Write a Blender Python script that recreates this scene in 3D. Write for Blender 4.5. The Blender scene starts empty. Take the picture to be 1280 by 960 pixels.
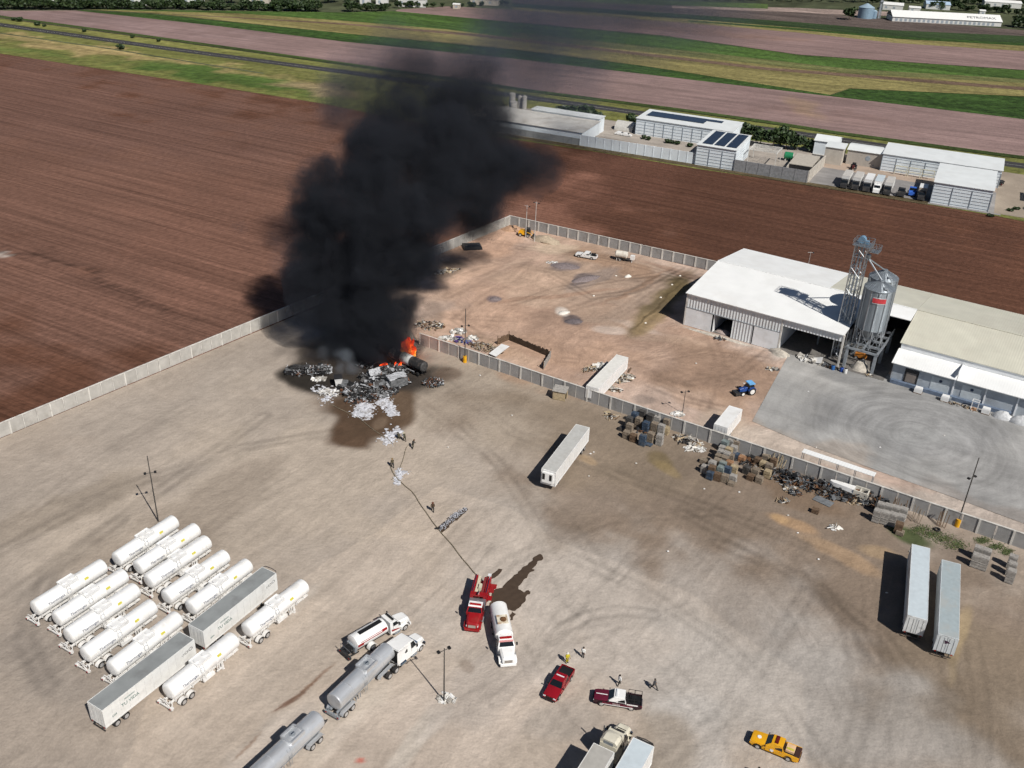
import bpy, bmesh, math, random
import numpy as np
from mathutils import Vector, Matrix
R = math.radians
rnd = random.Random(7)
SC = bpy.context.scene
COL = SC.collection

# ------------------------------------------------------------------ camera, sky, sun, exposure
CAM_F, CAM_P, CAM_R, CAM_H = 1200.0, 0.5014411527998117, 0.04400843712706176, 94.56394327901772
_f = np.array([0, math.cos(CAM_P), -math.sin(CAM_P)]); _x = np.array([1., 0, 0]); _u = np.cross(_x, _f)
CX = math.cos(CAM_R)*_x + math.sin(CAM_R)*_u
CU = -math.sin(CAM_R)*_x + math.cos(CAM_R)*_u
cd = bpy.data.cameras.new('camera'); cam = bpy.data.objects.new('camera', cd); COL.objects.link(cam)
cam.matrix_world = Matrix(((CX[0], CU[0], -_f[0], 0), (CX[1], CU[1], -_f[1], 0), (CX[2], CU[2], -_f[2], CAM_H), (0, 0, 0, 1)))
cd.sensor_width = 36; cd.lens = 36*CAM_F/1280; cd.clip_end = 6000; cd.clip_start = 1
SC.camera = cam
SUN_EL, SUN_AZ = R(46), R(-54)            # azimuth measured from +X, counter-clockwise
w = bpy.data.worlds.new('World'); SC.world = w; w.use_nodes = True
sky = w.node_tree.nodes.new('ShaderNodeTexSky'); sky.sky_type = 'NISHITA'; sky.sun_disc = False
sky.air_density = .7; sky.dust_density = .4; sky.sun_elevation = SUN_EL; sky.sun_rotation = math.pi/2 - SUN_AZ
bg = w.node_tree.nodes['Background']; bg.inputs[1].default_value = 0.05
w.node_tree.links.new(sky.outputs[0], bg.inputs[0])
sl = bpy.data.lights.new('sun', 'SUN'); sl.energy = 5.0; sl.angle = R(0.5); sl.color = (1, .955, .89)
so = bpy.data.objects.new('sun', sl); COL.objects.link(so)
so.rotation_euler = Vector((math.cos(SUN_EL)*math.cos(SUN_AZ), math.cos(SUN_EL)*math.sin(SUN_AZ), math.sin(SUN_EL))).to_track_quat('Z', 'Y').to_euler()
SC.view_settings.view_transform = 'Standard'; SC.view_settings.look = 'None'
SC.view_settings.exposure = -0.1; SC.view_settings.gamma = 1.0
SC.render.engine = 'CYCLES'
SC.cycles.use_denoising = True; SC.cycles.use_adaptive_sampling = True; SC.cycles.adaptive_threshold = .03; SC.cycles.adaptive_min_samples = 20
SC.cycles.max_bounces = 6; SC.cycles.diffuse_bounces = 2; SC.cycles.glossy_bounces = 2
SC.cycles.volume_bounces = 0; SC.cycles.volume_max_steps = 256

# ------------------------------------------------------------------ helpers
def G(px, py, z=0.0):
    """the place at height z that the photograph shows at pixel (px, py)"""
    d = _f + CX*(px-640)/CAM_F - CU*(py-480)/CAM_F
    t = (z-CAM_H)/d[2]
    return Vector((d[0]*t, d[1]*t, z))
def atY(px, py, Y):
    d = _f + CX*(px-640)/CAM_F - CU*(py-480)/CAM_F
    t = Y/d[1]
    return Vector((d[0]*t, Y, CAM_H+d[2]*t)), t/CAM_F
def proj(P):
    d = P-np.array([0, 0, CAM_H]); z = d@_f
    return 640+CAM_F*(d@CX)/z, 480-CAM_F*(d@CU)/z
def heading(a, b, z=0):
    d = G(*b, z)-G(*a, z); return math.atan2(d.y, d.x)
def mid(a, b, z=0):
    return (G(*a, z)+G(*b, z))/2
A_DIR, B_DIR = R(-31.5), R(58.0)
def uv(o, a, u, v, z=0):
    return Vector((o[0]+u*math.cos(a)-v*math.sin(a), o[1]+u*math.sin(a)+v*math.cos(a), z))

# ---- materials
MATS = {}
def node(nt, t, **k):
    n = nt.nodes.new(t)
    for a, b in k.items(): setattr(n, a, b)
    return n
def mat(name, col, rough=.7, metal=0.0, var=.12, scale=1.5, detail=4, bump=0.0, stretch=None, dirt=None, dirt_amt=.5, dirt_scale=.6, spec=.4, coat=0.0, attr=None):
    """paint, metal, soil: one base colour broken by noise, with optional patches of a dirt colour"""
    if name in MATS: return MATS[name]
    m = bpy.data.materials.new(name); m.use_nodes = True; nt = m.node_tree; L = nt.links
    b = nt.nodes['Principled BSDF']
    b.inputs['Roughness'].default_value = rough; b.inputs['Metallic'].default_value = metal
    b.inputs['Specular IOR Level'].default_value = spec; b.inputs['Coat Weight'].default_value = coat
    tc = node(nt, 'ShaderNodeTexCoord'); src = tc.outputs['Object']
    oi = node(nt, 'ShaderNodeObjectInfo'); of = node(nt, 'ShaderNodeVectorMath', operation='MULTIPLY_ADD'); of.inputs[1].default_value = (37, 23, 11)
    L.new(oi.outputs['Random'], of.inputs[0]); L.new(src, of.inputs[2]); src = of.outputs[0]      # no two copies carry the same stains
    if stretch:
        mp = node(nt, 'ShaderNodeMapping'); mp.inputs['Scale'].default_value = stretch; L.new(src, mp.inputs[0]); src = mp.outputs[0]
    nz = node(nt, 'ShaderNodeTexNoise'); nz.inputs['Scale'].default_value = scale; nz.inputs['Detail'].default_value = detail
    L.new(src, nz.inputs['Vector'])
    mr = node(nt, 'ShaderNodeMapRange'); mr.inputs[1].default_value = .3; mr.inputs[2].default_value = .7
    mr.inputs[3].default_value = 1-var; mr.inputs[4].default_value = 1+var
    L.new(nz.outputs[0], mr.inputs[0])
    mx = node(nt, 'ShaderNodeMix', data_type='RGBA', blend_type='MULTIPLY'); mx.inputs[0].default_value = 1
    mx.inputs[6].default_value = (*col, 1)
    if attr:
        at = node(nt, 'ShaderNodeAttribute', attribute_name=attr); L.new(at.outputs['Color'], mx.inputs[6])
    L.new(mr.outputs[0], mx.inputs[7]); out = mx.outputs[2]
    if dirt:
        n2 = node(nt, 'ShaderNodeTexNoise'); n2.inputs['Scale'].default_value = dirt_scale; n2.inputs['Detail'].default_value = 7; n2.inputs['Roughness'].default_value = .65
        L.new(src, n2.inputs['Vector'])
        r2 = node(nt, 'ShaderNodeMapRange', interpolation_type='SMOOTHSTEP'); r2.inputs[1].default_value = .48; r2.inputs[2].default_value = .68; r2.inputs[4].default_value = dirt_amt
        L.new(n2.outputs[0], r2.inputs[0])
        m2 = node(nt, 'ShaderNodeMix', data_type='RGBA'); m2.inputs[7].default_value = (*dirt, 1)
        L.new(r2.outputs[0], m2.inputs[0]); L.new(out, m2.inputs[6]); out = m2.outputs[2]
    L.new(out, b.inputs['Base Color'])
    if bump:
        bp = node(nt, 'ShaderNodeBump'); bp.inputs['Strength'].default_value = 1; bp.inputs['Distance'].default_value = bump
        L.new(nz.outputs[0], bp.inputs['Height']); L.new(bp.outputs[0], b.inputs['Normal'])
    MATS[name] = m
    return m
def glass(name='dark_glass', col=(.01, .013, .016)):
    return mat(name, col, rough=.08, var=.1, spec=.6)
def sheet_metal(name, col, pitch=.6, axis=0, depth=.03, var=.08, rough=.45, dirt=None, rust=.35):
    """ribbed cladding or roofing: a real bump across the sheet, seams and light staining"""
    if name in MATS: return MATS[name]
    m = mat(name, col, rough=rough, var=var, scale=.25, dirt=dirt, dirt_amt=rust, dirt_scale=.12)
    nt = m.node_tree; L = nt.links; b = nt.nodes['Principled BSDF']
    tc = node(nt, 'ShaderNodeTexCoord'); wv = node(nt, 'ShaderNodeTexWave', bands_direction='XYZ'[axis])
    wv.inputs['Scale'].default_value = 2*math.pi/(20*pitch) if False else .314/pitch
    L.new(tc.outputs['Object'], wv.inputs['Vector'])
    bp = node(nt, 'ShaderNodeBump'); bp.inputs['Distance'].default_value = depth
    L.new(wv.outputs[1], bp.inputs['Height']); L.new(bp.outputs[0], b.inputs['Normal'])
    return m

# ---- mesh builder
class MB:
    def __init__(s): s.v = []; s.f = []; s.m = []; s.cur = 0
    def add(s, vs, fs):
        n = len(s.v); s.v += [tuple(v) for v in vs]
        for f in fs: s.f.append([n+i for i in f]); s.m.append(s.cur)
        return s
    def mi(s, i): s.cur = i; return s
    def box(s, c, d, rz=0, top=1.0):
        hx, hy, hz = d[0]/2, d[1]/2, d[2]/2; vs = []
        for z in (-1, 1):
            k = top if z > 0 else 1
            for x, y in ((-1, -1), (1, -1), (1, 1), (-1, 1)):
                X, Y = x*hx*k, y*hy*k
                vs.append((c[0]+X*math.cos(rz)-Y*math.sin(rz), c[1]+X*math.sin(rz)+Y*math.cos(rz), c[2]+z*hz))
        return s.add(vs, [(3, 2, 1, 0), (4, 5, 6, 7), (0, 1, 5, 4), (1, 2, 6, 5), (2, 3, 7, 6), (3, 0, 4, 7)])
    def bx(s, x0, x1, y0, y1, z0, z1):
        return s.box(((x0+x1)/2, (y0+y1)/2, (z0+z1)/2), (x1-x0, y1-y0, z1-z0))
    def cyl(s, p0, p1, r0, r1=None, n=10, caps=True):
        r1 = r0 if r1 is None else r1
        p0, p1 = Vector(p0), Vector(p1); d = (p1-p0).normalized()
        a = d.orthogonal().normalized(); b = d.cross(a); vs = []
        for p, r in ((p0, r0), (p1, r1)):
            for i in range(n):
                t = 2*math.pi*i/n; vs.append(p+(a*math.cos(t)+b*math.sin(t))*r)
        fs = [(i, (i+1) % n, n+(i+1) % n, n+i) for i in range(n)]
        if caps: fs += [tuple(range(n))[::-1], tuple(range(n, 2*n))]
        return s.add(vs, fs)
    def tube(s, pts, r, n=6):
        for a, b in zip(pts[:-1], pts[1:]): s.cyl(a, b, r, n=n)
        return s
    def rings(s, rings, caps=True):
        n = len(rings[0]); vs = [p for r in rings for p in r]; fs = []
        for k in range(len(rings)-1):
            for i in range(n): fs.append((k*n+i, k*n+(i+1) % n, (k+1)*n+(i+1) % n, (k+1)*n+i))
        if caps: fs += [tuple(range(n))[::-1], tuple(range((len(rings)-1)*n, len(rings)*n))]
        return s.add(vs, fs)
    def lathe_x(s, prof, cy=0, cz=0, n=20, sy=1.0, sz=1.0):
        return s.rings([[(x, cy+r*sy*math.cos(2*math.pi*i/n), cz+r*sz*math.sin(2*math.pi*i/n)) for i in range(n)] for x, r in prof])
    def lathe_z(s, prof, cx=0, cy=0, n=20):
        return s.rings([[(cx+r*math.cos(2*math.pi*i/n), cy+r*math.sin(2*math.pi*i/n), z) for i in range(n)] for z, r in prof])
    def vprism(s, pts, cy=0):
        """side outline (x, z, half width) swept across the vehicle, each point with its own half width"""
        n = len(pts); vs = [(x, cy-h, z) for x, z, h in pts]+[(x, cy+h, z) for x, z, h in pts]
        return s.add(vs, [tuple(range(n)), tuple(range(n, 2*n))[::-1]]+[(i, n+i, n+(i+1) % n, (i+1) % n) for i in range(n)])
    def quad(s, a, b, c, d): return s.add([a, b, c, d], [(0, 1, 2, 3)])
    def plate(s, a, b, c, d, off=.02):
        P = [Vector(p) for p in (a, b, c, d)]; nn = (P[1]-P[0]).cross(P[3]-P[0]).normalized()*off
        Q = [p+nn for p in P]
        return s.add(P+Q, [(4, 5, 6, 7), (0, 1, 5, 4), (1, 2, 6, 5), (2, 3, 7, 6), (3, 0, 4, 7)])
    def ell(s, c, r, n=10, k=6, rough=0.0, rr=None):
        rr = rr or rnd; rg = []
        for j in range(1, k):
            t = math.pi*j/k
            rg.append([(c[0]+r[0]*math.sin(t)*math.cos(2*math.pi*i/n)*(1+rough*rr.uniform(-1, 1)), c[1]+r[1]*math.sin(t)*math.sin(2*math.pi*i/n)*(1+rough*rr.uniform(-1, 1)), c[2]-r[2]*math.cos(t)*(1+rough*rr.uniform(-1, 1))) for i in range(n)])
        return s.rings(rg)
    def mesh(s, name, mats, smooth=False):
        me = bpy.data.meshes.new(name); me.from_pydata(s.v, [], s.f)
        mats = mats if isinstance(mats, (list, tuple)) else [mats]
        for m in mats: me.materials.append(m)
        me.polygons.foreach_set('material_index', [min(i, len(mats)-1) for i in s.m])
        bm = bmesh.new(); bm.from_mesh(me); bmesh.ops.recalc_face_normals(bm, faces=bm.faces); bm.to_mesh(me); bm.free()
        if smooth: smooth_mesh(me, 40 if smooth is True else smooth)
        return me
    def build(s, name, mats, parent=None, smooth=False):
        return link(name, s.mesh(name, mats, smooth), parent)
def smooth_mesh(me, ang=40):
    me.polygons.foreach_set('use_smooth', [True]*len(me.polygons))
    bm = bmesh.new(); bm.from_mesh(me)
    for e in bm.edges:
        if len(e.link_faces) == 2 and e.calc_face_angle(0) > R(ang): e.smooth = False
    bm.to_mesh(me); bm.free()
def link(name, me, parent=None):
    o = bpy.data.objects.new(name, me); COL.objects.link(o)
    if parent: o.parent = parent
    return o
def tag(o, label=None, cat=None, group=None, kind=None):
    if label: o['label'] = label
    if cat: o['category'] = cat
    if group: o['group'] = group
    if kind: o['kind'] = kind
    return o
def thing(name, label, cat, loc=(0, 0, 0), rz=0, group=None):
    o = bpy.data.objects.new(name, None); COL.objects.link(o); o.empty_display_size = .5
    o.location = loc; o.rotation_euler = (0, 0, rz)
    return tag(o, label, cat, group)
def dup(o, loc=None, rz=None, label=None, parent=None):
    """a copy of a thing with copies of its parts and sub-parts"""
    c = o.copy(); COL.objects.link(c)
    if parent: c.parent = parent
    if loc is not None: c.location = loc
    if rz is not None: c.rotation_euler = (0, 0, rz)
    if label: c['label'] = label
    for ch in KIDS.get(o.name, []) or [k for k in o.children]: dup(ch, parent=c)
    return c
KIDS = {}
def text_mesh(name, txt, size, m, parent, M):
    cu = bpy.data.curves.new('lettering', 'FONT'); cu.body = txt; cu.size = size; cu.align_x = 'CENTER'; cu.align_y = 'CENTER'; cu.extrude = .01; cu.resolution_u = 2
    t = bpy.data.objects.new('lettering', cu); COL.objects.link(t)
    dg = bpy.context.evaluated_depsgraph_get(); me = bpy.data.meshes.new_from_object(t.evaluated_get(dg))
    bpy.data.objects.remove(t); bpy.data.curves.remove(cu)
    me.transform(M); me.materials.clear(); me.materials.append(m); me.name = name
    return link(name, me, parent)
def frame_mat(o, xd, yd):
    x = Vector(xd).normalized(); y = Vector(yd).normalized(); z = x.cross(y); o = Vector(o)
    return Matrix(((x[0], y[0], z[0], o[0]), (x[1], y[1], z[1], o[1]), (x[2], y[2], z[2], o[2]), (0, 0, 0, 1)))

# ---- numpy value noise, for soil patches and lumpy heaps
def vnoise(x, y, seed=0):
    xi = np.floor(x).astype(np.int64); yi = np.floor(y).astype(np.int64); fx = x-xi; fy = y-yi
    def h(a, b):
        n = (a*374761393+b*668265263+seed*982451653) & 0x7fffffff
        n = ((n ^ (n >> 13))*1274126177) & 0x7fffffff
        return ((n ^ (n >> 16)) & 0xffff)/65535.
    u = fx*fx*(3-2*fx); v = fy*fy*(3-2*fy)
    return (h(xi, yi)*(1-u)+h(xi+1, yi)*u)*(1-v)+(h(xi, yi+1)*(1-u)+h(xi+1, yi+1)*u)*v
def fbm(x, y, o=4, seed=0):
    s = 0; a = .5
    for i in range(o): s = s+a*vnoise(x*2**i, y*2**i, seed+i*17); a *= .5
    return s/(1-.5**o)
def in_poly(x, y, poly):
    c = np.zeros(x.shape, bool); n = len(poly)
    for i in range(n):
        x0, y0 = poly[i]; x1, y1 = poly[(i+1) % n]
        k = ((y0 > y) != (y1 > y)) & (x < (x1-x0)*(y-y0)/((y1-y0) or 1e-9)+x0); c ^= k
    return c
# ------------------------------------------------------------------ ground sheets
def soil_sheet(name, poly, z, res, base, patches, m, lump=0.0, soft=5, nscale=.03, kind='structure', polys=(), tracks=()):
    """one sheet of ground; each vertex carries the colour of the soil there (patches: px, py, rx, ry, angle, colour, amount)"""
    P = np.array([(p[0], p[1]) for p in poly]); x0, y0 = P.min(0)-res; x1, y1 = P.max(0)+res
    nx, ny = int((x1-x0)/res)+2, int((y1-y0)/res)+2
    X, Y = np.meshgrid(x0+np.arange(nx)*res, y0+np.arange(ny)*res)
    inside = in_poly(X, Y, [tuple(p) for p in P])
    # pull the rim on to the outline so that the edge is clean
    near = np.zeros_like(inside)
    near[1:, :] |= inside[:-1, :]; near[:-1, :] |= inside[1:, :]; near[:, 1:] |= inside[:, :-1]; near[:, :-1] |= inside[:, 1:]
    near[1:, 1:] |= inside[:-1, :-1]; near[:-1, :-1] |= inside[1:, 1:]; near[1:, :-1] |= inside[:-1, 1:]; near[:-1, 1:] |= inside[1:, :-1]
    rim = near & ~inside; rx, ry = X[rim], Y[rim]; bd = np.full(rx.shape, 1e9); bx_, by_ = rx.copy(), ry.copy()
    for i in range(len(P)):
        a = P[i]; b = P[(i+1) % len(P)]; d = b-a; t = np.clip(((rx-a[0])*d[0]+(ry-a[1])*d[1])/(d@d+1e-9), 0, 1)
        qx, qy = a[0]+t*d[0], a[1]+t*d[1]; q = np.hypot(qx-rx, qy-ry); k = q < bd
        bd[k] = q[k]; bx_[k] = qx[k]; by_[k] = qy[k]
    X[rim], Y[rim] = bx_, by_
    ok = inside | rim
    Z = np.full(X.shape, float(z))
    if lump: Z = Z+lump*(fbm(X*.35, Y*.35, 4, 5)-.5)*inside
    fo = ok[:-1, :-1] & ok[1:, :-1] & ok[:-1, 1:] & ok[1:, 1:]
    idx = np.arange(nx*ny).reshape(ny, nx)
    F = np.stack([idx[:-1, :-1], idx[:-1, 1:], idx[1:, 1:], idx[1:, :-1]], -1)[fo]
    used = np.unique(F); remap = -np.ones(nx*ny, int); remap[used] = np.arange(len(used)); F = remap[F]
    V = np.stack([X.ravel(), Y.ravel(), Z.ravel()], -1)[used]
    C = np.tile(np.array(base, float), (len(V), 1))
    px, py = proj(V*np.array([1, 1, 0]))
    wx = (fbm(V[:, 0]*.09, V[:, 1]*.09, 4, 3)-.5); wy = (fbm(V[:, 0]*.09, V[:, 1]*.09, 4, 9)-.5)
    for (cx, cy, a, b, ang, col, amt) in patches:
        n_ = 1.1
        ax, ay = math.cos(R(ang)), math.sin(R(ang))
        dx, dy = px-cx+wx*a*n_, py-cy+wy*b*n_
        u_, v_ = (dx*ax+dy*ay)/a, (-dx*ay+dy*ax)/b
        d = np.sqrt(u_*u_+v_*v_); k = np.clip((1.15-d)/.55, 0, 1); k = k*k*(3-2*k)*amt
        C = C*(1-k[:, None])+np.array(col)*k[:, None]
    for pl_, fac in polys:
        k = in_poly(px+wx*26, py+wy*14, pl_); C[k] *= fac
    for tr_ in tracks:
        (pp, wd, fac) = tr_; best = np.full(len(V), 1e9)
        Q = np.array([tuple(G(*q))[:2] for q in pp])
        for a, b in zip(Q[:-1], Q[1:]):
            d = b-a; t = np.clip(((V[:, 0]-a[0])*d[0]+(V[:, 1]-a[1])*d[1])/(d@d), 0, 1); best = np.minimum(best, np.hypot(V[:, 0]-a[0]-t*d[0], V[:, 1]-a[1]-t*d[1]))
        br = np.clip(fbm(V[:, 0]*.12, V[:, 1]*.12, 3, 31)*1.6-.08, 0, 1)
        for off in (.95,):
            k = np.clip(1.25-np.abs(best-off)/wd, 0, 1)*br; C = C*(1+(fac-1)*k[:, None])
    me = bpy.data.meshes.new(name); me.vertices.add(len(V)); me.loops.add(4*len(F)); me.polygons.add(len(F))
    me.vertices.foreach_set('co', V.ravel()); me.loops.foreach_set('vertex_index', F.ravel().astype(np.int32))
    me.polygons.foreach_set('loop_start', np.arange(0, 4*len(F), 4, dtype=np.int32)); me.polygons.foreach_set('loop_total', np.full(len(F), 4, np.int32))
    me.update(calc_edges=True)
    at = me.color_attributes.new('soil', 'FLOAT_COLOR', 'POINT'); at.data.foreach_set('color', np.hstack([C, np.ones((len(C), 1))]).ravel().astype(np.float32))
    me.materials.append(m); me.polygons.foreach_set('use_smooth', [True]*len(F))
    return tag(link(name, me), kind=kind)

def ground_mat(name, layers, bump=.04, rough=.95, attr='soil', rings=None, warp=0, base=(.3, .25, .2), bscale=1.2):
    """soil whose colour comes from the sheet, broken by noise layers: (direction, scale along, scale across, amount, detail)"""
    m = bpy.data.materials.new(name); m.use_nodes = True; nt = m.node_tree; L = nt.links; b = nt.nodes['Principled BSDF']
    b.inputs['Roughness'].default_value = rough; b.inputs['Specular IOR Level'].default_value = .15
    geo = node(nt, 'ShaderNodeNewGeometry'); pos = geo.outputs['Position']
    if warp:
        n0 = node(nt, 'ShaderNodeTexNoise'); n0.inputs['Scale'].default_value = .03; n0.inputs['Detail'].default_value = 3; L.new(pos, n0.inputs['Vector'])
        a0 = node(nt, 'ShaderNodeVectorMath', operation='SUBTRACT'); a0.inputs[1].default_value = (.5, .5, .5); L.new(n0.outputs['Color'], a0.inputs[0])
        a1 = node(nt, 'ShaderNodeVectorMath', operation='MULTIPLY_ADD'); a1.inputs[1].default_value = (warp*2, warp*2, 0); L.new(a0.outputs[0], a1.inputs[0]); L.new(pos, a1.inputs[2]); pos = a1.outputs[0]
    if attr: at = node(nt, 'ShaderNodeAttribute', attribute_name=attr); out = at.outputs['Color']
    else: rgb = node(nt, 'ShaderNodeRGB'); rgb.outputs[0].default_value = (*base, 1); out = rgb.outputs[0]
    for (ang, sa, sc, amt, det) in layers:
        mp = node(nt, 'ShaderNodeMapping', vector_type='TEXTURE'); mp.inputs['Rotation'].default_value = (0, 0, R(ang)); mp.inputs['Scale'].default_value = (1/sa, 1/sc, 1)
        L.new(pos, mp.inputs[0])
        nz = node(nt, 'ShaderNodeTexNoise'); nz.inputs['Scale'].default_value = 1; nz.inputs['Detail'].default_value = det; nz.inputs['Roughness'].default_value = .6
        L.new(mp.outputs[0], nz.inputs['Vector'])
        mr = node(nt, 'ShaderNodeMapRange'); mr.inputs[1].default_value = .28; mr.inputs[2].default_value = .72; mr.inputs[3].default_value = 1-amt; mr.inputs[4].default_value = 1+amt
        L.new(nz.outputs[0], mr.inputs[0])
        mx = node(nt, 'ShaderNodeMix', data_type='RGBA', blend_type='MULTIPLY'); mx.inputs[0].default_value = 1
        L.new(out, mx.inputs[6]); L.new(mr.outputs[0], mx.inputs[7]); out = mx.outputs[2]
    for (c, sr, amt, rmax) in (rings or []):
        sub = node(nt, 'ShaderNodeVectorMath', operation='SUBTRACT'); sub.inputs[1].default_value = (c[0], c[1], 0); L.new(pos, sub.inputs[0])
        ln = node(nt, 'ShaderNodeVectorMath', operation='LENGTH'); L.new(sub.outputs[0], ln.inputs[0])
        nrm = node(nt, 'ShaderNodeVectorMath', operation='NORMALIZE'); L.new(sub.outputs[0], nrm.inputs[0])
        sca = node(nt, 'ShaderNodeVectorMath', operation='SCALE'); sca.inputs[3].default_value = .5; L.new(nrm.outputs[0], sca.inputs[0])
        sx = node(nt, 'ShaderNodeSeparateXYZ'); L.new(sca.outputs[0], sx.inputs[0])
        mu = node(nt, 'ShaderNodeMath', operation='MULTIPLY'); mu.inputs[1].default_value = sr; L.new(ln.outputs[1], mu.inputs[0])
        cb = node(nt, 'ShaderNodeCombineXYZ'); L.new(sx.outputs[0], cb.inputs[0]); L.new(sx.outputs[1], cb.inputs[1]); L.new(mu.outputs[0], cb.inputs[2])
        nz = node(nt, 'ShaderNodeTexNoise'); nz.inputs['Scale'].default_value = 1; nz.inputs['Detail'].default_value = 3; L.new(cb.outputs[0], nz.inputs['Vector'])
        fa = node(nt, 'ShaderNodeMapRange'); fa.inputs[1].default_value = rmax; fa.inputs[2].default_value = rmax*.5; fa.inputs[3].default_value = 0; fa.inputs[4].default_value = 1; L.new(ln.outputs[1], fa.inputs[0])
        mr = node(nt, 'ShaderNodeMapRange'); mr.inputs[1].default_value = .3; mr.inputs[2].default_value = .7; mr.inputs[3].default_value = 1-amt; mr.inputs[4].default_value = 1+amt; L.new(nz.outputs[0], mr.inputs[0])
        mx = node(nt, 'ShaderNodeMix', data_type='RGBA', blend_type='MULTIPLY'); L.new(fa.outputs[0], mx.inputs[0]); L.new(out, mx.inputs[6]); L.new(mr.outputs[0], mx.inputs[7]); out = mx.outputs[2]
    L.new(out, b.inputs['Base Color'])
    if bump:
        nz = node(nt, 'ShaderNodeTexNoise'); nz.inputs['Scale'].default_value = bscale; nz.inputs['Detail'].default_value = 6; L.new(pos, nz.inputs['Vector'])
        bp = node(nt, 'ShaderNodeBump'); bp.inputs['Distance'].default_value = bump*4; L.new(nz.outputs[0], bp.inputs['Height']); L.new(bp.outputs[0], b.inputs['Normal'])
    return m
def flat(name, pts, z, m, kind='structure'):
    mb = MB(); mb.add([(p[0], p[1], z) for p in pts], [tuple(range(len(pts)))])
    return tag(mb.build(name, m), kind=kind)
def band(name, near, far, z, m):
    """a long strip of land between two lines of the photograph; both are lists of pixels from left to right"""
    return flat(name, [G(*p) for p in near]+[G(*p) for p in far[::-1]], z, m)

# the plain itself
flat('ground', [(-2500, -300, 0), (2500, -300, 0), (2500, 3200, 0), (-2500, 3200, 0)], -.12,
     ground_mat('plain_soil', [(15, .004, .02, .5, 5), (60, .05, .09, .4, 5)], attr=None, base=(.075, .085, .045), bump=.1, bscale=.3))

# ploughed field all round the yard
TILL = (.120, .057, .037)  # base tone of the right side, with furrow shading painted into it
FUR = ground_mat('tilled_soil', [(-28, .008, .34, .22, 4), (-28, .015, 1.25, .26, 2), (0, .012, .012, .16, 4), (10, .6, .6, .2, 4)], bump=.09, bscale=.9)
FUR.node_tree.nodes['Principled BSDF'].inputs['Specular IOR Level'].default_value = 0.05
field_px = [(-160, 44), (0, 66), (230, 101), (400, 128), (500, 148), (625, 171), (740, 188), (870, 210), (960, 222), (1050, 236), (1160, 254), (1250, 270), (1290, 278), (1500, 312), (1500, 480), (1320, 760), (-160, 900)]
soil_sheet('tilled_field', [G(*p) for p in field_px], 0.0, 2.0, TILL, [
    (150, 260, 560, 240, 15, (.172, .094, .070), .85), (330, 330, 200, 90, 20, (.180, .094, .068), .7), (0, 130, 420, 60, 9, (.15, .084, .066), .6),  # broad lighter left: how light falls on the furrows, painted into the soil colour
    (70, 333, 90, 3.2, 18, (.065, .037, .028), .9), (185, 376, 75, 3.4, 24, (.065, .037, .028), .9), (120, 352, 150, 7, 20, (.11, .06, .045), .5), (4, 318, 11, 4, 18, (.4, .36, .32), .7),
    (640, 262, 90, 7, -28, (.24, .125, .09), .6), (760, 225, 110, 50, -20, (.2, .095, .066), .8), (690, 250, 70, 50, 0, (.24, .12, .085), .6), (1000, 285, 420, 70, 12, (.092, .045, .031), .7)], FUR)  # last patch deepens the furrow shading painted on the right

# road embankment, verges and the strips of land beyond
GR = lambda n, c, a=.45: ground_mat(n, [(-24, .02, .12, .35, 5), (-24, .006, .05, .35, 4), (20, .25, .3, a, 5)], attr=None, base=c, bump=.25, bscale=.35)
g_verge = ground_mat('verge_grass', [(-22, .012, .10, .35, 5), (20, .25, .3, .4, 5)], bump=.25, bscale=.35)
YEL, GRN, OLV, TAN = (.34, .26, .12), (.075, .125, .028), (.16, .165, .05), (.30, .22, .13)
road_px = [(-200, 2), (-100, 17), (0, 31), (200, 59.5), (430, 90), (600, 114), (740, 133), (802, 142), (968, 163), (1024, 171), (1200, 197), (1400, 224)]
verge_far = [(-200, -10), (0, 23), (200, 50), (430, 82), (600, 106), (656, 115), (860, 141), (960, 155), (1043, 168), (1253, 196), (1400, 214)]
soil_sheet('grass_verge', [G(*p) for p in verge_far]+[G(*p) for p in [(1500, 318), (1290, 279), (1250, 271), (1050, 237), (870, 211), (740, 189), (625, 172), (500, 149), (400, 129), (230, 102), (0, 67), (-160, 45), (-260, 30)]], .06, 2.5, OLV, [
    (60, 55, 130, 9, 8, YEL, .85), (180, 73, 150, 7, 9, YEL, .7), (310, 92, 110, 5, 10, YEL, .6), (300, 100, 130, 11, 9, GRN, .95), (230, 88, 80, 8, 8, GRN, .8), (20, 60, 60, 5, 8, OLV, .6), (40, 66, 90, 3, 8, GRN, .5),
    (400, 112, 60, 8, 9, TAN, .7), (130, 42, 200, 6, 8, (.23, .22, .07), .6), (500, 108, 200, 6, 8, (.21, .2, .07), .5), (700, 140, 90, 6, 8, (.20, .19, .06), .6), (560, 140, 60, 12, 10, (.10, .11, .04), .7),
    (880, 160, 100, 5, 8, (.2, .2, .05), .5), (930, 175, 30, 5, 8, GRN, .6), (1260, 258, 40, 14, 0, (.24, .26, .05), .9), (1240, 230, 30, 9, 0, (.3, .26, .12), .6)], g_verge)
asphalt = ground_mat('asphalt', [(-22, .02, .5, .25, 4), (0, .15, .15, .2, 4)], attr=None, base=(.052, .05, .052), bump=.01)
def along(px, wid, z, m, name):
    P = [G(*p) for p in px]; Lf, Rt = [], []
    for i, p in enumerate(P):
        d = (P[min(i+1, len(P)-1)]-P[max(i-1, 0)]).normalized(); n_ = Vector((-d.y, d.x, 0))*wid/2
        Lf.append(p+n_); Rt.append(p-n_)
    return flat(name, Rt+Lf[::-1], z, m)
along(road_px, 8.4, .10, asphalt, 'road')
along([(p[0], p[1]+.2) for p in road_px], .18, .115, mat('road_paint', (.5, .5, .46), var=.3, scale=.4), 'road_marking')
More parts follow.
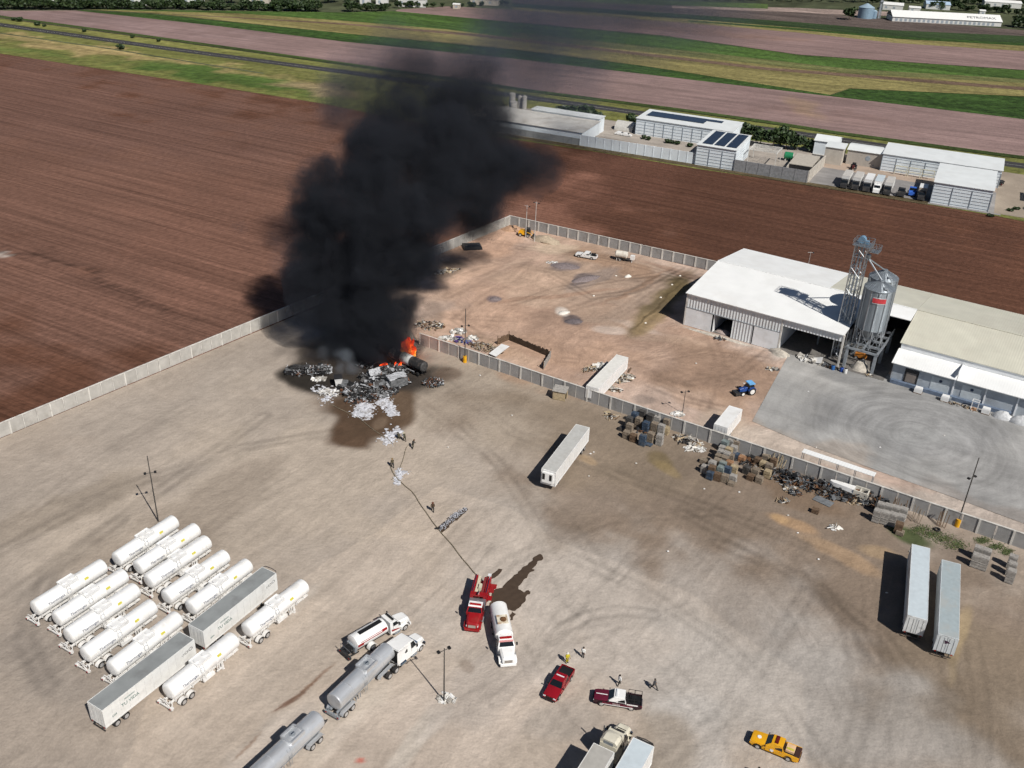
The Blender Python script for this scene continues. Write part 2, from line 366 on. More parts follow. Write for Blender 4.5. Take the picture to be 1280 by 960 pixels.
along([(p[0], p[1]-2.4) for p in verge_far], 5, .09, GR('ditch_scrub', (.05, .075, .02)), 'ditch')
along([(-60, 53), (0, 41.5), (130, 60), (260, 81), (330, 92)], 2.0, .09, GR('ditch_weeds', (.10, .11, .06)), 'ditch')
pink = ground_mat('fallow_soil', [(-21, .01, .16, .2, 4), (-21, .03, .5, .16, 3), (15, .006, .012, .22, 4), (30, .2, .2, .1, 3)], bump=.08, bscale=.6)
PK = (.245, .168, .156)
soil_sheet('fallow_field', [G(*p) for p in [(-220, -22), (0, 13.5), (105, 13), (260, 31), (430, 52), (640, 73), (960, 111), (1280, 149), (1430, 168), (1430, 216), (1253, 195), (1043, 167), (960, 154), (860, 140), (656, 114), (600, 105), (430, 81), (200, 49), (0, 22)]], .05, 4, PK, [
    (640, 85, 250, 14, 8, (.20, .14, .128), .6), (1040, 148, 110, 10, 8, (.205, .132, .116), .5), (1010, 137, 30, 12, 30, (.29, .2, .12), .5), (1150, 170, 200, 10, 8, (.27, .185, .17), .6), (150, 30, 180, 8, 8, (.285, .2, .19), .7)], pink)
green_crop = GR('crop_leaves', (.036, .072, .016), .6); bright_crop = GR('young_crop', (.062, .112, .025), .45); tan_grass = GR('dry_grass', (.22, .19, .075), .3)
olive_grass = GR('olive_grass', (.125, .13, .05), .3); dark_crop = GR('dark_crop', (.045, .062, .025), .3); brown_soil = GR('brown_soil', (.15, .10, .07), .25)
s1n = [(95, 13.2), (260, 31.2), (430, 52.2), (640, 73.2), (960, 111.2), (1280, 149.2), (1430, 168.2)]
s1f = [(100, 12.5), (188, 17.5), (430, 42), (640, 62), (800, 82), (1040, 119), (1062, 111), (1280, 121), (1430, 128)]
band('crop_strip', s1n, s1f, .07, green_crop)
s2n = [(110, 12), (190, 16.5), (430, 41.6), (640, 61.6), (800, 81.6), (1038, 118.5), (1062, 110.6), (1280, 120.6), (1430, 127.6)]
s2f = [(115, 11.8), (300, 17), (430, 26), (560, 37), (640, 47), (760, 60), (900, 75), (1060, 92), (1280, 104), (1430, 112)]
band('grass_strip', s2n, s2f, .04, tan_grass)
band('tilled_strip', [(215, 17.8), (430, 31), (600, 46), (720, 60), (960, 88), (1280, 113), (1430, 120)], [(215, 17.2), (430, 29), (600, 43), (720, 56.5), (960, 84.5), (1280, 109), (1430, 116)], .075, brown_soil)
band('grass_strip', s2f, [(116, 11.6), (300, 14), (430, 15.5), (500, 14), (640, 28), (830, 45), (1000, 69), (1280, 88), (1430, 96)], .045, bright_crop)
band('grass_strip', [(640, 47), (760, 60), (900, 75), (1060, 92), (1280, 104), (1430, 112)], [(640, 40), (760, 53), (900, 68), (1060, 86), (1280, 99), (1430, 107)], .08, olive_grass)
soil_sheet('fallow_field', [G(*p) for p in [(494, 14), (640, 27.5), (830, 44.5), (1000, 68.5), (1280, 87.5), (1430, 95.5), (1430, 75), (1280, 64), (1120, 54), (1000, 41), (860, 29), (640, 12), (560, 8), (497, 12)]], .06, 5, (.235, .16, .148), [(700, 20, 160, 8, 5, (.16, .12, .10), .7), (900, 42, 120, 5, 5, (.25, .155, .12), .5)], pink)
band('grass_strip', [(640, 12), (860, 29), (1000, 41), (1120, 54), (1280, 64), (1430, 75)], [(640, 9), (860, 24), (1000, 35), (1120, 46), (1280, 54), (1430, 62)], .07, tan_grass)
band('crop_strip', [(640, 9), (860, 24), (1000, 35), (1120, 46), (1280, 54), (1430, 62)], [(640, 4), (860, 18), (1000, 28), (1120, 38), (1280, 45), (1430, 52)], .05, GR('deep_crop', (.035, .06, .022), .3))
band('crop_strip', [(860, 27), (1000, 38), (1120, 48.5), (1280, 57.5), (1430, 66)], [(860, 25.5), (1000, 35.5), (1120, 45.5), (1280, 54), (1430, 62)], .09, green_crop)
band('fallow_field', [(640, 4), (860, 18), (1000, 28), (1120, 38), (1280, 45), (1430, 52)], [(640, -6), (860, 4), (1000, 12), (1060, 20), (1280, 38), (1430, 46)], .04, GR('dull_soil', (.11, .085, .075), .25))
band('fallow_field', [(840, 10), (1000, 15.5), (1062, 19), (1120, 20)], [(840, 6.5), (1000, 10), (1062, 13), (1120, 15)], .055, GR('pale_soil', (.30, .23, .20), .2))
band('crop_strip', [(640, -2), (760, 4), (960, 11)], [(640, -7), (760, -2), (960, 5)], .06, GR('mown_grass', (.08, .12, .035), .3))

# wheel tracks that cross the front yard, each a gentle bend
more_tracks = []
_r = random.Random(77)
for _ in range(64):
    kind = _r.random()*.86
    if kind < .45: x, y, a = _r.uniform(-50, 900), _r.uniform(560, 960), R(_r.gauss(-38, 7))
    elif kind < .8: x, y, a = _r.uniform(560, 1280), _r.uniform(520, 960), R(_r.gauss(38, 16))
    else: x, y, a = _r.uniform(600, 1250), _r.uniform(600, 960), R(_r.gauss(82, 10))
    pp = []; bend = _r.uniform(-.12, .12)
    for k in range(5): pp.append((x, max(470, y))); x += 62*math.cos(a); y += 62*math.sin(a); a += bend
    if min(q[1] for q in pp) < 475: continue
    more_tracks.append((pp, _r.uniform(.28, .5), _r.choice((.86, .89, .91, .93, 1.05, 1.07))))
# ---- the compound: front yard, back yard, concrete apron
CORN = G(637, 281); WB0 = G(-40, 564); WA0 = G(525, 431); WA1 = G(1280, 686); WC1 = G(897, 340)
aend = uv(WA0, A_DIR, 175, 0)
BRN, RED, PALE, GRY = (.235, .185, .145), (.31, .195, .135), (.40, .34, .275), (.33, .295, .26)
yard_m = ground_mat('yard_soil', [(57, .022, .42, .085, 4), (64, .05, 1.0, .05, 3), (-24, .05, .16, .05, 4), (0, .045, .045, .11, 6), (0, .2, .2, .06, 6), (30, .5, .5, .10, 5), (0, 3, 3, .10, 3)], bump=.035, warp=4)
front_px = [(-260, 690), (-200, 640), (-40, 565), (378, 391), (470, 352), (525, 431), (700, 489), (1000, 590), (1280, 687), (1500, 762), (1500, 1100), (640, 1060), (-260, 1100)]
front_patches = [
    (560, 640, 560, 330, 0, (.44, .385, .335), .65), (350, 590, 330, 120, -22, (.45, .385, .32), .7), (150, 560, 330, 60, -23, (.385, .335, .29), .6),
    (620, 500, 120, 60, 15, (.36, .30, .24), .6), (900, 660, 330, 120, 20, BRN, .75), (1080, 730, 330, 150, 25, BRN, .8), (760, 560, 160, 60, 20, (.25, .20, .15), .6), (1220, 860, 160, 90, 35, (.22, .175, .13), .7),
    (700, 470, 120, 22, 18, (.32, .215, .15), .7), (1000, 620, 70, 14, 20, (.2, .14, .095), .6),
    (990, 655, 34, 10, 25, (.42, .28, .17), .8), (1040, 695, 60, 11, 25, (.40, .28, .18), .7), (975, 648, 14, 6, 25, (.46, .31, .17), .7), (1095, 690, 34, 9, 10, (.4, .29, .18), .6), (1200, 790, 12, 60, 12, (.4, .31, .18), .5), (828, 578, 22, 10, 30, (.2, .155, .09), .8), (838, 588, 20, 7, 30, (.33, .25, .13), .6), (733, 575, 14, 5, 25, (.42, .31, .2), .7),
    (90, 790, 120, 90, -30, (.27, .24, .215), .5), (250, 640, 150, 40, -30, (.27, .225, .185), .5), (90, 640, 120, 20, -25, (.28, .235, .19), .5),
    (700, 750, 200, 110, 10, (.46, .415, .375), .6), (840, 800, 260, 110, 15, (.41, .375, .345), .6), (1000, 880, 240, 90, 15, (.38, .36, .34), .7), (860, 920, 60, 50, 0, (.44, .425, .41), .6),
    (520, 930, 60, 14, -62, (.44, .405, .36), .7), (545, 905, 40, 9, -50, (.46, .42, .38), .6), (600, 850, 90, 40, -40, (.36, .325, .295), .6), (420, 900, 90, 30, -42, (.47, .425, .375), .5), (340, 930, 80, 26, -42, (.45, .41, .375), .5), (330, 780, 90, 16, -35, (.48, .445, .41), .6),
    (583, 832, 12, 8, 30, (.26, .215, .18), .6), (700, 900, 60, 30, 0, (.33, .30, .275), .5), (820, 930, 50, 40, 0, (.27, .23, .19), .6),
    (375, 866, 40, 2.6, -38, (.17, .105, .075), .8), (356, 880, 20, 2.2, -38, (.16, .10, .075), .8), (400, 846, 30, 2, -38, (.24, .16, .115), .6), (310, 933, 26, 2.2, -48, (.22, .15, .11), .6), (452, 951, 7, 4, 0, (.42, .12, .09), .8),
    (450, 512, 66, 40, 8, (.105, .066, .042), .97), (440, 520, 38, 40, 30, (.088, .055, .036), .95), (432, 545, 30, 13, 35, (.11, .07, .046), .9), (505, 505, 22, 30, 30, (.12, .08, .052), .85), (480, 535, 26, 6, -25, (.10, .065, .042), .8), (475, 528, 13, 7, -30, (.28, .21, .155), .9), (420, 470, 60, 26, 10, (.05, .042, .035), .9), (500, 470, 70, 24, 10, (.05, .042, .036), .9), (450, 440, 90, 30, 0, (.05, .04, .034), .8), (468, 484, 50, 19, -12, (.024, .021, .02), .97), (452, 515, 60, 34, 10, (.105, .07, .046), .6), (386, 470, 36, 14, 10, (.03, .026, .022), .9), (560, 470, 20, 10, 0, (.14, .1, .075), .6),
    (1140, 668, 40, 10, 22, (.06, .09, .03), .8), (870, 520, 60, 14, 20, (.24, .16, .11), .5)]
soil_sheet('front_yard', [G(*p) for p in front_px], .03, .36, (.358, .302, .252), [p[:5]+(tuple(c*f for c, f in zip(p[5], (.95, .935, .915))), min(1, p[6]*(1.12 if p[5][0] < .3 else 1))) for p in front_patches], yard_m, lump=.05,
    polys=[([(180, 872), (300, 782), (385, 718), (470, 662), (548, 608), (640, 640), (700, 676), (860, 740), (1010, 850), (1000, 1100), (100, 1100)], np.array([1.16, 1.15, 1.135])), ([(420, 905), (640, 800), (700, 860), (560, 1000), (380, 1000)], np.array([1.06, 1.06, 1.07]))],
    tracks=[([(690, 800), (705, 785), (735, 770), (775, 763), (815, 768)], .5, .7), ([(700, 690), (800, 735), (900, 800), (980, 880), (1040, 970)], .6, .83), ([(560, 770), (640, 700), (760, 650), (900, 640), (1050, 700)], .6, .84), ([(0, 690), (150, 610), (300, 560), (420, 540)], .8, .80), ([(-20, 770), (90, 690), (220, 600), (330, 520)], .8, .78), ([(60, 860), (30, 800), (60, 720), (150, 650)], .8, .80), ([(260, 960), (380, 850), (500, 740), (600, 640)], .7, .85), ([(300, 940), (430, 820), (560, 700)], .7, 1.08), ([(480, 960), (580, 880), (700, 800), (860, 760)], .7, .85), ([(820, 960), (900, 900), (960, 820), (1010, 740)], .6, .83), ([(900, 680), (1000, 720), (1100, 790), (1180, 900)], .7, .80), ([(850, 640), (950, 690), (1060, 770), (1120, 860)], .7, .80), ([(560, 480), (640, 540), (760, 590), (900, 640)], .8, .83), ([(520, 500), (600, 560), (700, 640), (760, 720)], .7, .86), ([(380, 960), (470, 880), (560, 830)], .5, 1.09), ([(640, 960), (700, 880), (760, 820)], .6, .85), ([(1060, 960), (1080, 880), (1060, 780), (1000, 700)], .7, .83), ([(1210, 960), (1200, 880), (1180, 820)], .5, .86), ([(1230, 960), (1225, 860), (1215, 800)], .5, .86)]+more_tracks)
back_m = ground_mat('back_yard_soil', [(58, .03, .3, .14, 4), (-30, .05, .2, .10, 4), (0, .06, .06, .22, 6), (30, .5, .5, .15, 5), (0, 3, 3, .1, 3)], bump=.05, warp=8)
back_px = [(525, 430), (470, 353), (545, 320), (638, 281), (760, 309), (897, 341), (1300, 440), (1400, 560), (1500, 760), (1280, 685), (1000, 589), (700, 488)]
PUR = (.185, .15, .145)
back_patches = [
    (700, 370, 200, 100, 15, (.345, .215, .15), .5), (640, 380, 160, 30, -25, (.42, .285, .21), .7), (560, 350, 80, 30, -25, (.43, .295, .215), .6), (620, 300, 60, 20, -20, (.40, .25, .17), .6),
    (780, 350, 130, 50, 15, (.30, .225, .17), .6), (770, 330, 80, 12, 15, (.30, .19, .125), .6), (800, 440, 200, 50, 15, (.30, .20, .145), .6), (760, 400, 130, 14, 20, (.39, .29, .22), .5), (900, 470, 100, 40, 10, (.225, .15, .105), .7), (880, 510, 80, 20, 20, (.36, .24, .165), .5), (720, 440, 90, 16, 15, (.39, .26, .185), .5),
    (706, 333, 20, 8, 0, PUR, .8), (740, 348, 38, 9, -22, (.25, .195, .165), .8), (726, 350, 16, 6, -20, PUR, .8), (619, 374, 11, 5, 0, (.19, .15, .155), .9), (716, 401, 15, 7, 5, (.13, .105, .105), .9), (703, 391, 10, 7, 20, (.62, .55, .49), .8), (760, 412, 26, 6, 5, (.52, .43, .37), .7), (800, 410, 40, 5, 15, (.40, .32, .27), .6),
    (655, 350, 45, 10, 10, (.36, .26, .195), .6), (660, 322, 40, 5, -25, (.43, .31, .235), .5), (800, 378, 70, 14, -25, (.28, .215, .17), .5), (690, 310, 30, 7, 0, (.45, .35, .26), .8),
    (826, 383, 60, 20, -38, (.185, .14, .08), .95), (852, 360, 30, 12, -38, (.16, .12, .06), .9), (812, 406, 26, 13, -20, (.25, .18, .10), .8), (822, 384, 50, 2.4, -40, (.09, .065, .035), .7), (805, 357, 60, 3, -25, (.25, .16, .11), .6), (860, 340, 60, 4, 15, (.22, .14, .10), .6), (700, 370, 80, 3, -8, (.27, .17, .12), .6),
    (562, 335, 26, 14, -20, (.20, .15, .115), .8), (540, 400, 20, 18, 0, (.2, .15, .12), .6), (800, 500, 16, 7, 10, (.22, .175, .15), .7),
    (905, 420, 60, 6, 18, (.38, .32, .28), .7), (975, 436, 14, 16, 40, (.42, .37, .33), .8), (900, 540, 40, 30, 20, (.40, .33, .265), .6), (1000, 560, 90, 20, 19, (.39, .335, .285), .8), (1150, 625, 160, 22, 19, (.37, .325, .285), .8), (640, 440, 50, 12, 22, (.40, .28, .2), .7)]
soil_sheet('back_yard', [G(*p) for p in back_px], .035, .36, (.48, .365, .30), [p[:5]+(tuple(min(.75, c*(1.22 if p[5][0] > .2 else 1)) for c in p[5]), p[6]) for p in back_patches], back_m, lump=.09,
    tracks=[([(560, 370), (640, 330), (720, 345), (800, 350), (880, 345)], 1.1, .74), ([(600, 300), (680, 310), (780, 325), (880, 350)], 1.1, .78), ([(545, 395), (640, 400), (720, 385), (800, 360), (850, 350)], 1.0, .78), ([(560, 400), (700, 445), (820, 470), (920, 450)], .8, 1.1), ([(600, 420), (760, 440), (880, 500)], 1.0, .8), ([(760, 340), (700, 345), (640, 370), (600, 400)], .7, 1.1), ([(880, 400), (900, 450), (880, 510)], .7, .8), ([(790, 420), (830, 375), (868, 335)], .9, .8), ([(650, 310), (720, 318), (800, 333), (870, 352)], .7, .72), ([(660, 330), (640, 350), (600, 375), (570, 400), (600, 420)], .7, .76), ([(690, 345), (740, 372), (790, 365), (850, 335)], .6, .72), ([(560, 350), (600, 335), (650, 325), (700, 322)], .6, 1.16), ([(640, 380), (700, 360), (770, 350), (840, 340)], .6, .74), ([(730, 410), (780, 385), (830, 350), (870, 330)], .6, .78), ([(745, 415), (795, 390), (845, 355), (880, 335)], .6, .8), ([(860, 480), (920, 470), (960, 440)], .6, .74), ([(700, 450), (790, 455), (880, 440), (960, 450)], .7, .8), ([(810, 480), (860, 500), (920, 515)], .6, .78)])
conc_m = ground_mat('concrete', [(-32, .03, .3, .13, 4), (58, .02, .4, .10, 3), (0, .08, .08, .2, 5), (0, 2.5, 2.5, .08, 3)], bump=.012, rings=[(G(1150, 545), .9, .12, 34), (G(1112, 520), .8, .08, 28), (G(1200, 560), .7, .07, 30)], warp=5)
pad_px = [(940, 527), (984, 447), (985, 440), (1060, 455), (1110, 468), (1200, 494), (1300, 523), (1420, 560), (1420, 712), (1280, 655), (1180, 618), (1100, 590), (1000, 553)]
soil_sheet('concrete_apron', [G(*p) for p in pad_px], .10, .6, (.33, .325, .315), [
    (1150, 530, 130, 45, 8, (.255, .255, .255), .7), (1000, 470, 60, 20, 10, (.36, .35, .335), .5), (1000, 560, 160, 18, 19, (.33, .285, .245), .7), (1200, 640, 160, 24, 20, (.30, .265, .24), .6), (1240, 590, 90, 40, 20, (.275, .27, .265), .5), (1140, 545, 60, 16, 5, (.30, .30, .295), .5), (1060, 470, 50, 9, 10, (.20, .2, .2), .6)], conc_m)
# wet ground: pools run off from the fire engines
wet_m = mat('wet_mud', (.075, .052, .036), rough=.35, var=.15, scale=1.2, spec=.4)
def splash(name, px, z=.085):
    P = [G(*p) for p in px]; out = []
    for i, p in enumerate(P):
        q = P[(i+1) % len(P)]; k = max(2, int((q-p).length/.5))
        for t in range(k):
            s = p.lerp(q, t/k); j = .22*(t > 0); out.append((s.x+rnd.uniform(-j, j), s.y+rnd.uniform(-j, j)))
    cx = sum(a for a, b in out)/len(out)
    return flat(name, out, z, wet_m)
splash('puddle', [(615, 742), (617, 738), (628, 735), (637, 725), (643, 719), (652, 712), (656, 708), (666, 701), (667, 697), (674, 693), (678, 695), (677, 701), (672, 702), (665, 712), (668, 714), (660, 719), (653, 728), (648, 737), (655, 741), (661, 738), (663, 740), (659, 744), (656, 753), (646, 762), (640, 764), (632, 763), (618, 765), (613, 762)])
splash('puddle', [(606, 722), (614, 719), (622, 713), (628, 712), (625, 717), (618, 723), (610, 728)])
splash('puddle', [(637, 770), (640, 765), (645, 768), (641, 775), (637, 776)])
# ------------------------------------------------------------------ walls of the compound
m_post = mat('wall_post_concrete', (.62, .60, .56), var=.14, scale=.8, dirt=(.22, .2, .18), dirt_amt=.5)
m_panel = mat('wall_block', (.33, .325, .32), var=.12, scale=.7, dirt=(.17, .16, .15), dirt_amt=.6, dirt_scale=.35, rough=.9)
m_panelB = mat('wall_block_pale', (.44, .425, .395), var=.12, scale=.7, dirt=(.25, .23, .2), dirt_amt=.5, dirt_scale=.3, rough=.9)
def wall_run(label, a, b, h, bay, m, thick_every=2, post_side=1, pw=.34, coping=True):
    d = b-a; L = d.length; rz = math.atan2(d.y, d.x); n = max(1, round(L/bay)); s = L/n
    t = thing('perimeter_wall', label, 'wall', (a.x, a.y, 0), rz)
    pm = MB().box((0, 0, h/2), (s-.24, .16, h))
    for z in (h*.25, h*.5, h*.75): pm.box((0, 0, z), (s-.24, .175, .03))
    pme = pm.mesh('wall_panel', m)
    p1 = MB().box((0, 0, h/2+.06), (pw, .30, h+.12)).mesh('post', m_post); p2 = MB().box((0, 0, h/2), (.14, .20, h)).mesh('post', m_post)
    for i in range(n):
        o = link('wall_panel', pme, t); o.location = ((i+.5)*s, 0, 0)
    for i in range(n+1):
        o = link('post', p1 if i % thick_every == 0 else p2, t); o.location = (i*s, -.06*post_side if i % thick_every == 0 else -.02*post_side, 0)
    if coping: MB().bx(0, L, -.14, .14, h+.002, h+.13).build('coping', m_post, t)
    return t
wall_run('grey block wall with thin and thick posts dividing the two dirt yards', WA0, aend, 2.75, 2.62, m_panel, 2, 1)
wall_run('long pale concrete wall of small bays along the left ploughed field', WB0, CORN, 2.7, 2.6, m_panelB, 3, 1, .28)
wall_run('grey panel wall with white posts along the far side of the back yard', CORN, WC1+(WC1-CORN)*.25, 2.75, 3.15, m_panel, 1, 1, .42)

# ------------------------------------------------------------------ warehouses of the compound (frame u along the front, v away)
WO = G(854.6, 406)
WH_A = R(-32)
def WU(u, v, z=0): return uv(WO, WH_A, u, v, z)
m_white_roof = sheet_metal('white_roof_sheet', (.84, .85, .84), pitch=.5, axis=0, depth=.012, dirt=(.70, .69, .66), rust=.35, var=.04)
m_cream_roof = sheet_metal('cream_roof_sheet', (.60, .585, .49), pitch=.5, axis=0, depth=.02, dirt=(.52, .49, .41), rust=.5, var=.07)
m_clad = sheet_metal('white_cladding', (.70, .73, .75), pitch=.7, axis=0, depth=.09, dirt=(.45, .45, .44), rust=.3)
m_clad_flat = mat('white_painted_wall', (.80, .82, .84), var=.06, scale=.3, dirt=(.45, .44, .42), dirt_amt=.3, dirt_scale=.25)
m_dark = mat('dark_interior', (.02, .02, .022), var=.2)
m_steel = mat('galvanised_steel', (.42, .45, .48), rough=.38, metal=.75, var=.12, scale=1.2, dirt=(.3, .31, .32), dirt_amt=.4)
m_steel_dull = mat('painted_steel_grey', (.32, .35, .38), rough=.5, metal=.3, var=.15)
m_rubble = mat('pale_rubble', (.48, .44, .38), var=.3, scale=1.5, rough=.95)
def slope(v): return 8.3+2.2*v/18
wh = thing('warehouse', 'large white warehouse with a low gable roof and open bays beside the silos', 'warehouse', tuple(WO), WH_A)
rf = MB()
def roof_piece(mb, u0, u1, v0, v1, za, zb, t=.14):
    mb.add([(u0, v0, za), (u1, v0, za), (u1, v1, zb), (u0, v1, zb), (u0, v0, za-t), (u1, v0, za-t), (u1, v1, zb-t), (u0, v1, zb-t)],
           [(0, 1, 2, 3), (7, 6, 5, 4), (0, 4, 5, 1), (1, 5, 6, 2), (2, 6, 7, 3), (3, 7, 4, 0)])
ridge = slope(18)
roof_piece(rf, -.4, 36.3, -.5, 18, slope(-.5), ridge); roof_piece(rf, 36.3, 46.6, 12.6, 18, slope(12.6), ridge); roof_piece(rf, -.4, 27, 18.003, 36, ridge, 8.3)
rf.build('roof', m_white_roof, wh)
cr = MB(); roof_piece(cr, 27.003, 46.6, 18.003, 36, ridge, 8.3); cr.build('cream_roof_strip', m_cream_roof, wh)
MB().bx(-.4, 46.6, 17.8, 18.2, ridge, ridge+.07).build('ridge_cap', m_white_roof, wh)
wl = MB()
wl.bx(0, 22.6, 0, .2, 4.6, 8.1); wl.bx(22.6, 36.2, 0, .2, 6.4, 8.1)
wl.build('upper_wall', m_clad, wh)
g = MB()
for u in (0, ):
    g.add([(u, .2, 0), (u, 36, 0), (u, 36, 8.15), (u, 18, ridge-.15), (u, .2, 8.15), (u+.2, .2, 0), (u+.2, 36, 0), (u+.2, 36, 8.15), (u+.2, 18, ridge-.15), (u+.2, .2, 8.15)],
          [(0, 1, 2, 3, 4), (9, 8, 7, 6, 5), (0, 4, 9, 5), (1, 6, 7, 2), (0, 5, 6, 1)])
g.bx(0, 46.6, 35.8, 36, 0, 8.1); g.bx(22.4, 22.6, .2, 17, 0, 8.1)
g.build('side_wall', m_clad_flat, wh)
MB().bx(.1, 6.6, -.05, .1, .1, 4.6).build('sliding_door', m_clad_flat, wh)
MB().bx(11.6, 16.4, -.05, .1, .1, 4.6).build('sliding_door', m_clad, wh)
MB().bx(16.7, 22.5, -.09, .06, .1, 4.6).build('sliding_door', m_clad_flat, wh)
MB().bx(0, 22.7, -.1, .0, 4.55, 4.75).build('door_rail', m_steel_dull, wh)
for u in (0, 22.75, 36.2): MB().bx(u-.18, u+.18, -.08, .28, 0, 8).build('column', m_post, wh)
for u, v in ((36.2, 6.5), (36.2, 12.5), (41.5, 12.6), (29, 9), (29, 17)): MB().bx(u-.15, u+.15, v-.15, v+.15, 0, slope(v)-.3).build('column', m_steel_dull, wh)
MB().bx(6.9, 7.1, .3, 12, 0, 6).build('inner_wall', m_clad_flat, wh)
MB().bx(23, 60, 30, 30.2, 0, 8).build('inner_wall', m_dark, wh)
MB().bx(.3, 46, .3, 35.7, .12, .16).build('floor_slab', mat('floor_dust', (.16, .15, .14), var=.2), wh)

st = thing('warehouse', 'long storage building with a cream sheet roof and white lean-to facing the concrete apron', 'warehouse', tuple(WU(47, 0)), WH_A)
LEN = 60
crf = MB(); roof_piece(crf, -.35, LEN, 5.2, 18, 7.5, ridge+.02); roof_piece(crf, -.35, LEN, 18.003, 36, ridge+.02, 8.3); crf.build('roof', m_cream_roof, st)
MB().bx(-.35, LEN, 17.75, 18.25, ridge+.02, ridge+.1).build('ridge_cap', m_cream_roof, st)
lt = MB(); roof_piece(lt, -.3, 12.6, .4, 5.35, 4.75, 6.15); roof_piece(lt, 12.7, LEN, .4, 5.35, 4.75, 6.15); lt.build('lean_to_roof', m_white_roof, st)
MB().bx(12.58, 12.74, .6, 5.3, 5.5, 6.5).build('fire_wall', m_clad_flat, st)
MB().bx(0, LEN, 5.4, 5.6, 0, 7.35).build('upper_wall', m_clad_flat, st)
MB().bx(0, .2, 1.2, 5.4, 0, 4.8).build('side_wall', m_clad_flat, st)
g = MB(); g.add([(0, 5.6, 0), (0, 36, 0), (0, 36, 8.1), (0, 18, ridge-.15), (0, 5.6, 7.3), (.2, 5.6, 0), (.2, 36, 0), (.2, 36, 8.1), (.2, 18, ridge-.15), (.2, 5.6, 7.3)], [(0, 1, 2, 3, 4), (9, 8, 7, 6, 5), (0, 4, 9, 5), (1, 6, 7, 2)])
g.build('side_wall', m_clad_flat, st)
MB().bx(0, LEN, 1.2, 1.4, 0, 4.65).build('front_wall', mat('blue_grey_wall', (.40, .44, .48), var=.1, scale=.4, dirt=(.25, .26, .28), dirt_amt=.5, dirt_scale=.3), st)
dd = MB().bx(2.6, 5.4, 1.1, 1.25, .9, 4.0).build('loading_door', mat('door_black', (.03, .03, .032)), st); MB().bx(3.0, 5.0, 1.04, 1.12, 1.0, 3.2).build('curtain', mat('dock_curtain', (.22, .19, .17)), dd)
for u in (8, 14): MB().bx(u, u+3.6, 1.12, 1.22, .4, 3.8).build('roller_door', mat('roller_door_blue_grey', (.52, .57, .60), var=.08), st)
for u in (9.8, 15.9): MB().cyl((u, 1.02, 3.2), (u, 1.2, 3.2), .32, n=12).build('door_emblem', mat('emblem_blue', (.03, .05, .1)), st)
for u in (12.4, 18.5, 24.5, 30.5): MB().bx(u-.15, u+.15, 1.0, 1.2, 0, 4.6).build('pilaster', m_clad_flat, st)
MB().bx(.3, 24, .3, 1.2, .12, .9).build('loading_dock', mat('dock_blue', (.13, .17, .24), var=.2), st)

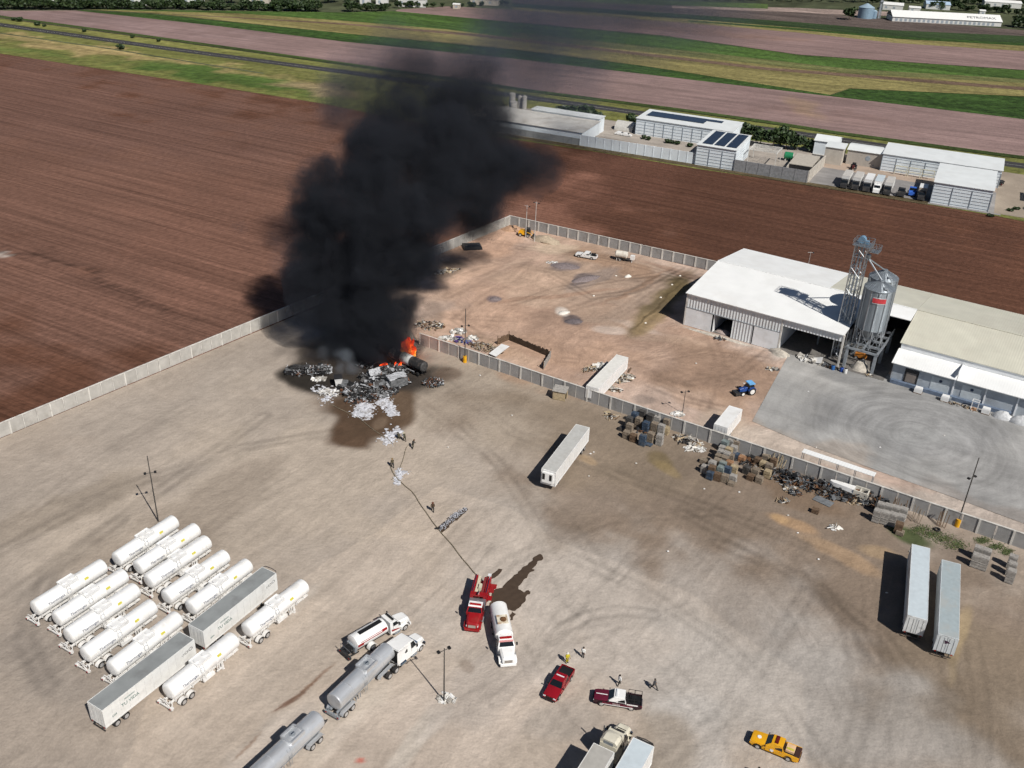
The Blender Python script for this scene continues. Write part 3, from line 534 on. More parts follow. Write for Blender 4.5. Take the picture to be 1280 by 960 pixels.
# ---- silos on a raised platform, with the elevator tower
m_silo = mat('silo_corrugated_steel', (.31, .35, .385), rough=.42, metal=.55, var=.16, scale=.5, stretch=(3, 3, .25), dirt=(.26, .28, .30), dirt_amt=.5, dirt_scale=.8)
_nt = m_silo.node_tree; _wv = node(_nt, 'ShaderNodeTexWave', bands_direction='Z'); _wv.inputs['Scale'].default_value = 2.2
_tc = node(_nt, 'ShaderNodeTexCoord'); _bp = node(_nt, 'ShaderNodeBump'); _bp.inputs['Distance'].default_value = .06
_nt.links.new(_tc.outputs['Object'], _wv.inputs['Vector']); _nt.links.new(_wv.outputs[1], _bp.inputs['Height']); _nt.links.new(_bp.outputs[0], _nt.nodes['Principled BSDF'].inputs['Normal'])
def silo(label, u, v, r, z0, z1, sign):
    o = WU(u, v); t = thing('grain_silo', label, 'silo', (o.x, o.y, 0), WH_A, 'grain silos beside the warehouse')
    MB().lathe_z([(z0, r), (z1, r)], n=36).build('bin_wall', m_silo, t, smooth=True)
    MB().lathe_z([(z1, r+.12), (z1+.12, r+.12), (z1+1.45, .55), (z1+1.75, .5)], n=36).build('cone_roof', m_silo, t, smooth=20)
    rb = MB()
    for i in range(24):
        a = 2*math.pi*i/24; c, s = math.cos(a), math.sin(a)
        rb.tube([((r+.1)*c, (r+.1)*s, z1+.16), (.6*c, .6*s, z1+1.5)], .045, n=4); rb.bx(0, 0, 0, 0, 0, 0) if False else None
    rb.build('roof_rib', m_steel, t)['kind'] = 'stuff'
    for i in range(12):
        a = 2*math.pi*(i+.5)/12; MB().box(((r+.06)*math.cos(a), (r+.06)*math.sin(a), (z0+z1)/2-.3), (.14, .14, z1-z0+.6), rz=a).build('stiffener', m_steel, t)
    MB().lathe_z([(z0, r-.05), (z0-2.6, .5), (z0-3.0, .45)], n=24).build('hopper', m_steel, t, smooth=True)
    MB().box((r*.5, -r*.55, z1+.75), (.8, .8, .25), rz=.5).build('hatch', m_steel_dull, t)
    for i in range(8):
        a = 2*math.pi*(i+.5)/8; b = a+2*math.pi/8
        p = (r*math.cos(a), r*math.sin(a)); q = (r*math.cos(b), r*math.sin(b))
        MB().cyl((*p, 5.1), (*p, z0), .12, n=6).build('support_leg', m_steel, t)
        MB().cyl((*p, 5.2), (*q, z0-.1), .06, n=5).cyl((*q, 5.2), (*p, z0-.1), .06, n=5).build('brace', m_steel, t)
    if sign:
        sg = MB()
        N_ = 5
        A0 = -1.66; 
        pts = [(A0+.86*k/N_) for k in range(N_+1)]
        for a, b in zip(pts[:-1], pts[1:]):
            rr = r+.16; sg.plate((rr*math.cos(a), rr*math.sin(a), z1-2.3), (rr*math.cos(b), rr*math.sin(b), z1-2.3), (rr*math.cos(b), rr*math.sin(b), z1-1.3), (rr*math.cos(a), rr*math.sin(a), z1-1.3), .02)
        s_ = sg.build('maker_sign', mat('sign_red', (.55, .05, .06)), t)
        for z in (z1-1.22, z1-2.46):
            q = MB()
            for a, b in zip(pts[:-1], pts[1:]): q.plate((rr*math.cos(a), rr*math.sin(a), z), (rr*math.cos(b), rr*math.sin(b), z), (rr*math.cos(b), rr*math.sin(b), z+.08), (rr*math.cos(a), rr*math.sin(a), z+.08), .02)
            q.build('sign_border', mat('sign_white', (.75, .72, .72)), s_)
    return t
silo('front steel grain silo with a red sign, nearest the concrete apron', 40.1, 4.9, 3.05, 9.4, 18.4, True)
silo('rear steel grain silo half hidden behind the front silo', 39.3, 11.1, 2.95, 9.4, 18.6, False)
pl = thing('silo_platform', 'grey steel frame on thick legs carrying the two silos', 'platform', tuple(WU(40.1, 4.9)), WH_A)
for u in (-3.0, 3.0):
    for v in (-3.1, 3.3, 9.7): MB().bx(u-.3, u+.3, v-.3, v+.3, 0, 4.6).build('column', m_steel_dull, pl)
dk = MB()
for u in (-3.2, 0, 3.2): dk.bx(u-.2, u+.2, -3.5, 10.2, 4.602, 5.0)
for v in (-3.3, 0, 3.3, 6.6, 9.9): dk.bx(-3.5, 3.5, v-.2, v+.2, 4.62, 5.06)
dk.build('beam_frame', m_steel_dull, pl)
for a, b in (((-3.4, -3.4), (3.4, -3.4)), ((3.4, -3.4), (3.4, 10.1)), ((-3.4, -3.4), (-3.4, 10.1))):
    r_ = MB(); a3, b3 = Vector((*a, 5.0)), Vector((*b, 5.0)); n_ = max(2, int((b3-a3).length/1.5))
    for k in range(n_+1): p = a3.lerp(b3, k/n_); r_.cyl(p, p+Vector((0, 0, 1.05)), .035, n=4)
    for z in (.55, 1.05): r_.cyl(a3+Vector((0, 0, z)), b3+Vector((0, 0, z)), .035, n=4)
    r_.build('railing', m_steel, pl)
TWZ = 26.5
_t = G(1079, 306, TWZ)
tw = thing('elevator_tower', 'tall lattice tower with a work platform feeding the silos through sloping pipes', 'tower', (_t.x, _t.y, 0), WH_A)
hw = 1.25
for sx in (-1, 1):
    for sy in (-1, 1): MB().box((sx*hw, sy*hw, TWZ/2), (.2, .2, TWZ)).build('corner_leg', m_steel, tw)
for k in range(11):
    z0 = k*TWZ/11; z1 = z0+TWZ/11; b_ = MB()
    for (x0, y0), (x1, y1) in (((-hw, -hw), (hw, -hw)), ((hw, -hw), (hw, hw)), ((hw, hw), (-hw, hw)), ((-hw, hw), (-hw, -hw))):
        b_.cyl((x0, y0, z1), (x1, y1, z1), .07, n=5); b_.cyl((x0, y0, z0), (x1, y1, z1), .05, n=5)
        if k % 2 == 0: b_.cyl((x1, y1, z0), (x0, y0, z1), .05, n=5)
    b_.build('lattice_brace', m_steel, tw)
for x in (-.35, .35): MB().bx(x-.16, x+.16, -.25, .25, .5, TWZ+1.2).build('elevator_leg', m_steel_dull, tw)
MB().bx(-1.75, 1.9, -1.6, 1.6, TWZ, TWZ+.12).bx(1.9, 3.6, -1.2, 1.2, TWZ-.9, TWZ-.78).build('work_platform', m_steel, tw)
rl = MB()
for (x0, x1, y0, y1, z) in ((-1.75, 1.9, -1.6, 1.6, TWZ+.1), (1.9, 3.6, -1.2, 1.2, TWZ-.8)):
    c_ = [(x0, y0), (x1, y0), (x1, y1), (x0, y1)]
    for i in range(4):
        a, b = c_[i], c_[(i+1) % 4]
        for h in (.6, 1.15): rl.cyl((*a, z+h), (*b, z+h), .05, n=4)
        for k in range(3): p = Vector((*a, z)).lerp(Vector((*b, z)), k/3); rl.cyl(p, p+Vector((0, 0, 1.15)), .05, n=4)
rl.build('railing', m_steel, tw)
MB().cyl((-.35, -.55, TWZ+1.1), (-.35, .55, TWZ+1.1), .75, n=16).build('elevator_head', mat('drive_blue', (.16, .27, .38), rough=.4), tw)
MB().box((.7, 0, TWZ+.7), (.8, .7, .7)).build('drive_motor', mat('drive_blue', (.16, .27, .38)), tw)
MB().lathe_z([(TWZ-3.0, .2), (TWZ-2.5, .5), (TWZ-1.8, .5)], 1.6, 0, 12).build('distributor', m_steel, tw)
def tl(P):  # world -> tower frame
    d = P-_t; c_, s_ = math.cos(-WH_A), math.sin(-WH_A); return Vector((d.x*c_-d.y*s_, d.x*s_+d.y*c_, P.z))
for (u, v) in ((40.1, 4.9), (39.3, 11.1)):
    q = tl(WU(u, v, 20.1)); MB().cyl((1.6, 0, TWZ-2.6), q, .17, n=8).build('spout_pipe', m_steel, tw)
ld = MB()
for y in (-.25, .25): ld.cyl((-hw-.2, y, .3), (-hw-.2, y, TWZ+1), .04, n=4)
for k in range(60): ld.cyl((-hw-.2, -.25, .5+k*.43), (-hw-.2, .25, .5+k*.43), .02, n=3)
ld.build('ladder', m_steel, tw)
MB().bx(-1.9, 1.9, -1.9, 1.9, 8.2, 8.35).build('roof_collar', m_dark, tw)
# bulk heaps inside the recess and by the open bay
def heap(name, label, cat, p, rx, ry, h, m, rz=0, rough=.3, n=18, group=None, seed=1, z0=0):
    r_ = random.Random(seed); rg = []
    for k, (t, zz) in enumerate(((1, -.05), (.86, .28), (.62, .62), (.34, .88), (.08, 1))):
        rg.append([(rx*t*math.cos(2*math.pi*i/n)*(1+rough*r_.uniform(-.6, .6)), ry*t*math.sin(2*math.pi*i/n)*(1+rough*r_.uniform(-.6, .6)), h*zz*(1+rough*r_.uniform(-.5, .5)) if k else -.05) for i in range(n)])
    t = MB().rings(rg).build(name, m, smooth=70); t.location = (p[0], p[1], z0); t.rotation_euler = (0, 0, rz)
    return tag(t, label, cat, group)

# ------------------------------------------------------------------ farm buildings beyond the ploughed field
CO = G(871, 209); C_A = R(-24.5)
def CU_(u, v, z=0): return uv(CO, C_A, u, v, z)
def loc_poly(name, pts, z, m): return flat(name, [CU_(*p) for p in pts], z, m)
lot = ground_mat('lot_dust', [(-24, .05, .3, .2, 4), (0, .1, .1, .2, 5)], attr=None, base=(.36, .32, .28), bump=.03)
loc_poly('yard_dirt', [(-98, 3), (39, 3), (39, 50), (-98, 47)], .12, lot)
loc_poly('paved_lot', [(39, .6), (100, .6), (100, 31), (39, 31)], .125, ground_mat('lot_concrete', [(-24, .1, .3, .15, 4), (0, .12, .12, .2, 5)], attr=None, base=(.25, .24, .235), bump=.02))
loc_poly('yard_dirt', [(39, 26), (79, 24), (110, 30), (110, 55), (39, 50)], .13, ground_mat('lot_tan', [(-24, .1, .2, .2, 5)], attr=None, base=(.38, .30, .24), bump=.03))
loc_poly('drive', [(98, 2), (135, 2), (135, 58), (98, 58)], .135, ground_mat('drive_soil', [(0, .08, .08, .25, 5)], attr=None, base=(.30, .25, .2), bump=.03))
loc_poly('field_margin', [(-100, -.8), (78, -.8), (78, 3.2), (-100, 3.2)], .14, ground_mat('margin_soil', [(-24, .08, .5, .4, 5), (0, .5, .5, .4, 5)], attr=None, base=(.095, .075, .042), bump=.1))
m_solar = mat('solar_glass', (.018, .028, .05), rough=.15, var=.2, spec=.6)
m_wr2 = sheet_metal('pale_roof_sheet', (.74, .77, .77), pitch=.8, axis=1, depth=.012, var=.05, dirt=(.6, .6, .58), rust=.3)
m_wc2 = mat('pale_blue_cladding', (.76, .82, .86), var=.06, scale=.2, dirt=(.48, .52, .55), dirt_amt=.35, dirt_scale=.15)
m_girt = mat('girt_grey', (.30, .345, .39))
def shed(name, label, u0, u1, v0, v1, hf, hb, bays=3, rows=5, ridge=None, mw=None, mr=None, girts=True, side_girts=False, frame_dir=C_A, frame_at=CU_, cat='warehouse'):
    mw = mw or m_wc2; mr = mr or m_wr2
    o = frame_at(u0, v0); W, D = u1-u0, v1-v0; t = thing(name, label, cat, (o.x, o.y, 0), frame_dir)
    wl = MB(); wl.add([(0, 0, 0), (W, 0, 0), (W, D, 0), (0, D, 0), (0, 0, hf), (W, 0, hf), (W, D, hb), (0, D, hb)], [(0, 1, 5, 4), (1, 2, 6, 5), (2, 3, 7, 6), (3, 0, 4, 7), (3, 2, 1, 0)])
    wl.build('wall', mw, t)
    rf = MB(); e = .35
    if ridge:
        roof_piece(rf, -e, W+e, -e, D/2, hf+.1, ridge); roof_piece(rf, -e, W+e, D/2+.003, D+e, ridge, hb+.1)
    else: roof_piece(rf, -e, W+e, -e, D+e, hf+.14, hb+.17)
    rf.build('roof', mr, t)
    if girts:
        for i in range(bays+1): MB().bx(i*W/bays-.10, i*W/bays+.10, -.16, .002, 0, hf-.9).build('bay_post', m_girt, t)
        for k in range(rows): MB().bx(.1, W-.1, -.09, -.004, .7+k*(hf-1.8)/(rows-1)-.035, .7+k*(hf-1.8)/(rows-1)+.035).build('girt', m_girt, t)
    if side_girts:
        for k in range(rows): MB().bx(W+.004, W+.07, .2, D-.2, .8+k*(hf-1.6)/rows, .86+k*(hf-1.6)/rows).build('girt', m_girt, t)
    return t
sm = shed('warehouse', 'small white warehouse with three blocks of solar panels on its roof', -1.5, 12.6, 2.6, 24, 7.3, 7.9, 3, 6, side_girts=True)
for i in range(3):
    a = 1.2+i*4.35; q = MB(); z = lambda v: 7.3+.32+.6*v/21.4
    q.add([(a, 2, z(2)), (a+3.7, 2, z(2)), (a+3.7, 20.3, z(20.3)), (a, 20.3, z(20.3)), (a, 2, z(2)-.08), (a+3.7, 2, z(2)-.08), (a+3.7, 20.3, z(20.3)-.08), (a, 20.3, z(20.3)-.08)], [(0, 1, 2, 3), (7, 6, 5, 4), (0, 4, 5, 1), (1, 5, 6, 2), (2, 6, 7, 3), (3, 7, 4, 0)])
    q.build('solar_panel', m_solar, sm)
bg_ = shed('warehouse', 'big white warehouse with a long dark solar array along its far roof edge', -34.5, 3.8, 32, 48.5, 6.4, 6.6, 10, 5)
MB().bx(2, 25.5, 5.5, 13.5, 6.75, 6.84).build('solar_panel', m_solar, bg_); MB().bx(25.6, 31.5, 10.2, 13.5, 6.75, 6.84).build('solar_panel', m_solar, bg_)
lowb = shed('workshop', 'long low white building with a weathered pale roof near the smoke', -97, -46.5, 4.6, 23, 4.6, 5.2, girts=False, mr=mat('weathered_roof', (.60, .58, .54), var=.12, scale=.25, dirt=(.42, .38, .33), dirt_amt=.6, dirt_scale=.2), cat='building')
shed('workshop', 'narrow raised white hall behind the long low building', -76, -46.8, 23.2, 29, 6.0, 6.0, girts=False, cat='building')
shed('workshop', 'small pale flat roofed block by the clump of dark trees', -70, -58, 33, 42, 4.5, 4.5, girts=False, cat='building')
for k, (u, v, h, r_) in enumerate(((-88, 30, 9.5, 1.3), (-85, 31, 8.5, .9), (-82.5, 30, 9, 1.0), (-86, 27, 7, 1.6))):
    p = CU_(u, v); t = thing('storage_tank', ['tallest pale upright tank at the end of the low building', 'slim pale upright tank second from the smoke', 'pale upright tank on the right of its cluster', 'squat grey upright tank in front of the taller tanks'][k], 'tank', (p.x, p.y, 0), 0, 'upright tanks beside the low building')
    MB().lathe_z([(0, r_), (h, r_)], n=14).build('shell', mat('tank_pale', (.55, .52, .48), var=.15), t, smooth=True); MB().lathe_z([(h, r_+.05), (h+.5, .3)], n=14).build('cap', mat('tank_pale', (.55, .52, .48)), t, smooth=30)
def wall_cx(label, u0, v0, u1, v1, h, m, posts=6, name='boundary_wall', tint=None):
    a, b = CU_(u0, v0), CU_(u1, v1); d = b-a; t = thing(name, label, 'wall', (a.x, a.y, 0), math.atan2(d.y, d.x)); L = d.length
    MB().bx(0, L, -.12, .12, 0, h).build('wall_panel', m, t)
    for i in range(posts+1): MB().bx(i*L/posts-.16, i*L/posts+.16, -.2, .2, 0, h+.05).build('post', tint or m, t)
wall_cx('tall white sheet wall in front of the warehouses', -46.6, 3.4, -1.6, 3.2, 4.1, m_wc2, 14)
wall_cx('stained grey wall under the long low building', -97, 3.6, -46.8, 3.5, 2.6, mat('stained_grey_wall', (.30, .31, .31), var=.2, scale=.25, dirt=(.15, .15, .15), dirt_amt=.6, dirt_scale=.25), 16)
m_blk = mat('grey_block', (.25, .255, .265), var=.18, scale=1.4)
wall_cx('grey block wall between the solar warehouse and the ruin', 12.8, 2.4, 38.2, 2.3, 4.2, m_blk, 6)
m_tanw = mat('bare_plaster', (.52, .48, .42), var=.1, scale=.4, dirt=(.38, .34, .29), dirt_amt=.4)
wall_cx('pale plaster wall running back from the corner of the block wall', 38.5, 2.6, 39.8, 27, 4.2, m_tanw, 4)
ru = thing('ruin', 'roofless plaster store with a dark opening behind the block wall', 'building', tuple(CU_(30, 6)), C_A)
MB().bx(0, 8.2, 4, 20, 3.6, 3.8).build('roof_slab', mat('tan_slab', (.46, .42, .36), var=.12), ru)
MB().bx(0, .2, 0, 20, 0, 3.6).bx(.2, 8.2, 19.8, 20, 0, 3.6).bx(.2, 8.2, 9, 9.2, 0, 3.6).build('wall', m_tanw, ru); MB().bx(.3, 8, .5, 4, .13, .2).build('floor_slab', m_dark, ru); MB().bx(.3, 8, 4.1, 9, .13, 3.5).build('dark_opening', m_dark, ru)
shed('shed', 'pale gabled shed with a grey side behind the ruin', 33, 41.5, 43, 53, 5.2, 5.2, girts=False, ridge=6.6, cat='shed')
shed('shed', 'upright plaster block with a flat roof beside the gabled shed', 38.8, 45.2, 31.5, 39, 6.2, 6.4, girts=False, mw=m_tanw, cat='shed')
sg = shed('shed', 'beige shed with a white roof and a round vent in its wall', 46.3, 58.5, 35.5, 46, 5.4, 5.4, girts=False, mw=mat('beige_wall', (.42, .39, .35), var=.08), ridge=6.4, cat='shed')
MB().cyl((7.4, -.08, 3.2), (7.4, .05, 3.2), .9, n=16).build('vent', m_girt, sg)
shed('warehouse', 'long white warehouse standing behind the row of parked trucks', 58.8, 98.2, 33.5, 49.5, 6.2, 6.6, 8, 5)
shed('warehouse', 'white roofed warehouse nearest the field at the right end of the farm buildings', 78.5, 96.2, 2.4, 25.5, 7.0, 7.6, 3, 6, side_girts=False)
for i in range(3): p = CU_(64+i*4.6, 31); tt = thing('loading_rack', ['left', 'middle', 'right'][i]+' cream steel rack before the long white warehouse', 'rack', (p.x, p.y, 0), C_A, 'racks before the long warehouse'); [MB().bx(x-.1, x+.1, -.1, .1, 0, 3.4).build('post', mat('rack_cream', (.6, .58, .45)), tt) for x in (0, 4)]; [MB().bx(-.1, 4.1, -.2, .2, z, z+.25).build('beam', mat('rack_cream', (.6, .58, .45)), tt) for z in (1.6, 3.2)]
cn = thing('steel_canopy', 'open white steel canopy frame behind the small solar warehouse', 'canopy', tuple(CU_(14.5, 15)), C_A)
for u in (0, 10):
    for v in (0, 9): MB().bx(u-.12, u+.12, v-.12, v+.12, 0, 5.2).build('post', m_post, cn)
for k in range(8): MB().bx(-.3, 10.3, k*9/7-.1, k*9/7+.1, 5.204, 5.4).build('purlin', m_post, cn)
for u in (0, 10): MB().bx(u-.15, u+.15, -.3, 9.3, 5.0, 5.2).build('beam', mat('white_beam', (.75, .75, .73)), cn)
m_green = mat('tank_green', (.02, .20, .09), rough=.4)
for k, (px, py, L_) in enumerate(((985, 201, 3.0), (1003, 204, 5.0))):
    p = G(px, py); t = thing('fuel_tank', ['short green cylindrical tank behind the block wall', 'longer green cylindrical tank with a white end behind the block wall'][k], 'tank', (p.x, p.y, 0), C_A+.1)
    MB().lathe_x([(-L_/2-.25, .6), (-L_/2, 1.35), (L_/2, 1.35), (L_/2+.25, .6)], cz=1.9, n=18).build('shell', m_green, t, smooth=True)
    for x in (-L_/3, L_/3): MB().bx(x-.2, x+.2, -1, 1, 0, .9).build('saddle', m_post, t)
    MB().lathe_x([(L_/2+.02, 1.37), (L_/2+.3, .65)], cz=1.9, n=18).build('end_cap', m_post, t, smooth=True)
ar = thing('arched_shed', 'small arched white sheet shed beside the big warehouse', 'shed', tuple(CU_(-44, 34)), C_A)
MB().rings([[(x, 3.5*math.cos(math.pi*i/10)+3, 3.4*math.sin(math.pi*i/10)) for i in range(11)] for x in (0, 7.5)]).build('vault', mat('old_vault', (.5, .49, .46), var=.15), ar, smooth=True); MB().bx(-.05, .0, 1.8, 4.2, 0, 2.2).build('doorway', m_girt, ar)

# ------------------------------------------------------------------ trees
m_leaf = [mat('leaves_dark', (.022, .042, .014), var=.35, scale=.9, rough=.6), mat('leaves_mid', (.04, .068, .02), var=.35, scale=.9, rough=.6)]
m_bark = mat('bark', (.10, .075, .055), var=.2)
def crown_mesh(R_, H_, n, sd, size=.55):
    r_ = random.Random(sd); mb = MB(); cl = [(r_.uniform(-.5, .5)*R_, r_.uniform(-.5, .5)*R_, H_*r_.uniform(.38, .75), R_*r_.uniform(.38, .62)) for _ in range(9)]
    for _ in range(n):
        c = r_.choice(cl); d = Vector((r_.gauss(0, 1), r_.gauss(0, 1), r_.gauss(0, 1))).normalized()*c[3]*r_.uniform(.55, 1.05)
        p = Vector((c[0]+d.x, c[1]+d.y, max(.5, c[2]+d.z*.8))); s = size*r_.uniform(.6, 1.5)
        a = Vector((r_.uniform(-1, 1), r_.uniform(-1, 1), r_.uniform(-1, 1))).normalized(); b = a.orthogonal().normalized(); c2 = a.cross(b)
        mb.mi(0 if r_.random() < .6 else 1)
        mb.add([p-b*s-c2*s*.6, p+b*s*.3-c2*s, p+b*s+c2*s*.4, p-b*s*.2+c2*s+a*s*.3], [(0, 1, 2, 3)])
    return mb.mesh('crown', m_leaf)
def trunk_mesh(H_):
    mb = MB().cyl((0, 0, -.2), (.1, 0, H_*.4), .22, .14, n=7)
    for a in (0, 2.1, 4.2): mb.cyl((.1, 0, H_*.36), (H_*.2*math.cos(a), H_*.2*math.sin(a), H_*.65), .12, .05, n=5)
    return mb.mesh('trunk', m_bark)
CR = [(crown_mesh(3.2, 6.5, 420, 3), trunk_mesh(6.5)), (crown_mesh(4.0, 7.5, 520, 4), trunk_mesh(7.5)), (crown_mesh(3.0, 5.0, 380, 5), trunk_mesh(5)), (crown_mesh(2.0, 2.6, 220, 6, .4), trunk_mesh(2.6))]
def tree(k, p, s, label, group, sz=1, name='broadleaf_tree', cat='tree'):
    t = thing(name, label, cat, (p[0], p[1], 0), rnd.uniform(0, 6), group); t.scale = (s, s, s*sz)
    link('crown', CR[k][0], t); link('trunk', CR[k][1], t); return t
farm_trees = [((703, 150), 0, 1.0, 'small rounded tree at the left end of the clump by the low building'), ((716, 152), 1, .95, 'broad dark tree in the clump by the low building'), ((731, 155), 1, 1.1, 'largest dark tree in the clump by the low building'), ((744, 157), 0, .95, 'dark tree at the right end of the clump by the low building'), ((789, 157), 0, .8, 'small tree at the left corner of the big solar warehouse'),
    ((934, 176), 1, .95, 'leafy green tree at the right corner of the big solar warehouse'), ((950, 182), 1, .95, 'dark tree behind the white canopy frame'), ((966, 186), 1, 1.05, 'wide dark tree behind the canopy frame and green tanks'), ((982, 187), 1, 1.0, 'dark tree behind the green tanks'), ((994, 188), 0, 1.05, 'dark tree right of the green tanks'), ((1011, 189), 2, .9, 'low bushy tree beside the pale gabled shed'), ((975, 178), 1, .9, 'dark tree nearest the road behind the green tanks')]
for px, k, s, lb in farm_trees: tree(k, G(*px), s, lb, 'trees among the farm buildings')
for k, (px, s, lb) in enumerate((((151, 62), .95, 'lone round green bush on the verge before the road'), ((24, 27), .9, 'pair sized dark bush at the far left beyond the road'), ((17, 26), .7, 'dark bush at the left edge beyond the road'), ((47, 32), .75, 'dark bush beyond the road, third from the left'), ((56, 33.5), .5, 'tiny dark bush beyond the road right of a larger one'), ((105, 40), .6, 'small dark bush beyond the road left of the middle'), ((166, 47.5), .6, 'small dark bush beyond the road above the lone green bush'), ((198, 52), .6, 'small dark bush beyond the road nearest the smoke'))):
    tree(3, G(*px), s*1.3, lb, 'bushes along the road', .8, 'bush', 'bush')
bank = [G(x, y) for x, y in [(1284, 262), (1270, 262), (1262, 264), (1238, 271)]]
for k, p in enumerate(bank): tree(3, p, .6, ['low weedy bush', 'small weedy bush', 'dry weedy bush', 'green weedy bush'][k]+' at the right edge by the farm drive', 'weeds by the farm drive', .6, 'bush', 'bush')
# far tree line and the buildings of the town behind it
r2 = random.Random(21)
def far_row(x0, x1, y0, y1, n, s0, s1, where, group):
    for i in range(n):
        x = x0+(x1-x0)*(i+r2.uniform(.1, .9))/n; y = y0+(y1-y0)*(x-x0)/(x1-x0)+r2.uniform(-1.2, .2)
        tree(r2.choice((0, 1, 1, 2)), G(x, y), r2.uniform(s0, s1), where, group, r2.uniform(.7, 1.0))
far_row(-25, 250, 12, 11.5, 60, .8, 1.15, 'dark tree in the hedge line beyond the fields at top left', 'trees of the far hedge line')
far_row(250, 400, 12.5, 14, 26, .8, 1.25, 'dark tree in the denser far wood left of the smoke', 'trees of the far wood')
far_row(345, 405, 15, 14.5, 6, .9, 1.2, 'dark tree at the field edge in front of the far wood', 'trees before the far wood')
far_row(430, 480, 15, 14.5, 6, .8, 1.15, 'dark tree in the small grove before the far houses', 'trees of the small grove')
far_row(480, 640, 11, 7, 16, .5, .8, 'small tree in the thin far row near the smoke', 'trees of the thin far row')
far_row(-25, 500, 5, 3, 44, .8, 1.2, 'tree rising among the far houses at the top edge', 'trees among the far houses')
far_row(1165, 1300, 11, 20, 20, .7, 1.1, 'dark tree above the long white shed at top right', 'trees behind the far white shed')
far_row(1060, 1290, 3, 8, 26, .7, 1.1, 'dark tree in the far wood at the top right edge', 'trees of the top right wood')
far_row(880, 1060, 1, 3, 14, .6, .9, 'dark tree in the far row left of the distant silo', 'trees of the far row by the distant silo')
far_row(1262, 1300, 33, 38, 5, .9, 1.3, 'dark tree at the right end of the long white shed', 'trees at the end of the white shed')
tree(1, G(1061, 25), 1.25, 'round dark tree left of the distant steel silo', 'trees at the end of the white shed')
def far_house(px0, px1, h, d, label, mw, mr, gable=True, name='far_house', cat='building'):
    a, b = G(*px0), G(*px1); dv = b-a; W = dv.length; rz = math.atan2(dv.y, dv.x); t = thing(name, label, cat, (a.x, a.y, 0), rz)
    MB().bx(0, W, 0, d, 0, h).build('wall', mw, t)
    rf = MB()
    if gable: roof_piece(rf, -.3, W+.3, -.3, d/2, h, h+d*.12); roof_piece(rf, -.3, W+.3, d/2+.003, d+.3, h+d*.12, h)
    else: rf.bx(-.3, W+.3, -.3, d+.3, h+.003, h+.25)
    rf.build('roof', mr, t)
    for i in range(max(1, int(W/6))): MB().bx(i*6+1.5, i*6+3.2, -.05, .0, h*.3, h*.7).build('window', m_girt, t)
    return t
m_hw = mat('house_white', (.62, .62, .60), var=.1); m_hb = mat('house_blue_roof', (.40, .52, .66), var=.1); m_hc = mat('house_cream', (.5, .45, .38), var=.1); m_hr = mat('house_white_roof', (.75, .75, .73), var=.08)
far_house((40, 5), (68, 5.5), 6, 10, 'white far building behind the hedge line at top left', m_hw, m_hr, False)
far_house((78, 4), (104, 4.5), 5, 12, 'cream far building with a white roof behind the hedge line', m_hc, m_hr)
far_house((150, 6), (185, 7), 5, 14, 'far shed with a white roof above the middle of the hedge line', m_hw, m_hr)
far_house((205, 5), (252, 6), 5, 16, 'far shed with a long pale blue roof above the hedge line', m_hw, m_hb)
far_house((312, 5), (336, 6), 5, 12, 'pale yellow far building in a gap of the wood', m_hc, m_hr, False)
far_house((450, 9), (462, 9.5), 7, 8, 'narrow blue and white far building above the small grove', m_hw, m_hb, False)
far_house((470, 7), (485, 7.5), 5, 10, 'small white far house right of the small grove', m_hw, m_hr)
far_house((498, 8), (532, 9.5), 5, 12, 'white far house with a reddish roof end near the smoke', m_hw, m_hr)
far_house((566, 11), (574, 11.5), 3, 5, 'tiny pale hut at the edge of the far field', m_hc, m_hr)
far_house((588, 5.5), (622, 7.5), 4, 14, 'long grey far shed under the drifting smoke', m_hc, mat('grey_roof', (.33, .36, .38), var=.1))
far_house((1103, 12), (1128, 14), 4, 12, 'low far shed with a white roof left of the long white shed', m_hw, m_hr)
far_house((1157, 11), (1187, 13), 4, 14, 'far shed with a pale blue and cream roof behind the long white shed', m_hw, m_hb)
far_house((1136, 14.5), (1150, 15.5), 3, 8, 'small far hut with a white roof above the long white shed', m_hw, m_hr)
far_house((1230, 8), (1276, 11), 4, 12, 'long pale far roof among the trees at the top right corner', m_hw, m_hr)
far_house((1224, 18.5), (1231, 19), 3, 6, 'tiny pale hut among the trees above the lettered shed', m_hw, m_hr)
# the long white shed with big letters, and the steel silo beside it
pa, pb = G(1115, 26.5), G(1251, 33.4); dv = pb-pa; PW = dv.length; pr = thing('long_shed', 'long white shed with large dark letters on its right end roof', 'warehouse', (pa.x, pa.y, 0), math.atan2(dv.y, dv.x))
MB().bx(0, PW, 0, 16, 0, 3.2).build('wall', m_hw, pr)
q = MB(); roof_piece(q, -.4, PW+.4, -.6, 8, 3.3, 7.0); roof_piece(q, -.4, PW+.4, 8.003, 16.6, 7.0, 3.3); q.build('roof', m_hr, pr)
for i in range(22): MB().bx(2+i*3.3, 3.8+i*3.3, -.06, -.0, .3, 2.2).build('bay_opening', m_girt, pr)
sl_ = math.atan2(3.7, 8.6)
text_mesh('roof_lettering', 'PETROMAX', 4.0, mat('letter_dark', (.03, .035, .05)), pr, frame_mat((PW*.82, 3.1, 4.97), (1, 0, 0), (0, math.cos(sl_), math.sin(sl_))))
sp = G(1081, 22.5); t = thing('grain_silo', 'distant blue grey steel silo by the long white shed', 'silo', (sp.x, sp.y, 0))
MB().lathe_z([(0, 5.6), (7.5, 5.6)], n=24).build('bin_wall', mat('silo_blue', (.25, .36, .46), rough=.5, metal=.2), t, smooth=True); MB().lathe_z([(7.5, 5.8), (10.2, .6)], n=24).build('cone_roof', mat('silo_blue_roof', (.34, .45, .54), rough=.5, metal=.2), t, smooth=20)
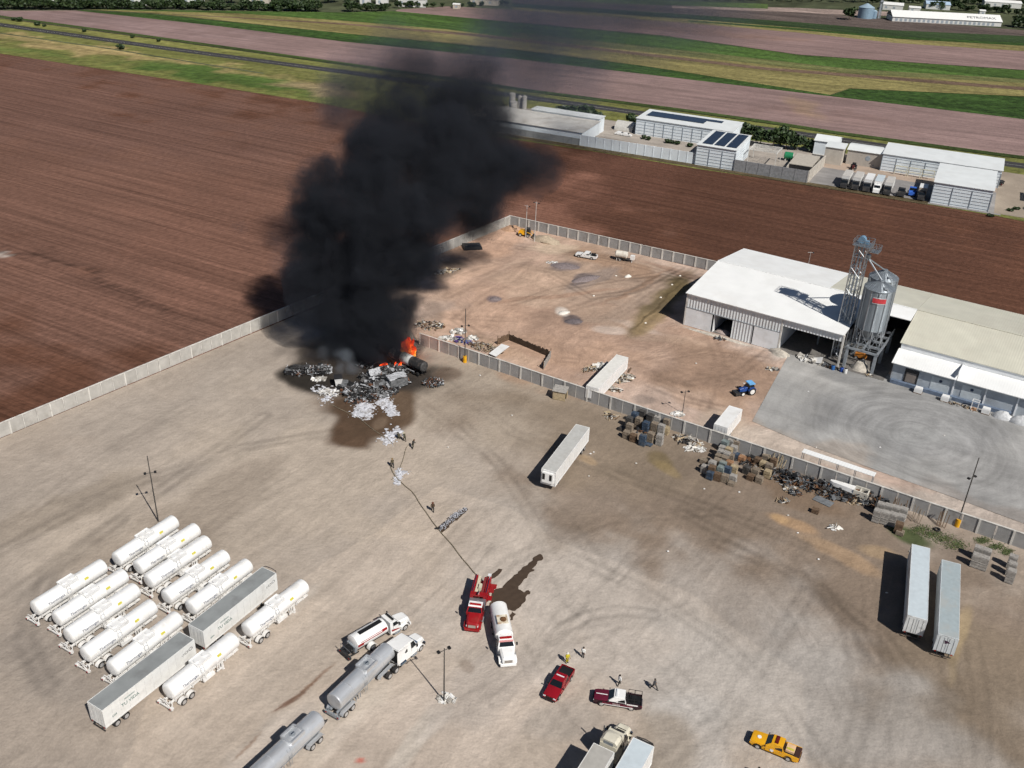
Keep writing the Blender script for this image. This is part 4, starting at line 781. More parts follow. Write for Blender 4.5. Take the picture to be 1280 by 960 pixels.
sp = G(1092, 23); t = thing('grain_silo', 'smaller blue grey steel bin right of the distant silo', 'silo', (sp.x, sp.y, 0))
MB().lathe_z([(0, 1.9), (5, 1.9)], n=16).build('bin_wall', MATS['silo_blue'], t, smooth=True); MB().lathe_z([(5, 2), (6, .3)], n=16).build('cone_roof', MATS['silo_blue_roof'], t, smooth=20)
sp = G(1098, 23); t = thing('elevator_tower', 'dark slim elevator tower right of the distant silo', 'tower', (sp.x, sp.y, 0))
for x, y in ((-.9, -.9), (.9, -.9), (.9, .9), (-.9, .9)): MB().bx(x-.12, x+.12, y-.12, y+.12, 0, 13).build('corner_leg', m_steel_dull, t)
MB().bx(-.5, .5, -.5, .5, 0, 13.5).build('elevator_leg', m_steel_dull, t); MB().bx(-1.4, 1.4, -1.4, 1.4, 11.5, 11.7).build('work_platform', m_steel_dull, t)
# ------------------------------------------------------------------ vehicles: shared paints and parts
m_tyre = mat('tyre_rubber', (.018, .018, .019), rough=.85, var=.2, dirt=(.12, .10, .085), dirt_amt=.35, dirt_scale=1.5)
m_rim = mat('rim_alloy', (.55, .55, .55), rough=.4, metal=.5, var=.1)
m_white = mat('white_paint', (.80, .80, .79), rough=.35, var=.04, scale=.6, dirt=(.60, .57, .52), dirt_amt=.35, dirt_scale=.5)
m_whitec = mat('clean_white_paint', (.83, .83, .82), rough=.28, var=.03, coat=.2, dirt=(.62, .59, .53), dirt_amt=.4, dirt_scale=.55)
m_frame = mat('chassis_black', (.03, .03, .032), rough=.6, var=.3, dirt=(.13, .11, .09), dirt_amt=.4)
m_wframe = mat('frame_white', (.72, .71, .69), rough=.5, var=.1, dirt=(.42, .38, .33), dirt_amt=.5, dirt_scale=1.2)
m_alu = mat('polished_tank', (.60, .62, .645), rough=.36, metal=.5, var=.10, scale=.8, stretch=(.3, 1, 1), dirt=(.40, .39, .38), dirt_amt=.5, dirt_scale=.5)
m_grey_roof = mat('grey_trailer_roof', (.27, .285, .285), rough=.55, var=.12, scale=.5, dirt=(.18, .18, .18), dirt_amt=.5, dirt_scale=.4)
m_red = mat('fire_red', (.29, .010, .013), rough=.3, var=.08, coat=.3, dirt=(.3, .08, .06), dirt_amt=.25)
m_maroon = mat('maroon_paint', (.12, .012, .03), rough=.35, var=.08)
m_yellow = mat('yellow_paint', (.80, .40, .012), rough=.35, var=.06, coat=.3, dirt=(.6, .33, .05), dirt_amt=.3)
m_glass = glass(); m_black = mat('black_plastic', (.015, .015, .016), rough=.5)
m_lamp_red = mat('lamp_red', (.35, .01, .01), rough=.2); m_lamp_amb = mat('lamp_amber', (.7, .28, .02), rough=.2); m_lamp_w = mat('lamp_clear', (.7, .72, .74), rough=.12)
m_blueink = mat('lettering_blue', (.04, .06, .12)); m_yel_lab = mat('label_yellow', (.55, .50, .07)); m_chrome = mat('chrome', (.7, .7, .7), rough=.15, metal=1)
_wheel = {}
def wheel(parent, x, y, r=.5, w=.32, rimc=None):
    """wheel with its tyre as the part and the rim as its sub-part; y sign says which side"""
    rimc = rimc or m_rim; key = (r, w, rimc.name, y > 0)
    if key not in _wheel:
        t = MB(); s = 1 if y > 0 else -1
        prof = [(-w/2, r*.62), (-w/2, r*.9), (-w*.4, r*.98), (-w*.2, r), (w*.2, r), (w*.4, r*.98), (w/2, r*.9), (w/2, r*.62)]
        t.rings([[(rr*math.cos(2*math.pi*i/18), p, rr*math.sin(2*math.pi*i/18)) for i in range(18)] for p, rr in prof])
        m1 = t.mesh('wheel', m_tyre, smooth=35)
        q = MB(); y1 = s*w*.5
        q.rings([[(rr*math.cos(2*math.pi*i/14), y1+s*p, rr*math.sin(2*math.pi*i/14)) for i in range(14)] for p, rr in ((.012, r*.62), (-.02, r*.56), (-.09, r*.42), (-.03, r*.2), (.03, r*.16))])
        _wheel[key] = (m1, q.mesh('rim', rimc, smooth=30))
    m1, m2 = _wheel[key]; o = link('wheel', m1, parent); o.location = (x, y, r); link('rim', m2, o); return o
def lamps(parent, x, ys, z, m, d=.05, w=.22, h=.12, name='tail_lamp'):
    for y in ys: MB().box((x, y, z), (d, w, h)).build(name, m, parent)

# ---- white tank trailers
def tank_trailer(label, group):
    """x forward from the middle of the tank, 12.2 m barrel"""
    HL = TANK_L/2; t = thing('tank_trailer', label, 'tank trailer', group=group); r = 1.17; cz = 2.5
    prof = [(-HL-.16, .12), (-HL-.13, .66), (-HL-.06, .98), (-HL+.06, 1.12), (-HL+.2, r), (HL-.2, r), (HL-.06, 1.12), (HL+.06, .98), (HL+.13, .66), (HL+.16, .12)]
    MB().lathe_x(prof, cz=cz, n=28).build('tank', m_whitec, t, smooth=30)
    b_ = MB()
    for k in range(7): x = -HL+.9+k*(TANK_L-1.8)/6; b_.lathe_x([(x-.04, r), (x-.04, r+.02), (x+.04, r+.02), (x+.04, r)], cz=cz, n=28)
    b_.build('tank_band', m_whitec, t, smooth=30)
    wk = MB().bx(-1.3, 1.0, -.8, .8, cz+r-.06, cz+r+.03)
    for y in (-.8, .8): wk.bx(-1.3, 1.0, y-.035, y+.035, cz+r-.3, cz+r+.16)
    for x in (-1.3, 1.0): wk.bx(x-.035, x+.035, -.8, .8, cz+r-.1, cz+r+.14)
    wk.build('walkway', m_white, t)
    for x in (-.75, .55): MB().cyl((x, 0, cz+r), (x, 0, cz+r+.18), .33, n=14).cyl((x, 0, cz+r+.18), (x, 0, cz+r+.24), .36, n=14).build('manhole', m_white, t, smooth=30)
    ld = MB()
    for x in (-1.1, -.6): ld.tube([(x, -.96, cz+r), (x, -1.25, cz+.2), (x, -1.25, 1.2)], .03)
    for k in range(6): ld.cyl((-1.1, -1.25, 1.25+k*.26), (-.6, -1.25, 1.25+k*.26), .022, n=4)
    ld.build('ladder', m_wframe, t)
    fr = MB()
    for y in (-.5, .5): fr.bx(-HL-.3, HL-.6, y-.09, y+.09, 1.0, 1.25)
    for k in range(8): x = -HL+k*TANK_L/8+.3; fr.bx(x-.06, x+.06, -.85, .85, 1.05, 1.6)
    fr.bx(HL-2.2, HL-.1, -.8, .8, 1.12, 1.3); fr.build('chassis', m_wframe, t)
    rb = MB().bx(-HL-.75, -HL-.6, -1.25, 1.25, .55, .75)
    for y in (-1.1, -.4, .4, 1.1): rb.cyl((-HL-.68, y, .6), (-HL-.15, y*.6, 1.25), .06, n=5)
    for y in (-1.2, 1.2): rb.cyl((-HL-.68, y, .65), (-HL-.68, -y*.2, 1.5), .05, n=5)
    rb.bx(-HL-.72, -HL-.62, -.9, .9, 1.45, 1.55).bx(-HL-.9, -HL-.5, -1.3, -.9, .7, 1.0).bx(-HL-.9, -HL-.5, .9, 1.3, .7, 1.0)
    rb.build('rear_bumper', m_wframe, t)
    lamps(t, -HL-.92, (-1.05, 1.05), .86, m_lamp_red)
    for x in (-HL+1.1, -HL+2.35):
        for y in (-1.06, 1.06): wheel(t, x, y, .5, .5)
    for y in (-1.06, 1.06):
        f_ = MB()
        for xc in (-HL+1.1, -HL+2.35):
            f_.rings([[(xc+.66*math.cos(a), y+yy, .5+.62*math.sin(a)) for a in [math.pi*(.06+.88*i/8) for i in range(9)]]+[(xc+.62*math.cos(a), y+yy, .5+.58*math.sin(a)) for a in [math.pi*(.06+.88*i/8) for i in range(8, -1, -1)]] for yy in (-.28, .28)])
        f_.build('mudguard', m_wframe, t, smooth=40)
    for y in (-.75, .75): MB().bx(HL-3.0, HL-2.85, y-.08, y+.08, .12, 1.2).bx(HL-3.1, HL-2.75, y-.14, y+.14, .02, .13).build('landing_leg', m_wframe, t)
    MB().bx(-.9, .9, -1.15, -.7, .75, 1.2).build('tool_box', m_white, t)
    vb = MB()
    for k in range(3): vb.cyl((1.6+k*.35, -.9, .6), (1.6+k*.35, -.9, 1.35), .09, n=8)
    vb.bx(1.4, 2.6, -1.0, -.8, .55, .68); vb.build('valve_set', m_wframe, t)
    yl = MB(); a0 = R(-52)
    def on(x, a, o=.012): return (x, -(r+o)*math.cos(a), cz+(r+o)*math.sin(a))
    yl.plate(on(1.7, R(20)), on(2.35, R(20)), on(2.35, R(36)), on(1.7, R(36)), .012); yl.build('hazard_label', m_yel_lab, t)
    a = R(12); text_mesh('lettering', 'Thermogas', .56, m_blueink, t, frame_mat(on(-HL+2.6, a, .015), (1, 0, 0), (0, math.sin(a), math.cos(a))))
    em = MB(); a = R(18); c = Vector(on(-.9, a, .02)); ax, ay = Vector((1, 0, 0)), Vector((0, math.sin(a), math.cos(a)))
    ring = [[c+ax*(rr*math.cos(2*math.pi*i/16))+ay*(rr*math.sin(2*math.pi*i/16)) for i in range(16)] for rr in (.36, .29)]
    em.rings(ring, caps=False); em.build('emblem', mat('emblem_grey', (.3, .33, .38)), t)
    return t
ROWL = [((43.7, 760.8), (129, 707.5)), ((70, 774.7), (156.3, 718.7)), ((85.3, 795.8), (170, 737)), ((106.9, 819.1), (190.5, 757.7)), ((140.1, 837), (222.1, 772.2)), ((209.5, 865.4), (292.9, 799))]
ROWR = [((146.7, 699.5), (217.2, 652.2)), ((173.1, 709.7), (244.7, 662.1)), ((185.7, 727.2), (258.8, 677.1)), ((207.6, 746.9), (281.9, 695.3)), ((238, 760.5), (310, 706)), ((309, 787.2), (379.4, 733.2))]
_ls = [(G(*b, 2.45)-G(*a, 2.45)).length for a, b in ROWL+ROWR]; TANK_L = sum(_ls)/len(_ls)
_hd = [heading(a, b, 2.45) for a, b in ROWL+ROWR]; HEAD = sum(_hd)/len(_hd)
LBL = ['leftmost white tank trailer of the front row, nearest the photo edge', 'white tank trailer second from the left end of the front row', 'white tank trailer in the middle of the five in the front row', 'white tank trailer fourth from the left in the front row', 'white tank trailer of the front row touching the grey roofed box trailer', 'white tank trailer of the front row with both axles showing right of the box',
       'leftmost white tank trailer of the back row, in front of the two armed dark pole', 'white tank trailer second from the pole in the back row', 'white tank trailer in the middle of the five in the back row', 'white tank trailer fourth from the pole in the back row', 'white tank trailer of the back row touching the rear grey roofed box trailer', 'white tank trailer standing apart at the right end of the back row']
tk = None
for i, (a, b) in enumerate(ROWL+ROWR):
    p = mid(a, b, 2.45); p.z = 0
    if tk is None: tk = tank_trailer(LBL[0], 'white tank trailers parked in two rows'); o = tk
    else: o = dup(tk, label=LBL[i])
    o.location = p; o.rotation_euler = (0, 0, HEAD+.6*((_hd[i]-HEAD)))

# ---- box trailers
def box_trailer(label, rear, front, W=2.6, z=4.1, roof=None, side=None, floor=1.15, reefer=False, words=None, legs=True, wheels=True, skirt=False, name='box_trailer', cat='trailer', group=None, rear_px=True, faded=False):
    """rear and front: world points of the roof's end middles"""
    roof = roof or m_grey_roof; side = side or m_white
    d = front-rear; L = d.length; t = thing(name, label, cat, (rear.x, rear.y, 0), math.atan2(d.y, d.x), group)
    MB().bx(0, L, -W/2, W/2, floor, z-.05).build('body', side, t)
    MB().bx(-.01, L+.01, -W/2-.01, W/2+.01, z-.049, z).build('roof', roof, t)
    rl = MB()
    for y in (-W/2, W/2): rl.bx(-.02, L+.02, y-.035, y+.035, z-.16, z+.015); rl.bx(0, L, y-.03, y+.03, floor-.02, floor+.14)
    for x in (0, L): rl.bx(x-.04, x+.04, -W/2, W/2, z-.18, z+.02)
    for x in (0, L):
        for y in (-W/2, W/2): rl.bx(x-.05, x+.05, y-.05, y+.05, floor, z-.1)
    rl.build('edge_rail', side, t)
    sm_ = MB()
    for k in range(1, int(L/1.22)):
        for y in (-W/2-.008, W/2+.008): sm_.bx(k*1.22-.012, k*1.22+.012, y-.006, y+.006, floor+.15, z-.2)
    sm_.build('side_seam', mat('seam_grey', (.55, .55, .54)), t)['kind'] = 'stuff'
    for y in (-W/4, W/4):
        dr = MB().bx(-.05, -.005, y-W/4+.04, y+W/4-.04, floor+.1, z-.2).build('rear_door', side, t)
        MB().cyl((-.08, y*.5, floor+.1), (-.08, y*.5, z-.25), .025, n=5).cyl((-.08, y*1.4, floor+.1), (-.08, y*1.4, z-.25), .025, n=5).build('lock_rod', MATS.get('rod_grey') or mat('rod_grey', (.5, .5, .5)), dr)
    lamps(t, -.06, (-W/2+.25, W/2-.25), floor-.02, m_lamp_red)
    MB().bx(-.05, .05, -1.1, 1.1, .5, .62).bx(-.04, .04, -.8, -.7, .6, floor).bx(-.04, .04, .7, .8, .6, floor).build('bumper', m_frame, t)
    ch = MB()
    for y in (-.5, .5): ch.bx(.4, L-.6, y-.07, y+.07, floor-.28, floor-.003)
    for x in (1.5, 3.0): ch.bx(x-.08, x+.08, -.9, .9, .4, .6)
    ch.build('underframe', m_frame, t)
    if wheels:
        for x in (1.6, 2.95):
            for y in (-1.02, 1.02): wheel(t, x, y, .5, .5)
    if legs:
        for y in (-.8, .8): MB().bx(L-2.9, L-2.75, y-.08, y+.08, .1, floor).bx(L-3.02, L-2.63, y-.16, y+.16, .01, .1).build('landing_leg', m_frame, t)
    if skirt:
        for y in (-W/2+.05, W/2-.05): MB().bx(4.5, L-3.5, y-.02, y+.02, .45, floor).build('side_skirt', side, t)
    if reefer:
        u = MB().bx(L+.02, L+.5, -1.0, 1.0, floor+.7, z-.3).build('cooling_unit', m_whitec, t)
        MB().bx(L+.51, L+.54, .35, .8, floor+1.3, z-.5).bx(L+.51, L+.54, -.9, -.45, floor+1.3, z-.5).build('grille', m_black, u)
    return t, L
def roof_ends(rl, rr, fl, fr, z): return (G(*rl, z)+G(*rr, z))/2, (G(*fl, z)+G(*fr, z))/2
m_side_dirty = mat('trailer_side_worn', (.76, .76, .74), rough=.4, var=.05, dirt=(.55, .53, .5), dirt_amt=.45, dirt_scale=.5)
def van_words(t, L):
    text_mesh('lettering', 'TU VIDA', .68, mat('lettering_green', (.06, .14, .12)), t, frame_mat((L*.27, -1.312, 2.55), (1, 0, 0), (0, 0, 1)))
    text_mesh('small_lettering', 'MOVEMOS', .32, mat('lettering_green', (.06, .14, .12)), t, frame_mat((L*.27, -1.312, 3.25), (1, 0, 0), (0, 0, 1)))
    text_mesh('number', '5309', .35, mat('lettering_green', (.06, .14, .12)), t, frame_mat((L*.1, -1.312, 2.1), (1, 0, 0), (0, 0, 1)))
    em = MB()
    for (dx, dz, rr) in ((0, 0, .3), (.7, .08, .34), (-.55, -.05, .2)):
        c = Vector((L*.9+dx, -1.315, 3.0+dz))
        em.rings([[c+Vector((q*math.cos(2*math.pi*i/14), 0, q*.7*math.sin(2*math.pi*i/14))) for i in range(14)] for q in (rr, rr*.72)], caps=False)
    em.build('emblem', mat('emblem_black', (.05, .05, .06)), t)
a, b = roof_ends((109.2, 876.4), (127.5, 889), (224.8, 788.2), (242, 800.8), 4.1)
VL = (b-a).length; hd = math.atan2((b-a).y, (b-a).x); VL_use = 15.0
t, L = box_trailer('white box trailer with a grey roof beside the front tank row, its wheels in view', a, b, side=m_side_dirty); van_words(t, L)
a, b = roof_ends((236.5, 779.7), (252.8, 790), (329.7, 708.4), (342.8, 716.9), 4.1)
t, L = box_trailer('white box trailer with grey roof and dark front rim in the back tank row', a, b, side=m_side_dirty); van_words(t, L)
q = MB(); q.tube([(L+.03, -1.2, 4.05), (L+.35, -1.0, 4.12), (L+.45, 0, 4.14), (L+.35, 1.0, 4.12), (L+.03, 1.2, 4.05)], .05); q.build('front_rim', m_frame, t)
m_blue_roof = mat('light_blue_roof', (.55, .62, .66), rough=.45, var=.05, dirt=(.42, .46, .48), dirt_amt=.3, dirt_scale=.4)
m_bgrey_roof = mat('blue_grey_roof', (.36, .42, .44), rough=.5, var=.07, dirt=(.42, .41, .38), dirt_amt=.5, dirt_scale=.3)
a, b = roof_ends((1134.4, 768.7), (1159.7, 775.3), (1139.6, 679.3), (1163, 686.2), 4.1)
t, L = box_trailer('pale blue roofed box trailer with a dirty door end, left of the pair', a, b, roof=m_blue_roof, side=mat('trailer_rear_worn', (.66, .68, .68), var=.08, dirt=(.25, .22, .2), dirt_amt=.6, dirt_scale=.45), wheels=True)
a, b = roof_ends((1173.2, 792.1), (1198.5, 799.1), (1176.9, 699.4), (1201.5, 705.5), 4.1)
t, L = box_trailer('grey blue roofed box trailer with a dark emblem on its end, right of the pair', a, b, roof=m_bgrey_roof, side=mat('trailer_side_blue', (.60, .64, .66), var=.06, dirt=(.4, .42, .42), dirt_amt=.5))
em = MB()
for (dy, dz, s) in ((0, 0, .42), (.25, .1, .25), (-.28, -.05, .22), (.1, -.22, .2)): em.add([(-.066, dy-s, 3.1+dz), (-.066, dy, 3.1+dz-s*.6), (-.066, dy+s, 3.1+dz), (-.066, dy, 3.1+dz+s*.6)], [(0, 1, 2, 3)])
em.build('emblem', mat('emblem_plum', (.06, .02, .05)), t)
MB().bx(1.1, 1.3, -.5, -.1, 4.002, 4.02).bx(.5, .6, -.1, .4, 4.002, 4.02).bx(1.5, 1.7, .1, .5, 4.002, 4.02).build('roof_patch', m_black, t)
a, b = roof_ends((678.2, 585.6), (693.9, 590.8), (720.2, 530.6), (736.8, 534.1), 4.1)
t, L = box_trailer('white box trailer with a cooling unit alone in the middle of the dirt yard', b, a, roof=mat('pale_grey_roof', (.48, .48, .46), var=.08, dirt=(.4, .38, .35), dirt_amt=.4), side=m_white, reefer=True)
# container beside the dividing wall, in the back yard
a, b = roof_ends((733.5, 481), (748, 486.5), (771.5, 443.5), (784.5, 446.5), 3.6)
t, L = box_trailer('white box body standing against the dividing wall among scattered debris', a, b, z=3.6, floor=.9, roof=mat('white_worn_roof', (.72, .71, .67), var=.06, dirt=(.58, .56, .5), dirt_amt=.4), wheels=True)
a, b = roof_ends((893, 529.5), (909.5, 535), (912, 507), (927.5, 511.5), 3.6)
t, L = box_trailer('short white box trailer behind the wall near the edge of the concrete', a, b, z=3.6, floor=1.1, roof=m_white, wheels=True)
# ---- the two trailers and the cream tractor at the bottom edge
a, b = roof_ends((706, 985), (734, 998), (742, 928), (768, 941.5), 4.1); d_ = (b-a).normalized()
t, L = box_trailer('beige grey roofed box trailer coupled to the cream tractor at the bottom edge', b-d_*13.6, b, roof=mat('beige_roof', (.40, .385, .355), var=.08), side=m_side_dirty, legs=False)
CT_D, CT_B = d_.copy(), b.copy()
a, b = roof_ends((762, 1000), (812, 1012), (792, 922.5), (817, 933), 4.1)
b2 = b; d2 = (CT_D*.55+Vector((math.cos(R(62)), math.sin(R(62)), 0))*.45).normalized()
t, L = box_trailer('pale blue roofed trailer beside the cream tractor at the bottom edge', b2-d2*14, b2, roof=m_blue_roof, side=m_white)
MB().tube([(L+.02, -1.25, 4.0), (L+.5, -1.0, 3.95), (L+.62, 0, 3.95), (L+.5, 1.0, 3.95), (L+.02, 1.25, 4.0)], .06).bx(L+.05, L+.5, -1, 1, 2.4, 3.9).build('cooling_unit', m_frame, t)
# white sheet canopy behind the wall
p0, p1 = G(1003.5, 563.5, 2.9), G(1094, 594, 2.9); d = p1-p0
cnp = thing('canopy', 'long narrow white sheet canopy just behind the dividing wall', 'canopy', (p0.x, p0.y, 0), math.atan2(d.y, d.x))
MB().bx(0, d.length, -.75, .75, 2.95, 3.03).build('roof', m_white_roof, cnp)
for k in range(5):
    for y in (-.65, .65): MB().bx(.2+k*(d.length-.4)/4-.05, .2+k*(d.length-.4)/4+.05, y-.05, y+.05, 0, 2.95).build('post', m_steel_dull, cnp)

# ---- bonneted lorry cab: x forward, front axle at x = 0
def bonnet_cab(t, paint, hood=None, sleeper=0.0, roof_h=2.9, w=1.15, bar=None, glassm=None):
    """hood, cab, windows, mudguards, grille, bumper and lamps as parts of thing t"""
    hood = hood or paint
    hb = MB(); hb.rings([[(x, -hw_, z0), (x, -hw_, z1-.18), (x, -hw_*.72, z1), (x, hw_*.72, z1), (x, hw_, z1-.18), (x, hw_, z0)] for x, hw_, z0, z1 in ((-.95, .98, .95, 1.95), (.0, .92, .95, 1.85), (.75, .82, .95, 1.70), (1.0, .72, .95, 1.5))])
    hb.build('hood', hood, t, smooth=25)
    cb = MB(); zt = roof_h
    xs = [(-.95, .62, 1.98), (-1.25, .97, zt-.28), (-1.7, 1.0, zt-.08), (-2.5, 1.0, zt)]
    x2 = -2.5-sleeper
    cb.vprism([(-.90, .75, w), (-.90, 1.98, w), (-1.42, zt-.12, w-.16), (-1.75, zt, w-.2), (x2, zt+(.18 if sleeper else 0), w-.16), (x2, .75, w)])
    cb.build('cab', paint, t, smooth=25)
    g = MB(); g.plate((-.925, -w+.16, 2.02), (-.925, w-.16, 2.02), (-1.37, w-.30, zt-.2), (-1.37, -w+.30, zt-.2), .015)
    g.build('windscreen', glassm or m_glass, t)
    for s in (-1, 1):
        a = [(-1.05, s*(w+.004), 2.0), (-2.0, s*(w+.004), 2.0), (-2.0, s*(w-.12), zt-.22), (-1.42, s*(w-.12), zt-.22)]
        (MB().plate(*a, .012) if s < 0 else MB().plate(*a[::-1], .012)).build('side_window', m_glass, t)
        if sleeper > 1: 
            a = [(-2.75, s*(w+.004), 2.1), (-3.2, s*(w+.004), 2.1), (-3.2, s*(w-.08), 2.55), (-2.75, s*(w-.08), 2.55)]; (MB().plate(*a, .012) if s < 0 else MB().plate(*a[::-1], .012)).build('sleeper_window', m_glass, t)
        mg = MB(); y = s*1.0
        mg.rings([[(.66*math.cos(q)*1.05, y+yy, .5+.66*math.sin(q)) for q in [math.pi*(.02+.96*i/8) for i in range(9)]]+[(.60*math.cos(q), y+yy, .5+.6*math.sin(q)) for q in [math.pi*(.02+.96*i/8) for i in range(8, -1, -1)]] for yy in (-.22, .22)])
        mg.build('mudguard', hood, t, smooth=40)
        MB().box((-1.15, s*(w+.28), 2.2), (.1, .2, .5)).cyl((-1.15, s*w, 2.3), (-1.15, s*(w+.25), 2.3), .025, n=4).build('mirror', m_black, t)
        MB().box((.86, s*.74, 1.18), (.2, .22, .2)).build('headlight', m_lamp_w, t)
        MB().bx(-1.9, -.95, s*w-.12, s*w+.12, .45, .62).build('step', m_steel_dull, t)
        d_ = MB().plate((-1.0, s*(w+.006), .8), (-2.05, s*(w+.006), .8), (-2.05, s*(w+.006), 1.95), (-1.0, s*(w+.006), 1.95), .012 if s < 0 else -.012).build('door', paint, t)
        MB().box((-1.95, s*(w+.035), 1.6), (.14, .03, .04)).build('handle', m_chrome, d_)
    MB().bx(.99, 1.05, -.52, .52, .98, 1.46).build('grille', m_chrome, t)
    MB().vprism([(.9, .42, 1.1), (1.12, .46, 1.05), (1.12, .78, 1.05), (.9, .82, 1.1)]).build('bumper', m_chrome if not bar else paint, t)
    if bar: MB().bx(-1.95, -1.65, -.8, .8, zt+.01, zt+.17).build('light_bar', bar, t)
def chassis(t, x0, x1, axles, dual=True):
    c = MB()
    for y in (-.42, .42): c.bx(x0, x1, y-.06, y+.06, .72, .95)
    for x in axles: c.bx(x-.08, x+.08, -.95, .95, .42, .6)
    c.build('chassis', m_frame, t)
    for i, x in enumerate(axles):
        for y in (-1.0, 1.0): wheel(t, x, y, .5, .32 if x > -.1 else .52)
def vehicle(name, label, cat, rear, front, Lr):
    """rear/front ground pixels of the vehicle's ends; returns an Empty at the front axle"""
    a, b = G(*rear), G(*front); d = (b-a).normalized(); o = b-d*1.1
    return thing(name, label, cat, (o.x, o.y, 0), math.atan2(d.y, d.x))
# white tractor that draws the bright tankers
tr = vehicle('tractor_unit', 'white bonneted tractor unit with a sleeper drawing the bright metal tanker', 'truck', (492, 832), (525, 803.5), 7)
bonnet_cab(tr, m_whitec, sleeper=1.9, roof_h=3.2, w=1.2); chassis(tr, -7.0, .9, (0, -5.0, -6.3))
MB().bx(-4.43, -4.405, -1.1, 1.1, 1.0, 3.1).build('rear_panel', m_black, tr)
for y in (-1.22, 1.22): MB().plate((-2.6, y, 3.1), (-4.4, y, 3.3), (-4.75, y*.96, 3.2), (-4.75, y*.96, 1.0), .02).build('side_fairing', m_whitec, tr)
for y in (-.95, .95): MB().cyl((-3.2, y*1.18, .75), (-4.3, y*1.18, .75), .32, n=12).build('fuel_tank', m_chrome, tr)
MB().bx(-6.4, -5.1, -.5, .5, .96, 1.08).build('fifth_wheel', m_frame, tr)
MB().plate((-1.1, -1.0, 2.06), (-1.1, 1.0, 2.06), (-.5, 1.1, 2.0), (-.5, -1.1, 2.0), .01).build('sun_visor', mat('visor_blue', (.05, .09, .16)), tr)
# bright metal tankers
def metal_tanker(label, rear, front, coupled):
    a, b = G(*rear, 2.5), G(*front, 2.5); d = b-a; L = d.length; c = (a+b)/2; HL = L/2
    t = thing('metal_tanker', label, 'tank trailer', (c.x, c.y, 0), math.atan2(d.y, d.x), 'bright metal tankers in line'); r = 1.2; cz = 2.5
    MB().lathe_x([(-HL-.1, .1), (-HL-.07, .8), (-HL, 1.12), (-HL+.12, r), (HL-.12, r), (HL, 1.12), (HL+.07, .8), (HL+.1, .1)], cz=cz, n=28).build('tank', m_alu, t, smooth=30)
    b_ = MB()
    for x in (-HL*.55, 0, HL*.55): b_.lathe_x([(x-.05, r), (x-.05, r+.025), (x+.05, r+.025), (x+.05, r)], cz=cz, n=28)
    b_.build('tank_band', m_alu, t, smooth=30)
    f = MB(); x0, x1 = -.1, 2.1
    for y in (-.85, .85): f.bx(x0, x1, y-.09, y+.09, cz+r-.36, cz+r+.2)
    for x in (x0, x1): f.bx(x-.08, x+.08, -.76, .76, cz+r-.1, cz+r+.18)
    f.build('hatch_guard', m_alu, t)
    h = MB().cyl((1.0, 0, cz+r-.05), (1.0, 0, cz+r+.14), .36, n=14).build('hatch', m_steel_dull, t); MB().bx(.75, 1.25, -.08, .08, cz+r+.145, cz+r+.19).build('handle', m_chrome, h)
    fr = MB()
    for y in (-.5, .5): fr.bx(-HL-.2, HL-.3, y-.08, y+.08, .95, 1.3)
    fr.build('chassis', m_steel_dull, t)
    ax = [-HL+.7, -HL+2.0]+([] if coupled else [HL-2.3, HL-1.0])
    for x in ax:
        for y in (-1.02, 1.02): wheel(t, x, y, .5, .5)
    for xs in ([ax[:2]] if coupled else [ax[:2], ax[2:]]):
        for y in (-1.04, 1.04): MB().vprism([(xs[0]-.75, .75, .28), (xs[0]-.5, 1.12, .28), (xs[1]+.5, 1.12, .28), (xs[1]+.75, .75, .28), (xs[1]+.68, .72, .28), (xs[1]+.46, 1.06, .28), (xs[0]-.46, 1.06, .28), (xs[0]-.68, .72, .28)], cy=y).build('mudguard', m_alu, t)
    if coupled:
        for y in (-1.1, 1.1): MB().vprism([(HL-3.4, .7, .25), (HL-3.2, 1.1, .25), (HL-.5, 1.1, .25), (HL-.2, .8, .25), (HL-.3, .76, .25), (HL-.55, 1.03, .25), (HL-3.15, 1.03, .25)], cy=y).build('tractor_guard', m_alu, t)
    rb = MB().bx(-HL-.55, -HL-.4, -1.15, 1.15, .55, .95)
    for k in range(9): rb.bx(-HL-.56, -HL-.3, -1.1+k*.26, -1.02+k*.26, .5, 1.05)
    for y in (-.9, .9): rb.cyl((-HL-.5, y, .8), (-HL, y*.6, 1.3), .06, n=5)
    rb.build('rear_bumper', m_steel_dull, t); lamps(t, -HL-.58, (-.95, .95), .78, m_lamp_red)
    ld = MB()
    for x in (-.9, -.45): ld.tube([(x, -.9, cz+r*.75), (x, -1.24, cz), (x, -1.22, .9)], .03)
    for k in range(7): ld.cyl((-.9, -1.23, 1+k*.24), (-.45, -1.23, 1+k*.24), .02, n=4)
    ld.build('ladder', m_steel, t)
    for k in range(3): MB().cyl((-1.6-k*.4, -1.0, .7), (-1.6-k*.4, -1.0, 1.4), .08, n=7).build('valve', m_steel, t)
    if not coupled: MB().tube([(HL, -.4, .9), (HL+1.6, 0, .85), (HL, .4, .9)], .07).build('drawbar', m_frame, t)
    return t
metal_tanker('bright metal tanker coupled behind the white sleeper tractor', (417.5, 877.5), (485, 812.5), True)
metal_tanker('bright metal tanker at the bottom edge, hitched behind the first one', (318, 972), (397, 898), False)
